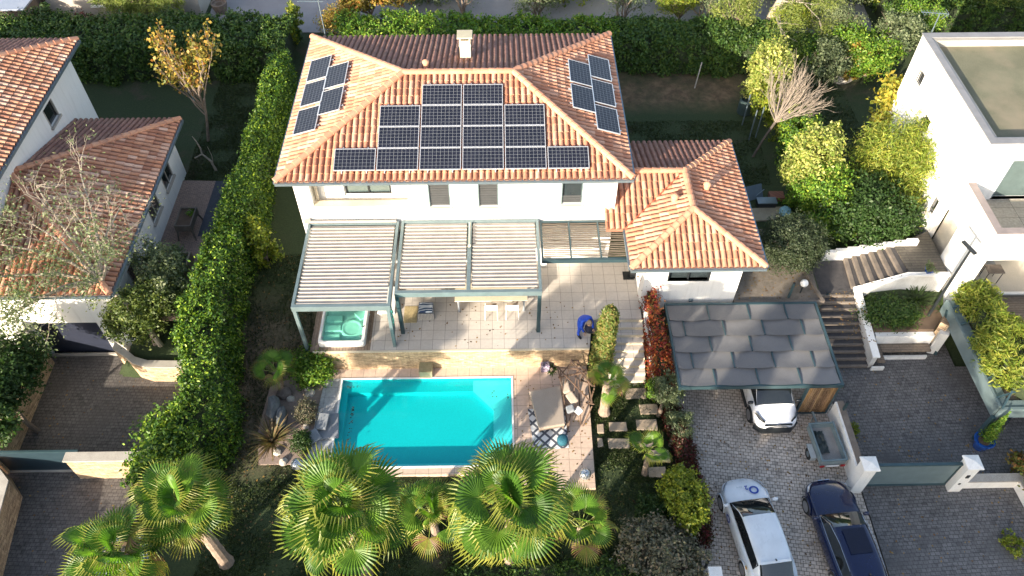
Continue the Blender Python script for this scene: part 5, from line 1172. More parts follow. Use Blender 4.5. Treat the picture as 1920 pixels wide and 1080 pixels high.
def trailer():
    x, y, _ = G(1552, 828, -.95)
    t = T('box_trailer', 'small galvanised box trailer with a crumpled tarpaulin inside', 'trailer', (x,y,-1.75), rad(3)); GAL = noisy('galvanised_steel', (.20,.27,.29), (.28,.35,.37), 2, .45, .05, metal=.3)
    w_, l = .50, .84; m = MB(); zb, zt = .45, .80
    m.box(-w_,-l,zb,w_,l,zb+.03); FLR = m.build('floor', noisy('worn_ply', (.22,.21,.20), (.33,.31,.29), 2), t, world=False)
    m = MB()
    for a in ((-w_,-l,-w_+.03,l),(w_-.03,-l,w_,l),(-w_+.03,-l,w_-.03,-l+.03),(-w_+.03,l-.03,w_-.03,l)): m.box(a[0],a[1],zb+.03,a[2],a[3],zt)
    m.build('side_panels', GAL, t, world=False)
    m = MB()
    for a in ((-w_-.02,-l-.02,-w_+.05,l+.02),(w_-.05,-l-.02,w_+.02,l+.02),(-w_+.05,-l-.02,w_-.05,-l+.05),(-w_+.05,l-.05,w_-.05,l+.02)): m.box(a[0],a[1],zt,a[2],a[3],zt+.04)
    m.build('top_rail', TEAL_L, t, world=False)
    for s in (-1,1):
        m = MB(); m.lathe([(.1,-.07),(.24,-.07),(.25,-.04),(.25,.04),(.24,.07),(.1,.07)], (0,0,0), 16, M=Matrix.Rotation(math.pi/2,4,'Y')); m.v = [(a+s*(w_+.14),b-.2,c+.25) for a,b,c in m.v]
        wv = m.build('wheel', bpy.data.materials['tyre_rubber'], t, world=False)
        m = MB(); m.lathe([(.12,-.075),(.12,.075)], (0,0,0), 12, M=Matrix.Rotation(math.pi/2,4,'Y')); m.v = [(a+s*(w_+.14),b-.2,c+.25) for a,b,c in m.v]; m.build('rim', GUTTER, wv, world=False)
        m = MB(); m.box(s*(w_+.14)-.11,-.5,.5,s*(w_+.14)+.11,.1,.53); m.box(s*(w_+.14)-.11,-.53,.3,s*(w_+.14)+.11,-.5,.53); m.build('mudguard', noisy('grey_plastic', (.30,.33,.34), (.38,.41,.42), 3), t, world=False)
        m = MB(); m.box(s*.42-.09,-l-.07,.40,s*.42+.09,-l-.025,.50); m.build('tail_light', bpy.data.materials['tail_lamp'], t, world=False)
    m = MB(); m.box(-.26,-l-.05,.40,.26,-l-.03,.5); m.build('number_plate', bpy.data.materials['number_plate_white'], t, world=False)
    m = MB(); m.beam((0,l,.45),(0,l+.75,.42),.07,.07); m.tube([(0,l+.55,.42),(0,l+.55,.0)], .025, 6); m.build('drawbar', GAL, t, world=False)
    # tarpaulin
    R = random.Random(3); N = 12; V = []
    for i in range(N+1):
        for j in range(N+1):
            u, v = i/N-.5, j/N-.5; e = max(0, 1-(abs(u)*2)**3)*max(0, 1-(abs(v)*2)**3)
            V.append((-.2+u*.5+R.uniform(-.03,.03), .12+v*1.0+R.uniform(-.04,.04), .545+e*(.10+R.uniform(-.06,.08))))
    tp = T('tarpaulin', 'crumpled black green tarpaulin lying in the small trailer', 'tarpaulin', (x,y,-1.2), rad(3)); m = MB(); m.add([(a,b,c-.55) for a,b,c in V], [(i*(N+1)+j,i*(N+1)+j+1,(i+1)*(N+1)+j+1,(i+1)*(N+1)+j) for i in range(N) for j in range(N)])
    o = m.build('sheet', noisy('dark_tarpaulin', (.012,.022,.022), (.03,.045,.045), 6, .4, .1), tp, world=False, smooth=True)
trailer()
# ================================================================== TERRACE FURNITURE, POOLSIDE
def terrace_things():
    t = T('hot_tub', 'white hot tub filled with green water under the left pergola', 'hot tub', (-6.75,20.45,0)); x0,x1,y0,y1 = -7.78,-5.82,19.68,22.0; z = .42
    def rr(x0,x1,y0,y1,r,n=6):
        P = []
        for cx,cy_,a in ((x1-r,y1-r,0),(x0+r,y1-r,90),(x0+r,y0+r,180),(x1-r,y0+r,270)):
            for k in range(n+1): an = rad(a+90*k/n); P.append((cx+r*math.cos(an), cy_+r*math.sin(an)))
        return P
    rings = [(rr(x0,x1,y0,y1,.16),-.02),(rr(x0,x1,y0,y1,.16),z-.2),(rr(x0+.03,x1-.03,y0+.03,y1-.03,.15),z-.14),(rr(x0+.11,x1-.11,y0+.11,y1-.11,.16),z-.14),(rr(x0+.14,x1-.14,y0+.14,y1-.14,.16),z-.2),(rr(x0+.2,x1-.2,y0+.2,y1-.2,.16),z-.34)]
    m = MB(); k = len(rings[0][0])
    m.add([(p[0],p[1],zz) for r_,zz in rings for p in r_], [(i*k+j,i*k+(j+1)%k,(i+1)*k+(j+1)%k,(i+1)*k+j) for i in range(len(rings)-1) for j in range(k)]); m.build('rim', WHITE, t, smooth=False)
    acr = noisy('pearl_acrylic', (.62,.78,.72), (.70,.84,.78), 2, .3, 0)
    m = MB(); r5 = rings[-1][0]; m.add([(p[0],p[1],z-.34) for p in r5], [tuple(range(k))])
    m.build('seat_shell', acr, t)
    m = MB(); m.lathe([(.52,-.02),(.50,.06),(.40,.085),(.30,.06),(.12,.055),(.01,.05)], (-6.45,20.55,z-.35), 20)
    for q in range(3): m.obox((-7.25,20.05+q*.5,z-.29),(.7,.34,.09), rz=.05)
    m.obox((-6.1,21.3,z-.28),(.5,.5,.1), rz=.7); m.build('moulded_seats', noisy('pearl_acrylic_deep', (.55,.80,.72), (.65,.86,.78), 3, .3, 0), t, bevel=.03)
    m = MB()
    for (a,b_) in ((-6.0,20.0),(-5.98,20.5),(-7.5,21.6),(-6.9,21.75),(-7.6,19.95),(-6.02,21.6)): m.lathe([(.05,0),(.05,.02),(.02,.03)], (a,b_,z-.135), 10)
    m.build('jet_valve', GUTTER, t)
    MB().obox((-7.0,21.82,z-.1),(.7,.2,.08), rz=.05).build('headrest', WHITE, t, bevel=.03)
    wt = bpy.data.materials['pool_water'].copy(); wt.name = 'spa_water'
    for n_ in wt.node_tree.nodes:
        if n_.type == 'BSDF_TRANSPARENT': n_.inputs[0].default_value = (.55,.84,.77,1)
    m = MB(); m.add([(p[0],p[1],z-.19) for p in rings[4][0]], [tuple(range(k))]); m.build('water', wt, t)
    # chairs, table
    WM_ = plain('white_powder_coat', (.82,.80,.77), .4)
    t = T('dining_table', 'long pale dining table with stout legs in the shade of the pergola', 'table', (-.6,21.9,0))
    MB().box(-2.1,21.45,.70,1.0,22.45,.745).build('tabletop', BEIGE, t, bevel=.01)
    for x in (-1.95,.85):
        for y in (21.5,22.4): MB().lathe([(.06,0),(.045,.35),(.06,.70)], (x,y,0), 10).build('leg', GREYF, t)
    src = T('garden_chair', 'left of two white frame chairs tucked under the pergola dining table', 'chair', (-.55,21.15,0), 0, 'white frame chairs at the dining table')
    m = MB(); m.box(-.24,-.02,.42,.24,.42,.45); m.build('seat', FABT, src, world=False, bevel=.01)
    m = MB(); m.box(-.24,-.05,.52,.24,-.02,.84); m.build('backrest', WM_, src, world=False, bevel=.008)
    m = MB()
    for s in (-1,1): m.tube([(s*.26,-.06,.86),(s*.26,-.09,.45),(s*.27,-.16,0)], .016, 6)
    m.tube([(-.26,-.06,.86),(.26,-.06,.86)], .016, 6)
    m.build('rear_frame', WM_, src, world=False)
    m = MB()
    for s in (-1,1): m.tube([(s*.26,.42,.43),(s*.27,.46,0)], .016, 6)
    m.build('front_legs', WM_, src, world=False)
    copy_tree(src, None, (.35,21.15,0), 0, 'right of two white frame chairs tucked under the pergola dining table')
    t = T('planter_box', 'grey slatted box with a blue patterned cushion on top beneath the pergola', 'storage box', (-3.38,21.3,0), 0)
    m = MB(); x0,x1,y0,y1 = -3.68,-3.02,21.05,21.65
    m.box(x0+.02,y0+.02,.02,x1-.02,y1-.02,.40); m.build('core', GREYF, t)
    m = MB()
    for k in range(11): m.box(x0+k*.062,y0-.015,.0,x0+.04+k*.062,y0+.018,.42)
    m.build('slats', noisy('grey_wash_wood', (.38,.36,.34), (.48,.46,.43), 5), t)
    cu, n, b = newmat('blue_swirl_fabric'); wv = NN(n, 'ShaderNodeTexWave', wave_type='RINGS'); wv.inputs['Scale'].default_value = 2.2; wv.inputs['Distortion'].default_value = 9; wv.inputs['Detail'].default_value = 1; n.links.new(NN(n,'ShaderNodeTexCoord').outputs['Object'], wv.inputs['Vector'])
    n.links.new(ramp(n, wv.outputs['Fac'], [(.3,(.02,.05,.12)),(.55,(.12,.20,.34)),(.75,(.6,.64,.68))]), b.inputs['Base Color'])
    c = T('cushion', 'blue swirl patterned cushion lying on the grey slatted box', 'cushion', (-3.35,21.35,.42)); MB().box(x0+.03,y0+.03,.42,x1-.03,y1-.03,.52).build('pad', cu, c, bevel=.04)
    t = T('doormat', 'straw coloured mat on the terrace next to the pergola post', 'mat', (-4.0,21.3,0)); MB().box(-4.32,20.9,.004,-3.75,21.8,.02).build('weave', brickmat('straw_weave', (.50,.40,.22), (.42,.34,.18), (.25,.2,.1), .04, .9, .004), t)
    t = T('sun_lounger', 'low white lounger base standing on the terrace left of the patterned box', 'lounger', (-4.8,22,0))
    m = MB(); m.box(-5.45,21.3,.12,-4.7,22.8,.2)
    m.build('seat', WHITE, t, bevel=.02); m = MB(); m.box(-5.4,21.35,0,-5.3,21.45,.12); m.box(-4.85,21.35,0,-4.75,21.45,.12); m.build('feet', WHITE, t)
    # floor grating, wall heater unit
    t = T('drain_grating', 'dark square grating set in the terrace at the foot of the annex', 'grating', (5.5,23,0)); x,y,_ = G(1178,517,0); m = MB(); m.box(x-.24,y-.24,.004,x+.24,y+.24,.02)
    for k in range(7): m.box(x-.22,y-.21+k*.066,.02,x+.22,y-.19+k*.066,.028)
    m.build('bars', DARK, t)
    t = T('wall_box', 'small white slatted box on the terrace just right of the wide pergola', 'box', (1.8,22,0)); x,y,_ = G(1019,497,0); m = MB(); m.box(x-.15,y-.1,0,x+.15,y+.15,.32)
    for k in range(4): m.box(x-.13,y-.125,.05+k*.07,x+.13,y-.1,.09+k*.07)
    m.build('casing', WM_, t)
    # cube stool by the pool
    x,y,_ = G(800,697,-1.25); t = T('pouf', 'square olive beige stool on the pool deck below the stone wall', 'stool', (x,y-.1,-1.25)); y -= .32
    MB().box(x-.27,y,-1.25,x+.27,y+.5,-.82).build('body', noisy('olive_weave', (.30,.27,.16), (.40,.36,.24), 8), t, bevel=.02); MB().box(x-.28,y-.01,-.82,x+.28,y+.51,-.78).build('seat', noisy('olive_lid', (.22,.19,.10), (.30,.26,.15), 6), t, bevel=.01)
    # rug
    P = [G(987,766,-1.245),G(1040,760,-1.245),G(1065,838,-1.245),G(1003,846,-1.245)]
    rm, n, b = newmat('trellis_rug'); tc = NN(n,'ShaderNodeTexCoord').outputs['Object']; mp = NN(n,'ShaderNodeMapping'); mp.inputs['Rotation'].default_value = (0,0,rad(45)); mp.inputs['Scale'].default_value = (1,1,1); n.links.new(tc, mp.inputs[0])
    ck = NN(n,'ShaderNodeTexBrick'); ck.offset = 0; ck.inputs['Scale'].default_value = 1; ck.inputs['Brick Width'].default_value = .33; ck.inputs['Row Height'].default_value = .33; ck.inputs['Mortar Size'].default_value = .048; ck.inputs['Mortar Smooth'].default_value = .05
    ck.inputs['Color1'].default_value = (.66,.67,.68,1); ck.inputs['Color2'].default_value = (.60,.62,.64,1); ck.inputs['Mortar'].default_value = (.075,.085,.11,1); n.links.new(mp.outputs[0], ck.inputs['Vector'])
    n.links.new(ck.outputs['Color'], b.inputs['Base Color']); b.inputs['Roughness'].default_value = .9
    t = T('patterned_rug', 'white rug with dark blue lattice pattern under the day bed', 'rug', P[0]); MB().prism([(.92,17.3),(2.45,17.3),(2.50,15.50),(1.12,15.42)], -1.245, -1.232).build('pile', rm, t)
    x,y,_ = G(1055,822,-.95); t = T('pouf', 'round petrol blue pouf standing on the patterned rug', 'stool', (x,y,-1.24)); MB().lathe([(.15,0),(.21,.03),(.225,.18),(.2,.30),(.12,.335),(.01,.34)], (x,y,-1.235), 20).build('body', noisy('petrol_knit', (.008,.07,.11), (.015,.12,.17), 20), t, smooth=True)
    # day bed
    z = -.80; C4 = [G(992,733,z),G(1052,722,z),G(1060,795,z),G(1011,803,z)]
    t = T('day_bed', 'large taupe mattress day bed beside the pool with a branch canopy', 'day bed', (C4[0][0],C4[0][1],-1.25))
    MB().prism([(p[0],p[1]) for p in C4][::-1], z-.16, z).build('mattress', FABT, t, bevel=.04)
    MB().prism([(p[0]*.94+.06*1.8,p[1]*.94+.06*17.1) for p in C4][::-1], z-.30, z-.165).build('base', BARK, t)
    for p in C4: MB().lathe([(.04,0),(.04,.32)], (p[0]*.9+.18,p[1]*.9+1.71,-1.25), 8).build('leg', BARK, t)
    m = MB(); WD = noisy('dark_branch_wood', (.09,.055,.035), (.16,.10,.07), 5, .85, .3)
    R = random.Random(7)
    # canopy poles form a woven nest shape leaning over the bed
    a0 = [(2.3,18.9,-1.25),(3.25,18.7,-1.25),(3.4,17.6,-1.25),(3.1,16.5,-1.25),(2.5,16.2,-1.25),(2.35,17.9,-1.0)]
    top = [(2.7,18.7,.2),(3.3,18.2,.25),(3.5,17.5,.1),(3.45,16.9,-.2),(3.0,18.9,-.1),(2.2,18.7,-.3)]
    n_ = 0
    for i in range(6):
        for j in (i, (i+1)%6):
            a = Vector(a0[i]); b_ = Vector(top[j]); m = MB(); m.beam(a+Vector((R.uniform(-.08,.08),R.uniform(-.08,.08),0)), b_+Vector((R.uniform(-.1,.1),R.uniform(-.1,.1),R.uniform(-.1,.1))), .045, .045); m.build('canopy_pole', WD, t); n_ += 1
    for i in range(6):
        m = MB(); m.beam(top[i], top[(i+2)%6], .045, .045); m.build('canopy_pole', WD, t)
    pil = [((2.50,18.0,-.68),(.34,.62,.16),.15,FABT,'taupe pillow leaning at the head of the day bed'),((2.72,17.45,-.68),(.34,.55,.16),.5,FABT,'second taupe pillow in the middle of the day bed edge'),((2.62,16.95,-.7),(.34,.34,.14),.2,GREYF,'blue grey pillow on the day bed'),((2.95,16.9,-.75),(.30,.32,.14),.7,noisy('white_pillow', (.62,.60,.58), (.70,.69,.67), 4),'small white pillow at the corner of the day bed')]
    for c, s_, rz, mt, lb in pil:
        q = T('pillow', lb, 'pillow', c); MB().obox(c, s_, rz, ry=-.35).build('cover', mt, q, bevel=.06)
    # bag/pot by wall
    x,y,_ = G(1022,697,-1.25); t = T('patterned_bag', 'small purple and white patterned bag by the stone wall', 'bag', (x,y,-1.25)); pm, n, b = newmat('purple_pattern'); vo = NN(n,'ShaderNodeTexNoise'); vo.inputs['Scale'].default_value = 9; vo.inputs['Distortion'].default_value = 2; n.links.new(NN(n,'ShaderNodeTexCoord').outputs['Object'], vo.inputs['Vector']); n.links.new(ramp(n, vo.outputs['Fac'], [(.38,(.03,.07,.06)),(.45,(.16,.06,.22)),(.53,(.60,.58,.60)),(.6,(.10,.04,.15))]), b.inputs['Base Color'])
    MB().obox((x,y+.1,-1.03),(.38,.3,.42),rz=.1).build('bag', pm, t, bevel=.05); MB().tube([(x-.1,y+.05,-.83),(x-.08,y+.05,-.68),(x+.08,y+.05,-.68),(x+.1,y+.05,-.83)], .015, 6).build('handle', DARK, t)
    blades('potted_foliage', 'dark leafy pot plant behind the purple patterned bag', (x+.28,y+.05,-1.25), 26, .35, .07, L_DARK, 5)
    # metal globe lanterns
    SIL = noisy('silvered_metal', (.42,.45,.48), (.62,.65,.68), 7, .25, .1, metal=.7)
    for (u,v,z_,r_,lb) in ((557,871,-1.31,.25,'silver ball lantern beside the flax plant at the left pool corner'),(1097,889,-1.25,.24,'silver ball lantern on the corner of the pool deck'),(1167,1035,-1.4,.17,'dull glass ball lamp on the lawn beside the grey shrub')):
        x,y,_ = G(u,v,z_+r_); q = T('lantern', lb, 'lantern', (x,y,z_)); pr = [(r_*math.cos(a),r_+r_*math.sin(a)) for a in [rad(-80+160*k/10) for k in range(11)]]
        MB().lathe(pr, (x,y,z_+.02), 18).build('globe', SIL, q, smooth=True); MB().lathe([(r_*.5,0),(r_*.5,.04)], (x,y,z_), 12).build('foot', DARK, q); MB().lathe([(r_*.3,0),(r_*.28,.05),(.02,.07)], (x,y,z_+2*r_), 12).build('cap', DARK if r_ < .2 else SIL, q)
    x,y,_ = G(1146,1051,-1.38); q = T('solar_light', 'small white spot light on the lawn below the ball lamp', 'garden lamp', (x,y,-1.4)); MB().lathe([(.07,0),(.08,.05),(.06,.08),(.01,.09)], (x,y,-1.38), 12).build('lens', WHITE, q)
    # floor cushions at pool left
    for (u,v,sx,sy_,rz,h,lb) in ((613,800,.95,1.15,.12,.10,'large blue grey floor mattress on the grey poolside tiles'),(607,795,.42,.72,-.12,.26,'rectangular grey cushion lying on the floor mattress'),(588,822,.55,.55,.55,.2,'tilted grey cushion at the end of the floor mattress')):
        x,y,_ = G(u,v,-1.2); q = T('floor_cushion', lb, 'cushion', (x,y,-1.25)); MB().obox((x,y,-1.25+h-.05+(.05 if h>.15 else 0)),(sx,sy_,.1),rz,rx=(.12 if h>.15 else 0)).build('cover', GREYF, q, bevel=.035)
terrace_things()
def person():
    x,y,_ = G(1092,624,0)
    x -= .1; t = T('person', 'person in bright blue clothes bending over on the terrace beside the cypress', 'person', (x,y,0), rad(-62))
    # local frame: facing +x (to the right of the picture), leaning forward
    V = [(0,0,.92),(.10,0,1.10),(.28,0,1.28),(.40,0,1.34),(.47,0,1.33),          # pelvis, waist, chest, neck, head base
         (-.02,.12,.88),(-.05,.14,.50),(-.10,.15,.10),(.03,.16,.03),              # left leg
         (.02,-.12,.88),(.12,-.13,.50),(.05,-.14,.10),(.18,-.15,.03),             # right leg
         (.33,.20,1.28),(.42,.27,1.02),(.58,.20,.84),                             # left arm
         (.33,-.20,1.28),(.40,-.28,1.02),(.55,-.22,.82)]
    E = [(0,1),(1,2),(2,3),(3,4),(0,5),(5,6),(6,7),(7,8),(0,9),(9,10),(10,11),(11,12),(2,13),(13,14),(14,15),(2,16),(16,17),(17,18)]
    R_ = [.17,.165,.19,.08,.06,.115,.085,.055,.045,.115,.085,.055,.045,.09,.06,.04,.09,.06,.04]
    me = bpy.data.meshes.new('body'); me.from_pydata(V, E, []); o = link('body', me, t)
    cloth = noisy('bright_blue_cloth', (.004,.05,.42), (.008,.08,.60), 3, .6, .1); navy = noisy('navy_cloth', (.008,.012,.035), (.014,.02,.055), 4, .8, .1); skin = plain('skin', (.42,.26,.19), .6)
    me.materials.append(cloth); o.modifiers.new('skin', 'SKIN')
    if not me.skin_vertices: 
        bpy.context.view_layer.objects.active = o; bpy.ops.mesh.customdata_skin_add()
    for i, s in enumerate(me.skin_vertices[0].data): s.radius = (R_[i],R_[i]*(1.15 if i in (0,1,2) else 1)); s.use_root = (i == 0)
    o.modifiers.new('sub', 'SUBSURF').render_levels = 2
    m = MB(); pr = [(.11*math.cos(a),.125*math.sin(a)) for a in [rad(-88+176*k/10) for k in range(11)]]
    m.lathe(pr, (0,0,0), 16); m.v = [(a+.57,b,c+1.29) for a,b,c in m.v]; hd = m.build('head', skin, t, smooth=True, world=False)
    m = MB(); m.lathe([(.126*math.cos(a),.135*math.sin(a)) for a in [rad(-5+90*k/8) for k in range(9)]], (0,0,0), 16, M=Matrix.Rotation(rad(-18),4,'Y')); m.v = [(a+.555,b,c+1.31) for a,b,c in m.v]; m.build('hair', BARK, t, smooth=True, world=False)
    m = MB(); m.obox((.685,0,1.27),(.03,.025,.04)); m.build('nose', skin, hd, world=False)
    for s in (-1,1):
        m = MB(); m.obox((.665,s*.04,1.30),(.02,.022,.012)); m.build('eye', DARK, hd, world=False)
        m = MB(); m.obox((.56,s*.112,1.28),(.03,.02,.055)); m.build('ear', skin, hd, world=False)
        m = MB(); cx, cy_, cz = V[15] if s > 0 else V[18]
        m.obox((cx+.05,cy_,cz-.04),(.085,.075,.03),ry=.6)
        for k in range(4): m.tube([(cx+.08,cy_-.028+k*.019,cz-.06),(cx+.115,cy_-.028+k*.019,cz-.10),(cx+.105,cy_-.028+k*.019,cz-.135+.01*abs(k-1))], [.009,.008,.006], 5)
        m.tube([(cx+.04,cy_-s*.035,cz-.04),(cx+.07,cy_-s*.06,cz-.085)], [.011,.007], 5); m.build('hand', skin, t, world=False)
        fx, fy, fz = V[8] if s > 0 else V[12]; m = MB(); m.obox((fx,fy,.045),(.27,.10,.09)); m.build('shoe', DARK, t, world=False, bevel=.03)
    b = T('bag', 'bulky dark navy bag held in front of the person in blue', 'bag', (x+.16,y-.0,0), 0); m = MB(); m.lathe([(.02,0),(.16,.02),(.22,.16),(.20,.36),(.13,.5),(.04,.56)], (.22,.0,.12), 12); m.build('sack', navy, b, world=False, smooth=True)
person()
def small_things():
    SL = noisy('stepping_slab', (.30,.235,.17), (.40,.32,.245), 3, .9, .4)
    k = 0
    for (u,v,w_,h_) in ((1192,738,.85,.55),(1217,767,.8,.5),(1159,800,.72,.42),(1213,796,.85,.5),(1160,832,.85,.45),(1205,828,.85,.5),(1126,803,.26,.42),(1126,830,.22,.42),(1237,855,.8,.5),(1232,885,.7,.45)):
        x,y,_ = G(u,v,-1.35); k += 1
        lbs = ['stepping stone nearest the bottom of the pale garden steps','right hand stepping stone just below the first one','stepping stone in the left column of the upper pair','right stepping stone in the pair level with the poolside rug','left stepping stone in the second pair from the steps','right stepping stone in the second pair from the steps','narrow stepping stone sliver nearest the rug side','narrow stepping stone sliver nearest the deck lantern','stepping stone half under the small fan palm','last stepping stone beside the yellow green shrub']
        t = T('stepping_stone', lbs[k-1], 'paving slab', (x,y,-1.42), group='stepping stones in the lawn'); R = random.Random(k)
        MB().prism([(x-w_/2+R.uniform(-.03,.03),y-h_/2),(x+w_/2,y-h_/2+R.uniform(-.03,.03)),(x+w_/2+R.uniform(-.04,.04),y+h_/2),(x-w_/2,y+h_/2+R.uniform(-.03,.03))], -1.45, -1.33).build('slab', SL, t, bevel=.025)
    # rocks of the rockery
    def rock(c, s, mt, label, seed, group=None, rz=0):
        t = T('rock', label, 'rock', c, rz, group); bm = bmesh.new(); bmesh.ops.create_icosphere(bm, subdivisions=2, radius=1); R = random.Random(seed)
        for v in bm.verts:
            d = 1+R.uniform(-.18,.18); v.co = Vector((v.co.x*s[0]*d, v.co.y*s[1]*d, v.co.z*s[2]*d))
        me = bpy.data.meshes.new('stone'); bm.to_mesh(me); bm.free(); me.materials.append(mt); o = link('stone', me, t); return t
    x,y,_ = G(513,775,-1.0); rock((x,y+.15,-1.0), (.27,.62,.62), ROCK, 'upright blue grey boulder left of the rockery', 1); rock((x+.33,y-.15,-1.1), (.2,.5,.45), ROCK, 'smaller dark boulder leaning on the tall blue grey one', 2)
    x,y,_ = G(532,735,-1.1); rock((x,y,-1.2), (.3,.32,.3), noisy('brown_rock', (.10,.075,.065), (.2,.16,.14), 4), 'brown boulder below the small fan palm', 3)
    lbs = ['pale stone nearest the bushy rockery shrub','pale stone second from the rockery shrub','white lump of rock on the pink gravel edge','pale rock in the middle of the pink gravel','small pale rock between gravel and grey tiles','white block by the floor cushions','pale stone at the flax plant','tan stone right of the flax plant']
    for i, (u,v,s) in enumerate(((575,728,.14),(583,737,.17),(577,740,.12),(545,748,.15),(578,762,.1),(574,800,.13),(519,848,.16),(531,866,.15))):
        x,y,_ = G(u,v,-1.28); rock((x,y,-1.28), (s*1.2,s,s*.8), ROCKP, lbs[i], 10+i, 'pale rockery stones', rz=i)
    # pots
    def pot(label, x, y, z, r, h, mt, name='plant_pot'):
        t = T(name, label, 'plant pot', (x,y,z)); MB().lathe([(r*.65,0),(r*.85,h*.5),(r,h*.93),(r*1.08,h*.94),(r*1.08,h),(r*.9,h),(r*.88,h*.85)], (x,y,z), 16).build('bowl', mt, t); MB().lathe([(r*.88,h*.84),(.01,h*.87)], (x,y,z), 14).build('soil', SOIL, t); return t
    BL_ = noisy('blue_glaze', (.01,.05,.22), (.02,.09,.35), 5, .2, .05, coat=.5)
    x,y,_ = G(1840,832,-1.5); pot('large blue glazed pot holding a small cypress by the dark post', x, y, -1.72, .38, .55, BL_)
    P, Nn = crown_pts([(x+.02,y,-.3,.2,.2,.95)], 2600, rg(5), .2, .55, 14); q = T('potted_cypress', 'slim bright green conifer growing in the large blue pot', 'tree', (x,y,-1.2)); 
    f = np.clip((P[:,2]+1.25)/1.9,0,1); P[:,0] = x+(P[:,0]-x)*(1.15-f); P[:,1] = y+(P[:,1]-y)*(1.15-f); quads_mesh('crown', leaves(P, Nn+[0,0,.5], .1, rg(6), .4), L_BRIGHT, q); MB().tube([(x,y,-1.3),(x,y,.3)], [.03,.01], 5).build('trunk', BARK, q)
    x,y,_ = G(1742,508,1.0); pot('small blue glazed pot on the upper landing by the white house', x, y, .84, .2, .28, BL_)
    shrub('potted_shrub', 'wispy grey green plant in the small blue pot', (x,y,1.1), .3, .3, .3, 500, .07, L_OLIVE, 7, dense=False)
    TC = noisy('terracotta_pot', (.35,.15,.08), (.45,.2,.11), 4)
    x,y,_ = G(1643,627,-1.2); pot('little terracotta pot at the left end of the timber bench', x, y, -1.2, .14, .2, TC)
    x,y,_ = G(1760,622,-1.0); pot('terracotta bowl right of the timber bench', x, y, -1.2, .18, .22, TC); shrub('potted_shrub', 'green leafy plant in the terracotta bowl by the bench', (x,y,-1.0), .28, .28, .25, 500, .08, L_BRIGHT, 8, dense=False)
    # raised planters left
    WDK = noisy('grey_planter_wood', (.10,.085,.07), (.17,.145,.12), 4, .85, .3)
    t = T('raised_planter', 'raised wooden herb bed on splayed legs beside the left house', 'planter', (-14.75,26.7,0)); x, y = -14.75, 26.6
    m = MB(); 
    for a in ((-.38,-.62,-.33,.62),(.33,-.62,.38,.62),(-.33,-.62,.33,-.57),(-.33,.57,.33,.62)): m.box(x+a[0],y+a[1],.55,x+a[2],y+a[3],.9)
    m.build('trough', WDK, t); MB().box(x-.33,y-.57,.55,x+.33,y+.57,.80).build('soil', SOIL, t)
    for sx in (-1,1):
        for s2 in (-1,1): MB().beam((x+sx*.33,y+s2*.55,.55),(x+sx*.40,y+s2*.68,0),.06,.06).build('leg', WDK, t)
    shrub('herb_clump', 'green herbs growing in the corner of the raised wooden bed', (x+.13,y+.3,.8), .2,.25,.12, 500, .06, L_BRIGHT, 9, dense=False)
    t = T('raised_planter', 'low square wooden planter with dark slats nearer the stone wall', 'planter', (-14.6,24.4,0)); x, y = -14.55, 24.3; m = MB()
    for a in ((-.42,-.4,-.34,.4),(.34,-.4,.42,.4),(-.34,-.4,.34,-.32),(-.34,.32,.34,.4)): m.box(x+a[0],y+a[1],.02,x+a[2],y+a[3],.55)
    m.build('trough', noisy('tan_planter_wood', (.26,.20,.14), (.34,.27,.2), 4), t); m = MB()
    for k in range(4): m.box(x-.34,y-.3+k*.17,.40,x+.34,y-.24+k*.17,.44)
    m.build('slats', DARK, t)
    # things behind the annex
    x,y,_ = G(1410,372,0); t = T('folded_table', 'blue grey folded table leaning behind the annex', 'table', (x,y,0)); MB().obox((x,y,.4),(.9,.7,.04),rx=.9,rz=.3).build('top', plain('dusty_blue', (.08,.12,.17), .4), t); MB().beam((x-.3,y-.3,0),(x+.5,y+.1,.5),.03,.03).build('leg', GUTTER, t)
    x,y,_ = G(1435,385,0); t = T('black_crate', 'low black crate behind the annex next to the paving', 'crate', (x,y,0)); MB().box(x-.45,y-.2,0,x+.45,y+.2,.3).build('box', DARK, t, bevel=.02); MB().box(x-.47,y-.22,.3,x+.47,y+.22,.34).build('lid', GUTTER, t)
    x,y,_ = G(1455,370,0); t = T('brick_stack', 'small red brick block on the earth behind the annex', 'brick block', (x,y,0)); MB().box(x-.35,y-.25,-.05,x+.35,y+.25,.18).build('bricks', brickmat('red_bricks', (.25,.10,.06), (.2,.08,.05), (.1,.08,.07), .22, .07, .01, vert=True), t)
    x,y,_ = G(1472,397,.2); t = T('blue_bag', 'crumpled pale blue bag on the ground by the tall variegated bush', 'bag', (x,y,0)); bm = bmesh.new(); bmesh.ops.create_icosphere(bm, subdivisions=3, radius=.28); R = random.Random(4)
    for v in bm.verts: v.co = Vector((v.co.x*(1+R.uniform(-.15,.15)), v.co.y*(1+R.uniform(-.15,.15)), max(-.2, v.co.z)*(.9+R.uniform(-.15,.15))))
    me = bpy.data.meshes.new('sheet'); bm.to_mesh(me); bm.free(); me.materials.append(plain('pale_blue_plastic', (.22,.40,.46), .4)); o = link('sheet', me, t); o.location = (0,0,.2)
    props(slab('patio_patch', [G(1400,392,0)[:2],G(1465,388,0)[:2],G(1468,412,0)[:2],G(1404,415,0)[:2]], .03, noisy('sandy_patio', (.28,.24,.17), (.40,.34,.25), 2)), kind='structure')
    # garden frame posts
    for i, (u,v,lb) in enumerate(((1392,232,'first grey metal post of the trellis behind the annex'),(1404,262,'middle grey metal post of the trellis behind the annex'),(1417,256,'third grey metal post of the trellis behind the annex'))):
        x,y,_ = G(u,v,0); q = T('trellis_post', lb, 'post', (x,y,0), group='trellis posts behind the annex'); MB().tube([(x,y,-.1),(x,y,1.9)], .035, 6).build('upright', GUTTER, q)
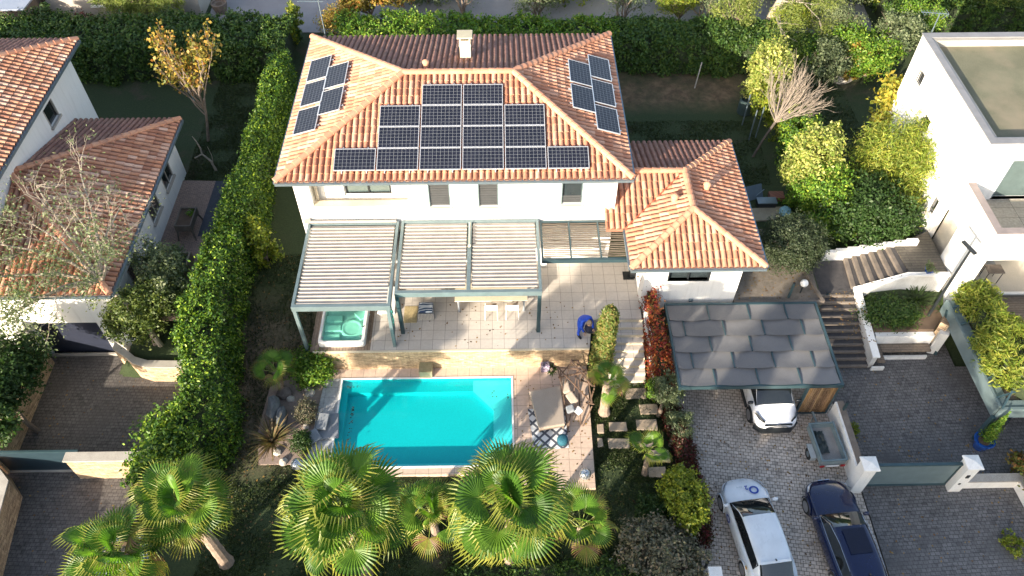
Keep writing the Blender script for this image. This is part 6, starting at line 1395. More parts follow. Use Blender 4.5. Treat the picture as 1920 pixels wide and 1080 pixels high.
    x,y,_ = G(1395,210,0); t = T('compost_bin', 'dark round bin under the bare pruned tree', 'bin', (x,y,0)); MB().lathe([(.4,0),(.38,.8),(.3,.85),(.28,.7)], (x,y,0), 16).build('drum', plain('dark_green_plastic', (.03,.05,.05), .5), t)
    x,y,_ = G(1303,163,0); q = T('fence_post', 'lone leaning grey post on the bare earth behind the villa', 'post', (x,y,0)); MB().tube([(x,y,-.1),(x+.1,y,1.6)], .035, 6).build('upright', CAPST, q)
    x,y,_ = G(1577,145,.2); rock((x,y,.05), (.6,.3,.3), ROCKP, 'pale boulder under the hedge behind the lawn', 44)
    # outdoor desk in covered terrace
    x,y,_ = G(1860,512,1.0); t = T('side_table', 'wooden topped table with black metal legs under the white balcony', 'table', (x,y,.55)); MB().box(x-.35,y-.25,1.24,x+.35,y+.25,1.28).build('tabletop', SLEEP, t)
    for sx in (-1,1):
        m = MB(); m.tube([(x+sx*.3,y-.2,.56),(x+sx*.3,y-.2,1.24)], .018, 6); m.build('leg', DARK, t); m = MB(); m.tube([(x+sx*.3,y+.2,.56),(x+sx*.3,y+.2,1.24)], .018, 6); m.build('leg', DARK, t)
    t = T('garden_chair', 'black metal framed chair behind the wooden topped table', 'chair', (x+.1,y+.6,.55)); m = MB()
    for sx in (-1,1):
        m.tube([(x+.1+sx*.25,y+.45,.56),(x+.1+sx*.25,y+.45,1.0),(x+.1+sx*.25,y+.95,1.0),(x+.1+sx*.25,y+1.0,1.45)], .016, 6); m.tube([(x+.1+sx*.25,y+.95,1.0),(x+.1+sx*.25,y+.95,.56)], .016, 6)
    m.tube([(x-.15,y+1.0,1.45),(x+.35,y+1.0,1.45)], .016, 6); m.build('frame', DARK, t); MB().box(x-.15,y+.45,1.0,x+.35,y+.95,1.03).build('seat', GREYF, t)
    x,y,_ = G(1900,650,.47); t = T('slatted_mat', 'rust brown slatted mat on the timber terrace behind the bamboo', 'mat', (x,y,.45)); m = MB()
    for k in range(22): m.obox((x+.3,y-.55+k*.08,.475),(1.5,.05,.03), rz=rad(10))
    m.build('slats', noisy('rust_wood', (.25,.10,.05), (.35,.15,.08), 4), t)
    x,y,_ = G(1906,655,.7); q = T('globe_lamp', 'small silver globe standing on the rust brown mat', 'garden lamp', (x,y,.5)); MB().lathe([(.13*math.cos(a),.13+.13*math.sin(a)) for a in [rad(-85+170*k/8) for k in range(9)]], (x,y,.5), 14).build('globe', bpy.data.materials['silvered_metal'], q, smooth=True)
small_things()
# ================================================================== VEGETATION
def vegetation():
    # long hedge west of the villa
    pts = [G(522,104,2.5),G(500,195,2.5),G(466,300,2.5),G(448,350,2.5),G(400,480,2.4),G(368,590,2.1),G(378,700,1.6),G(372,770,1.3),G(318,860,1.0)]
    path_hedge('boundary_hedge', 'long sunlit laurel hedge running down the left side of the villa garden', 'hedge', [p[:2] for p in pts], [.95,.95,1.05,1.15,1.3,1.5,1.45,1.4,1.4], [0,0,-.1,-.2,-.6,-1.2,-1.4,-1.4,-1.4], [2.5,2.5,2.5,2.5,2.4,2.2,1.9,1.7,1.3], 105000, .125, L_HEDGE, 3, .14)
    x,y,_ = G(322,850,0); tree('broadleaf_shrub', 'glossy green bush at the lower end of the long hedge beside the gate wall', 'shrub', (x,y,-1.9), [(x,y,.3,1.25,1.2,1.2),(x-.5,y-.7,-.3,1.0,.9,.9),(x+.2,y+1,.2,.9,.9,.8)], 15000, .15, L_HEDGE, seed=5)
    # hedges along the back
    path_hedge('boundary_hedge', 'dense dark hedge behind the lawn of the left neighbour', 'hedge', [(-30,40.3),(-23,40.2),(-17,40.2),(-12.2,40.1)], 3.4, -.1, 2.2, 52000, .17, L_HEDGE_D, 7, .10)
    path_hedge('boundary_hedge', 'bright green hedge along the lane behind the villa chimney', 'hedge', [(-9.2,40.6),(-5,40.5),(0,40.4),(6.5,40.3)], 2.6, 0, [2.2,2.3,2.0,1.9], 34000, .16, L_BRIGHT, 9, .16)
    path_hedge('boundary_hedge', 'shaded dark green hedge behind the bare earth right of the villa', 'hedge', [(6.7,40.2),(10,40.0),(13.5,39.9),(16.2,39.8)], 2.6, 0, 2.0, 34000, .16, L_HEDGE_D, 11, .12)
    # back right bushes
    def ball(name, label, cat, u, v, zc, r_, rz, n, size, lm, seed, zb=0, dx=0, dy=0, **kw):
        x,y,_ = G(u, v, zc); Rb = random.Random(seed)
        return tree(name, label, cat, (x+dx,y+dy,zb), [(x+Rb.uniform(-.8,.8)*r_, y+Rb.uniform(-.7,.7)*r_, zc+Rb.uniform(-.5,.75)*rz, r_*Rb.uniform(.25,.45), r_*.4, rz*Rb.uniform(.3,.6)) for _ in range(5)]+[(x,y,zc,r_,r_,rz),(x+.2*r_,y-.1,zc-rz*.5,r_*.9,r_*.9,rz*.7),(x-.2*r_,y+.1,zc-rz*1.0,r_*.85,r_*.85,rz*.7)], n, size, lm, seed=seed, **kw)
    ball('variegated_bush', 'tall yellow variegated bush near the pine trunk', 'shrub', 1446,122,2.9,1.0,1.3,15000,.15,L_YELLOW,21, clump=.13)
    x,y,_ = G(1455,185,1.6); tree('green_bush', 'mid green bush under the yellow variegated one', 'shrub', (x,y,0), [(x,y,1.5,.9,.9,1.1),(x+.5,y-1.2,1.2,.9,.9,1.0)], 8000, .14, L_LIME, seed=22)
    ball('variegated_bush', 'rounded yellow variegated bush beside the bamboo clump', 'shrub', 1532,288,2.9,1.15,1.2,17000,.15,L_YELLOW,23, clump=.13)
    x,y,_ = G(1545,360,1.6); tree('green_bush', 'bright green bush below the rounded variegated one', 'shrub', (x,y,0), [(x,y,1.7,1.15,1.1,1.3),(x+.2,y-1.0,1.1,1.1,.9,1.0),(x-.7,y+.6,1.0,.7,.8,1.0)], 15000, .14, L_BRIGHT, seed=24)
    x,y,_ = G(1500,245,1.6); tree('green_bush', 'low leafy bush between the bare tree and the rounded bush', 'shrub', (x,y,0), [(x,y,1.6,.95,.9,.8),(x-.2,y-.8,1.0,.9,.9,.8)], 7000, .14, L_HEDGE, seed=25)
    x,y,_ = G(1690,290,2.2); ells = [(x,y,2.6,1.7,1.5,1.3),(x+.6,y-.3,3.3,.9,1.0,.9),(x+.7,y-1.4,2.9,.8,.9,.9),(x+.8,y-.6,2.3,1.1,1.3,1.1),(x-1.0,y+.1,1.8,1.2,1.2,1.2),(x+.6,y-1.5,1.2,1.4,1.2,1.1),(x-.6,y-1.3,1.0,1.3,1.2,1.0)]
    tree('bamboo_clump', 'feathery yellow green bamboo clump against the white house', 'bamboo', (x,y,0), ells, 33000, .22, L_BAMB, seed=26, asp=.18, stems=9, trunk=(.05,.04), bark=noisy('bamboo_cane', (.35,.33,.1), (.45,.42,.15), 4), percl=40, clump=.2)
    x,y,_ = G(1625,405,1.3); tree('dark_bush', 'large dark green bush behind the stepped white parapet', 'shrub', (x,y,0), [(x,y,1.4,1.7,1.3,1.1),(x+1.1,y-.1,1.2,1.2,1.0,1.0),(x-1.0,y+.2,1.2,1.1,1.1,1.0),(x+.5,y+1.3,1.3,1.3,1.2,1.0)], 27000, .14, L_DARK, seed=27)
    x,y,_ = G(1486,458,1.5); tree('clipped_olive', 'round clipped grey green tree above the gravel bed', 'tree', (x,y,.1), [(x,y,1.6,1.36,1.25,1.05)], 22000, .085, leafmat('fine_dark_grey_leaves', [(.045,.07,.035),(.07,.095,.05),(.035,.055,.03),(.10,.12,.07)]), seed=28, clump=.06, hollow=.7, trunk=(.14,.1), percl=14)
    # yellow leaf plant against white wall
    x,y,_ = G(1665,185,2.6); tree('yellowing_tree', 'thin tree with large yellow leaves in front of the white house wall', 'tree', (x,y-.2,0), [(x,y,3.0,.65,.6,.9),(x+.1,y-.4,1.9,.7,.6,.8),(x-.4,y-.9,1.4,.6,.5,.6),(x+.7,y+.2,3.3,.6,.4,.4)], 1500, .26, leafmat('big_yellow_leaves', [(.40,.36,.05),(.26,.30,.05),(.46,.34,.05),(.12,.2,.03)]), seed=29, clump=.2, hollow=.3, asp=.6, percl=9, trunk=(.06,.04))
    for i, (u,v,zc,r_,lm,lb) in enumerate(((1545,110,1.4,1.35,L_OLIVE,'grey green rounded bush at the back hedge near the boulder'),(1590,75,1.5,1.2,L_BRIGHT,'bright green bush by the lane behind the boulder'),(1640,95,1.6,1.3,L_BRIGHT,'loose green bush left of the white house corner'),(1500,100,1.3,1.1,L_HEDGE,'leafy bush right of the tall variegated one'),(1690,60,2.2,1.3,L_OLIVE,'silvery green bush behind the white house corner'),(1610,110,1.0,.8,L_MAPLE,'rusty orange leaved bush in the back hedge'))):
        x,y,_ = G(u,v,zc); tree('hedge_bush', lb, 'shrub', (x,y,.1), [(x,y,zc,r_,r_,.95),(x+.5,y+.2,zc-.4,r_*.8,r_*.8,.8),(x-.5,y-.2,zc-.5,r_*.8,r_*.8,.7)], 8500, .15, lm, seed=40+i)
    # bare pruned tree
    x,y,_ = G(1412,292,0); t = T('bare_tree', 'leafless pruned tree with a fan of pale twigs behind the annex', 'tree', (x,y,0)); R = random.Random(12)
    m = MB(); fork = Vector((x+.8,y+.4,1.9)); m.tube([(x,y,-.1),(x+.35,y+.2,.9),fork], [.07,.055,.07], 8); m.build('trunk', noisy('dark_bark', (.05,.04,.035), (.10,.08,.065), 6), t); m = MB()
    for k in range(44):
        a = R.uniform(-.9,1.9); e = R.uniform(.25,1.2); d = Vector((math.cos(a)*math.cos(e)+.15, math.sin(a)*math.cos(e)+.45, math.sin(e))); branch(m, fork+Vector((R.uniform(-.08,.08),R.uniform(-.08,.08),0)), d, R.uniform(1.0,1.7), .03, 3, R, .34, .08, .6, (2,3), None, 5, 4, .11)
    m.build('branches', noisy('pinkish_twigs', (.19,.155,.125), (.31,.26,.21), 5, .9), t)
    # autumn maple and vine stump on the left lawn
    x,y,_ = G(390,262,0); R = random.Random(3); t = T('autumn_tree', 'slender tree with golden orange leaves on the shaded left lawn', 'tree', (x,y,0)); m = MB(); tips = []
    m.tube([(x,y,-.1),(x+.3,y,1.2),(x+.55,y,2.6)], [.09,.07,.055], 7)
    for k in range(15):
        d = Vector((R.uniform(-.95,.75), R.uniform(-.5,.6), 1)); branch(m, (x+.4,y,1.5+k*.11), d, R.uniform(1.3,2.0), .04, 2, R, .45, .35, .65, (2,3), tips, 4, 4, .08)
    branch(m, (x+.5,y,2.3), (-.65,.1,1), 2.4, .045, 2, R, .2, .3, .5, (2,2), tips, 5, 4, .04)
    m.build('trunk', BARK, t); r = rg(2); P = np.array([list(p-d*R.uniform(0,.7)) for p,d in tips for _ in range(17)]) + r.normal(0,.15,(len(tips)*17,3)); quads_mesh('crown', leaves(P, r.normal(0,1,P.shape), .17, r, .7), L_MAPLE, t)
    x,y,_ = G(405,318,0); t = T('bare_tree', 'small leafless twisted stump with pale forked branches on the left lawn', 'tree', (x,y,0)); m = MB()
    m.tube([(x,y,-.1),(x-.15,y+.1,.5),(x-.5,y+.2,.85),(x-.8,y-.1,.85)], [.07,.055,.05,.03], 6); m.tube([(x-.5,y+.2,.85),(x-.5,y+.25,1.2),(x-.6,y+.3,1.6),(x-.7,y+.3,1.9)], [.045,.04,.03,.015], 5); m.tube([(x-.05,y,.3),(x+.05,y,.9),(x,y,1.5)], [.03,.02,.012], 4); m.build('trunk', BARKP, t)
    # grey branched tree spreading over the left roof
    t = T('spreading_tree', 'half bare tree with pale lichen branches spreading over the left tiled roof', 'tree', (-16.2,20.4,-1.1)); R = random.Random(21); m = MB(); tips = []
    base = Vector((-15.0,20.75,-1.2)); fk = Vector((-15.9,20.75,3.1)); m.tube([base, (-15.2,20.75,.8), fk], [.13,.11,.10], 8)
    tg = [(-18.9,24.3,5.2),(-17.2,24.8,5.3),(-18.4,22.2,5.0),(-20.2,21.6,4.6),(-20.8,20.0,4.2),(-15.4,23.5,4.6),(-16.8,22.6,5.4),(-19.6,18.6,3.0),(-18.3,19.0,3.5),(-15.3,21.5,4.0)]
    for q in tg:
        q = Vector(q); mid = fk.lerp(q,.5)+Vector((R.uniform(-.3,.3),R.uniform(-.3,.3),.5)); m.tube([fk, fk.lerp(mid,.5)+Vector((R.uniform(-.15,.15),R.uniform(-.15,.15),.1)), mid, q], [.08,.065,.045,.025], 6, cap=False)
        for f in (.55,.75,.95):
            for k in range(2): branch(m, mid.lerp(q, (f-.5)*2), Vector((R.uniform(-1,1),R.uniform(-1,1),R.uniform(-.1,.7))), R.uniform(.7,1.1), .022, 3, R, .7, .05, .72, (2,3), tips, 4, 4, .16)
    m.build('trunk', BARKP, t); r = rg(5)
    low = [p for p,d in tips if p.y < 21.3]; hi = [p for p,d in tips if p.y >= 21.3]
    P = np.array([list(p) for p in low for _ in range(20)]+[list(p) for p in hi for _ in range(2)]); P += r.normal(0,.20,P.shape); quads_mesh('crown', leaves(P, r.normal(0,1,P.shape)+[0,0,.5], .12, r, .5), L_OLIVE, t)
    x,y,_ = G(245,600,.8); tree('broadleaf_shrub', 'dense olive green shrub above the curved stone wall by the garage', 'shrub', (x+.3,y+.2,-1.1), [(x,y,1.1,1.15,.9,1.1),(x+.7,y+.7,1.2,1.0,1.0,1.0),(x-.3,y+.4,.5,1.1,.8,.9),(x+1.0,y+1.6,1.3,.9,.9,.9)], 17000, .12, leafmat('dull_olive_leaves', [(.07,.11,.03),(.13,.18,.045),(.04,.07,.02),(.20,.23,.06)], .25), seed=30)
    x,y,_ = G(300,500,1.6); tree('broadleaf_shrub', 'darker leafy shrub against the left house wall by the planter', 'shrub', (x,y-.3,-.3), [(x,y,1.6,.9,1.1,1.1),(x+.3,y-.9,1.3,.9,.9,1.0)], 9000, .13, L_OLIVE, seed=31)
    x,y,_ = G(18,715,1.5); tree('evergreen_tree', 'dark evergreen tree crowding the left edge above the stone wall', 'tree', (x-.6,y,-2.2), [(x-.6,y,1.6,1.3,1.4,1.3),(x-.3,y+1.2,1.4,1.2,1.2,1.1),(x-.6,y-1.3,1.1,1.1,1.2,1.1),(x-1.4,y-.2,1.8,1.2,1.6,1.2)], 24000, .15, L_DARK, seed=32)
    # yellowing sapling by the hedge
    x,y,_ = G(480,445,1.3); tree('yellowing_tree', 'small yellow leaved sapling in front of the long hedge', 'tree', (x+.4,y-.5,-.8), [(x,y,1.4,.7,.6,.8),(x+.3,y-.3,.6,.6,.6,.6)], 2600, .15, L_LIME, seed=33, hollow=.2, clump=.2)
    # rockery planting
    x,y,_ = G(585,690,-.8); shrub('rounded_shrub', 'rounded green shrub at the left end of the stone wall', (x,y,-1.3), .85, .8, .75, 9000, .12, L_BRIGHT, 34)
    x,y,_ = G(565,830,-1.1); shrub('mound_plant', 'low dark green mound by the floor cushions', (x,y,-1.3), .42, .5, .35, 4200, .07, L_DARK, 35)
    x,y,_ = G(575,775,-1.1); shrub('mound_plant', 'dull brown green heather mound in the rockery', (x,y,-1.3), .42, .55, .32, 4000, .07, L_GREY, 36)
    blades('flax_plant', 'bronze flax with long spiky leaves at the edge of the rockery', (G(510,825,-1.25)[0],G(510,825,-1.25)[1],-1.35), 110, 1.25, .06, L_PHOR, 37, droop=.35)
    # cypress by the steps
    cyp = T('column_cypress', 'mottled green columnar cypress leaning over beside the garden steps', 'tree', (4.0,19.15,-1.3)); r = rg(8); n = 26000; h = r.random(n)**.85; a = r.random(n)*6.283; rr = (.42*(1-h*.38)*np.minimum(1,(h+.02)*7)**.4*np.minimum(1,(1.03-h)*7)**.5)*(.75+.35*r.random(n))
    lx = 4.0+.22*h; ly = 19.15+.42*h; P = np.stack([lx+rr*np.cos(a), ly+rr*np.sin(a), -1.3+3.75*h], 1); P += r.normal(0,.05,P.shape); quads_mesh('crown', leaves(P, np.stack([np.cos(a),np.sin(a),.5+0*a],1), .12, r, .5, .8), L_CYP, cyp)
    m = MB(); m.tube([(4.0,19.15,-1.4),(4.1,19.35,.6),(4.2,19.55,2.2)], [.16,.11,.03], 6); m.build('trunk', BARK, cyp); m = MB(); m.lathe([(.05,0),(.24,.2),(.27,1.2),(.22,2.4),(.13,3.2),(.02,3.4)], (0,0,0), 10); m.v = [(p[0]+4.0+.06*(p[2]),p[1]+19.15+.11*p[2],p[2]-1.3) for p in m.v]; m.build('inner_stems', TWIG, cyp)
    # creeper hedge down the east side
    path_hedge('red_creeper', 'scarlet and orange leaved creeper beside the garden steps', 'creeper', [(6.2,22.1),(6.35,21.0),(6.45,19.9),(6.5,18.9),(6.62,18.2)], [.25,.35,.45,.5,.5], [-.2,-.4,-.9,-1.4,-1.5], [1.2,.8,.4,.1,-.3], 8000, .12, L_RED, 41, .4)
    x,y,_ = G(1250,740,-.7); tree('olive_sapling', 'grey green olive sapling below the scarlet creeper', 'tree', (x-.35,y-.5,-1.5), [(x,y,-.3,.55,.7,.6)], 3000, .11, L_OLIVE, seed=42, asp=.35)
    path_hedge('dark_red_shrub', 'dark wine red groundcover edging the parking area', 'shrub', [(6.75,17.6),(6.95,16.2),(7.15,14.8),(7.3,13.2),(7.2,11.9)], [.45,.4,.45,.4,.35], -1.75, [-.9,-1.0,-1.0,-1.1,-1.2], 17000, .10, L_WINE, 43, .25)
    x,y,_ = G(1275,800,-.9); tree('olive_sapling', 'pale olive sapling among the dark red groundcover', 'tree', (x-.3,y-.4,-1.6), [(x,y,-.6,.5,.6,.45)], 2000, .11, L_OLIVE, seed=44, asp=.35)
    x,y,_ = G(1228,735,-.9); tree('lime_shrub', 'yellow green bush at the foot of the scarlet creeper', 'shrub', (x,y,-1.5), [(x,y,-.6,.35,.45,.5)], 2500, .1, L_BRIGHT, seed=45)
    x,y,_ = G(1282,925,-.1); tree('yellow_shrub', 'yellow green bush between the lawn and the white electric car', 'shrub', (x,y,-1.6), [(x,y,-.2,.75,.85,.8),(x-.1,y+.6,-.5,.6,.6,.6),(x+.2,y-.7,-.3,.6,.6,.6)], 9500, .13, L_LIME, seed=46)
    x,y,_ = G(1235,1020,-.6); tree('grey_shrub', 'wide grey brown shrub near the bottom edge beside the flower bed', 'shrub', (x,y,-1.5), [(x,y,-.7,1.35,1.0,.65),(x+.6,y-.7,-.7,1.0,.9,.6),(x-.5,y-.8,-.8,.9,.8,.6)], 17000, .12, L_GREY, seed=47)
    x,y,_ = G(1225,955,-1.0); shrub('rounded_shrub', 'dark green bush between the small palm and the grey shrub', (x,y,-1.5), .6,.6,.4, 4500, .11, L_DARK, 48)
    path_hedge('low_hedge', 'low dark green hedge cut by the bottom edge of the picture', 'hedge', [G(850,1085,-.9)[:2],G(1020,1078,-.9)[:2],G(1150,1082,-.9)[:2],G(1230,1090,-.9)[:2]], .9, -1.4, -.8, 8000, .11, L_HEDGE_D, 49, .3)
    # right side
    blades('yucca', 'spiky yucca rosette in the white planter against its stone wall', (G(1722,555,-.1)[0],G(1722,555,-.1)[1],-.45), 110, 1.0, .075, leafmat('yucca_leaves', [(.07,.12,.04),(.11,.17,.06),(.05,.09,.03)]), 50, droop=.4)
    blades('yucca', 'small yucca at the corner of the teal railing', (19.1,21.35,-.2), 40, .6, .06, bpy.data.materials['yucca_leaves'], 51, droop=.3)
    x,y,_ = G(1665,585,-.2); shrub('spreading_shrub', 'dark spreading shrub spilling over the front of the white planter', (x,y,-.6), 1.2,.75,.5, 10500, .10, L_HEDGE_D, 52)
    path_hedge('bamboo_hedge', 'golden yellow bamboo hedge growing along the teal railing', 'bamboo', [(19.9,21.2),(19.95,20.0),(20.1,18.6),(20.2,17.4),(20.5,16.7),(21.8,16.5),(24,16.5)], [.8,.9,1.2,1.3,1.3,1.2,1.2], .5, [1.5,1.6,1.9,2.0,1.9,1.9,1.9], 30000, .24, L_BAMB, 53, .45, asp=.2)
    x,y,_ = G(1912,880,-.9); tree('red_tipped_shrub', 'rust red and green shrub at the right edge beyond the gate', 'shrub', (x+.5,y,-1.7), [(x+.4,y,-.9,.6,.7,.6),(x+.7,y-1.2,-.8,.8,.8,.6)], 5000, .13, leafmat('rusty_leaves', [(.35,.14,.05),(.12,.2,.04),(.25,.12,.04),(.08,.14,.03)]), seed=54)
    x,y,_ = G(1905,1020,-1.5); shrub('weed_clump', 'brown green weeds at the foot of the right boundary wall', (x-.1,y,-1.72), .35,.5,.2, 900, .1, L_LIME, 55, dense=False)
    x,y,_ = G(1605,800,-1.2); shrub('weed_clump', 'small green weeds growing by the wall between the driveways', (x,y,-1.72), .2,.35,.25, 500, .08, L_LIME, 56, dense=False)
    # palms
    palm('big fan palm left of centre in front of the pool', (-5.0,10.6,-1.4), 4.15, -4.98, 10.45, 38, .98, 1)
    palm('big fan palm right of centre in front of the pool', (.05,10.8,-1.4), 4.15, .10, 10.62, 38, .96, 2, tr=.17)
    palm('tall fan palm at the bottom left beside the hedge bush', (-10.15,11.15,-1.4), 3.0, -10.35, 11.3, 32, .78, 3, tr=.22, lo=-.3, yellow=.5)
    palm('lower fan palm at the bottom left over the hidden white car', (-11.9,9.75,-1.4), 2.9, -11.95, 9.75, 26, .78, 4, lo=-.3)
    palm('medium fan palm between the two big palms', (-2.6,12.0,-1.4), .5, -2.65, 12.0, 18, .74, 5, lo=-.3, yellow=.4)
    palm('small yellowing fan palm right of the two big palms', (2.5,11.6,-1.4), .2, 2.6, 11.6, 12, .7, 6, lo=-.5, yellow=.9, tr=.13)
    palm('small fan palm with a swollen trunk between pool deck and stepping stones', (4.07,17.2,-1.4), .75, 4.0, 17.25, 10, .5, 7, lo=-.1, tr=.2)
    palm('small fan palm beside the pool rockery', (-9.35,18.4,-1.4), .1, -9.35,18.4, 8, .52, 8, lo=.0, tr=.12)
    palm('small fan palm beside the last stepping stone', (5.4,14.4,-1.4), .0, 5.35,14.45, 6, .55, 9, lo=.1, tr=.12)
    # trees along the lane
    def lane_tree(u, v, lb, lm, hgt, n, size, seed, z0=.2, spread=1.0, asp=.4):
        x,y,_ = G(u,v,z0); R = random.Random(seed); t = T('olive_tree', lb, 'tree', (x,y,z0)); m = MB(); tips = []
        for k in range(4): branch(m, (x,y,z0-.1), (R.uniform(-.6,.6),R.uniform(-.3,.5),1), hgt*.45, .09, 3, R, .55*spread, .15, .72, (2,3), tips, 4, 5, .12)
        m.build('trunk', BARK, t); r = rg(seed); k = max(4, n//max(1,len(tips))); P = np.array([list(p) for p,d in tips for _ in range(k)]); P += r.normal(0,.26,P.shape); quads_mesh('crown', leaves(P, r.normal(0,1,P.shape)+[0,0,.4], size, r, asp), lm, t)
    lane_tree(1158,62,'open branched olive tree on the lane edge left of centre right', L_OLIVE, 2.8, 2600, .13, 61)
    lane_tree(1325,66,'open branched olive tree on the lane edge nearest the pine', L_OLIVE, 3.0, 3600, .13, 62)
    lane_tree(1540,55,'feathery grey green tree on the lane right of the pine', L_OLIVE, 3.4, 8000, .14, 63)
    lane_tree(1700,20,'airy olive tree on the lane behind the white house aerial', L_OLIVE, 3.6, 8000, .14, 64)
    lane_tree(870,28,'pale stemmed thin tree on the lane behind the chimney', L_OLIVE, 2.4, 700, .13, 65)
    lane_tree(1010,40,'dark olive bush on the lane right of the chimney', L_OLIVE, 2.4, 5000, .14, 66)
    x,y,_ = G(1420,78,.3); t = T('pine_tree', 'tall pine with thick trunk and drooping needle clusters by the lane', 'tree', (x,y,.2)); R = random.Random(70); m = MB(); tips = []
    m.tube([(x,y,0),(x+.4,y+.1,1.6),(x+.9,y+.1,3.4),(x+1.2,y+.3,5.5)], [.30,.26,.22,.14], 10)
    for k in range(13): branch(m, (x+.5+.06*k,y+.1,2.0+k*.28), (R.uniform(-1,1),R.uniform(-1,.7),R.uniform(-.1,.4)), R.uniform(1.4,2.2), .06, 2, R, .5, .0, .7, (2,3), tips, 4, 4, .12)
    m.build('trunk', BARKP, t); r = rg(70); P = np.array([list(p) for p,d in tips for _ in range(150)]); P += r.normal(0,.28,P.shape); quads_mesh('crown', leaves(P, r.normal(0,1,P.shape)+[0,0,.5], .2, r, .13), L_PINE, t)
    x,y,_ = G(1890,-22,2.6); tree('pine_tree', 'sunlit bright pine crown in the upper right corner', 'tree', (x,y,.2), [(x,y,3.3,3.2,1.6,1.1),(x-2.6,y+.3,3.3,1.8,1.3,.9),(x+3,y+1,3.6,2,2,1)], 19000, .22, L_PINE, seed=71, asp=.16, clump=.13)
    x,y,_ = G(690,-5,2.2); tree('autumn_tree', 'golden yellow tree at the top edge beside the lane', 'tree', (x,y-.3,.2), [(x,y,2.5,1.5,.9,.9),(x+1.3,y+.3,2.4,1.2,.8,.7),(x-.9,y-.2,1.9,.7,.7,.9)], 6500, .2, L_MAPLE, seed=72)
    x,y,_ = G(545,55,1.2); tree('lime_shrub', 'loose yellow green bush on the corner of the side road', 'shrub', (x,y-.2,.1), [(x,y,1.3,.6,.6,1.0),(x+.2,y+.6,1.6,.5,.5,.8)], 2600, .15, L_LIME, seed=73)
    x,y,_ = G(215,5,1.8); tree('pine_tree', 'bright green young pine in front of the wall at the top left', 'tree', (x,y,.2), [(x,y,2.0,1.5,.9,.8),(x+1.7,y-.1,2.0,1.6,.8,.7),(x+.9,y-.6,1.2,1.3,.7,.7),(x+3.1,y-.3,1.6,1.0,.7,.7)], 11000, .2, L_PINE, seed=74, asp=.16)
    for i,(u,v,zc,r_,lb) in enumerate(((90,45,1.6,1.3,'dark bush at the far top left in front of the grey building'),(160,55,1.2,1.0,'reddish brown bush in front of the grey garden wall'),(330,50,1.2,1.0,'dull green bush behind the long dark hedge'))):
        x,y,_ = G(u,v,zc); tree('hedge_bush', lb, 'shrub', (x,y,.1), [(x,y,zc,r_,.8,.9),(x+.6,y,zc-.3,r_*.7,.7,.7)], 5500, .15, L_DARK if i != 1 else L_WINE, seed=80+i)
    path_hedge('boundary_hedge', 'shaded dark green hedge in the upper right corner behind the white house', 'hedge', [(23.2,43.6),(27,43.5),(34,43.4)], 2.6, 0, 1.9, 22000, .17, L_HEDGE_D, 87, .15)
    Rr = random.Random(5)
    for i,(u,v,z_,lb,lm) in enumerate(((1480,28,2.2,'wispy pale green tree overhanging the lane just right of the pine trunk',L_LIME),(1585,30,2.4,'feathery silvery tree overhanging the lane left of the aerial',L_OLIVE),(1730,32,2.4,'loose bright green tree beside the aerial of the white house',L_BRIGHT),(1275,6,2.2,'small tree with pale green tuft over the lane between the olive trees',L_LIME),(1385,10,3.0,'yellow green branches hanging over the lane left of the pine trunk',L_PINE),(640,28,1.6,'yellow and green bush against the bright hedge left of the chimney',L_MAPLE))):
        x,y,_ = G(u,v,z_); tree('lane_tree', lb, 'tree', (x+.2,y+.2,.2), [(x+Rr.uniform(-1,1),y+Rr.uniform(-.5,.6),z_+Rr.uniform(-.6,.5),Rr.uniform(.4,.75),.5,Rr.uniform(.3,.6)) for _ in range(8)], 4200, .15, lm, seed=120+i, hollow=.15, clump=.28, asp=.3, percl=16, trunk=(.1,.06))
    # woods beyond the lane
    for i,(u,lb,lm) in enumerate(((800,'leafy tree beyond the lane behind the chimney',L_OLIVE),(1060,'broad green tree beyond the lane left of the olive trees',L_LIME),(1290,'bushy green tree beyond the lane over the olive trees',L_BRIGHT),(1500,'grey green tree beyond the lane behind the pine',L_OLIVE),(1640,'pale green tree beyond the lane near the white house',L_LIME))):
        x,y,_ = G(u,-24,1.6); y += .5; tree('woodland_tree', lb, 'tree', (x,y,.2), [(x,y,1.7,2.2,1.3,1.2),(x+2,y+.3,1.9,1.6,1.2,1.1),(x-1.8,y+.5,1.8,1.5,1.2,1.1)], 9000, .18, lm, seed=90+i, group=None)
vegetation()
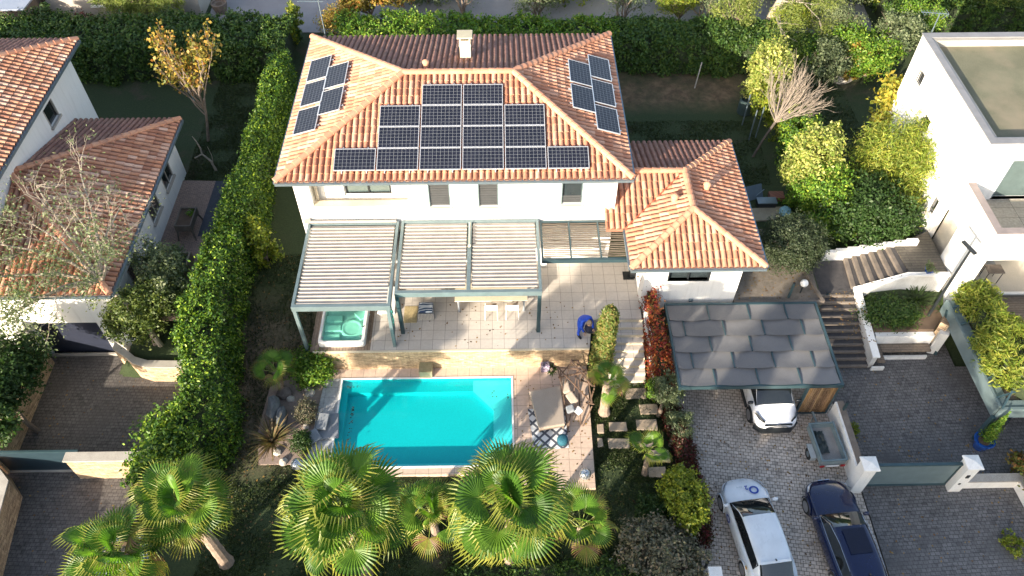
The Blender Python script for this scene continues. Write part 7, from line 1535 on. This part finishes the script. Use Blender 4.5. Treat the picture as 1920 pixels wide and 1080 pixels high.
def unseen_shade_trees():
    # unseen trees and hedges, added to throw shade over the drives and terrace
    r = rg(99); R = random.Random(99); P = []; N_ = []
    def crown(x, y, z, a, b, c, n):
        p, q = crown_pts([(x,y,z,a,b,c)], n, r, .15, .5, 30); P.append(p); N_.append(q)
    spots = []
    x = -8.5
    while x < 9:        # leafy shade trees south of the palms' garden
        top = R.uniform(6.0,7.4) + (1.6 if x > -3 else 0); spots.append((x, -5+R.uniform(-1,1), top, R.uniform(1.5,1.9), 'round')); x += 2.3
    for x, top in ((-27.6,10.4),(-8.6,12.3),(-5.6,11.8),(-3.0,13.0),(-.6,12.3)): spots.append((x, -6.5+R.uniform(-1,1), top, R.uniform(.42,.62), 'slim'))
    m = MB()
    for x, y, top, w_, kd in spots:
        gz = -1.4; m.tube([(x,y,gz-.2),(x+.1,y,top*.4),(x,y,top*.9)], [.22,.16,.05], 6)
        if kd == 'round': crown(x, y, top-2.1, w_, w_, 2.2, 3800); crown(x+.4, y, top-4.6, w_*1.1, w_, 2.2, 3000)
        else: crown(x, y, top-3.4, w_, w_, 3.4, 7000)
    x = -44
    while x < -13: crown(x, 4.0, -.5, 1.5, 1.0, 1.7, 2600); x += 1.6
    x = -15.5
    while x < -3: crown(x, 6.9, -.5, 1.2, .8, 1.2, 2200); x += 1.5
    P_ = np.concatenate(P); o = quads_mesh('unseen_shade_belt', leaves(P_, np.concatenate(N_), .34, r, .6), L_HEDGE_D); props(o, kind='stuff')
    props(m.build('unseen_shade_trunks', BARK), kind='stuff')
unseen_shade_trees()
def ground_cover():
    r = rg(77)
    def scatter(n, x0, x1, y0, y1): return r.uniform(x0,x1,n), r.uniform(y0,y1,n)
    X, Y = [], []
    for n, a, b, c, d in ((52000,-11.2,5.9,9.0,14.3),(16000,3.5,6.4,14.0,18.6),(16000,-11.3,-8.0,14.0,25),(15000,-16,-12.5,30,38.5),(16000,5.5,13.5,29.3,34.5),(9000,15.5,19.2,28,37)):
        x, y = scatter(n, a, b, c, d); X.append(x); Y.append(y)
    X = np.concatenate(X); Y = np.concatenate(Y); k = (np.sin(X*2.3+Y)+np.sin(Y*2.9-X*1.3)+r.normal(0,.7,len(X))) > -.9; X, Y = X[k], Y[k]
    inside = (X > -8.0) & (X < .4) & (Y > 14.35) | (X > .3) & (X < 3.5) & (Y > 13.7); X, Y = X[~inside], Y[~inside]
    Z = ground_z(X, Y) + .015
    Nn = np.stack([r.normal(0,1,len(X)), r.normal(0,1,len(X)), .35+0*X], 1)
    o = quads_mesh('lawn_grass', leaves(np.stack([X,Y,Z+.02],1), Nn, .11, r, .3, .4), L_GRASS); props(o, kind='stuff')
    L = []
    for n, a, b, c, d, z in ((420,7.3,13.4,9.5,17.2,-1.742),(220,14,19.4,9.5,19.3,-1.712),(160,-19.5,-14.2,9.8,21,-2.192),(90,-5.5,4,19.6,22,.008),(110,.4,3.4,13.9,18.8,-1.242),(90,14.2,15.6,19.5,22.3,.1),(400,-11.3,-8.3,10,25,None),(400,-8,6,9,13.6,None),(110,10.2,13.6,21.8,23.6,.27)):
        x, y = scatter(n, a, b, c, d); zz = ground_z(x,y)+.03 if z is None else z+0*x; L.append(np.stack([x,y,zz],1))
    P = np.concatenate(L); o = quads_mesh('fallen_leaves', leaves(P, np.tile([0,0,1.0],(len(P),1)), .085, r, .7, .12), leafmat('dead_leaves', [(.10,.05,.025),(.20,.11,.04),(.32,.20,.06),(.07,.045,.03)], .1)); props(o, kind='stuff')
    # bushes along the bottom edge
ground_cover()
def grey_building():
    t = T('grey_house', 'grey rendered building with an awning window at the top left', 'house', (-22,47,0))
    W = MB(); wall_open(W, 'x', -27.4, -18.3, 0, 4, 44.6, 44.9, [(-24.6,-22.6,1.2,2.2)]); W.box(-18.6,44.9,0,-18.3,54,4); W.box(-27.4,44.9,0,-27.1,54,4); W.build('wall', noisy('grey_render', (.36,.32,.28), (.44,.40,.35), .8), t)
    g = MB().box(-24.6,44.7,1.2,-22.6,44.75,2.2).build('window', GLASS, t); MB().box(-24.8,44.45,1.1,-22.4,44.7,1.19).build('sill', WHITE, g); MB().box(-27.6,44.4,4,-18.1,54,4.2).build('roof', CONC, t)
    t = T('garden_wall', 'long low brown garden wall behind the dark hedge', 'wall', (-22,42.3,.2)); MB().box(-26.2,42.35,-.1,-19.0,42.6,.75).build('wall', noisy('brown_render', (.17,.10,.06), (.24,.15,.10), 1.5), t); MB().box(-26.3,42.3,.75,-18.9,42.65,.82).build('coping', CAPST, t)
    x,y,_ = G(20,10,2.0); t = T('garden_shed', 'blue grey roofed shed in the top left corner', 'shed', (x,y,0)); MB().prism([(x-4,y-.7),(x+1.0,y-.6),(x+1.2,y+3),(x-4,y+3)], 2.0, 2.1).build('roof', noisy('blue_grey_sheet', (.22,.27,.36), (.34,.38,.46), .9, .5), t); MB().box(x-4,y-.2,-.1,x+.9,y+2.8,2.0).build('wall', SLEEP, t)
    t = T('plant_pot', 'dark brown pot standing by the grey wall at the side road', 'plant pot', G(415,22,.35)); x,y,_ = G(415,22,.35); MB().lathe([(.3,0),(.45,.4),(.5,.7),(.42,.7),(.4,.6)], (x,y,.28), 14).build('bowl', BARK, t); MB().lathe([(.42,.58),(.01,.62)], (x,y,.28), 12).build('soil', SOIL, t)
    for (a,b_,z0,z1,lb) in ((G(300,80,2.6),(-15.45,33.3,2.4),2.6,2.4,'thin cable tied to the golden tree trunk'),):
        t = T('cable', lb, 'cable', a); m = MB(); m.tube([a, (Vector(a).lerp(Vector(b_),.5)-Vector((0,0,.15))), b_], .012, 4); m.build('strand', GUTTER, t)
grey_building()
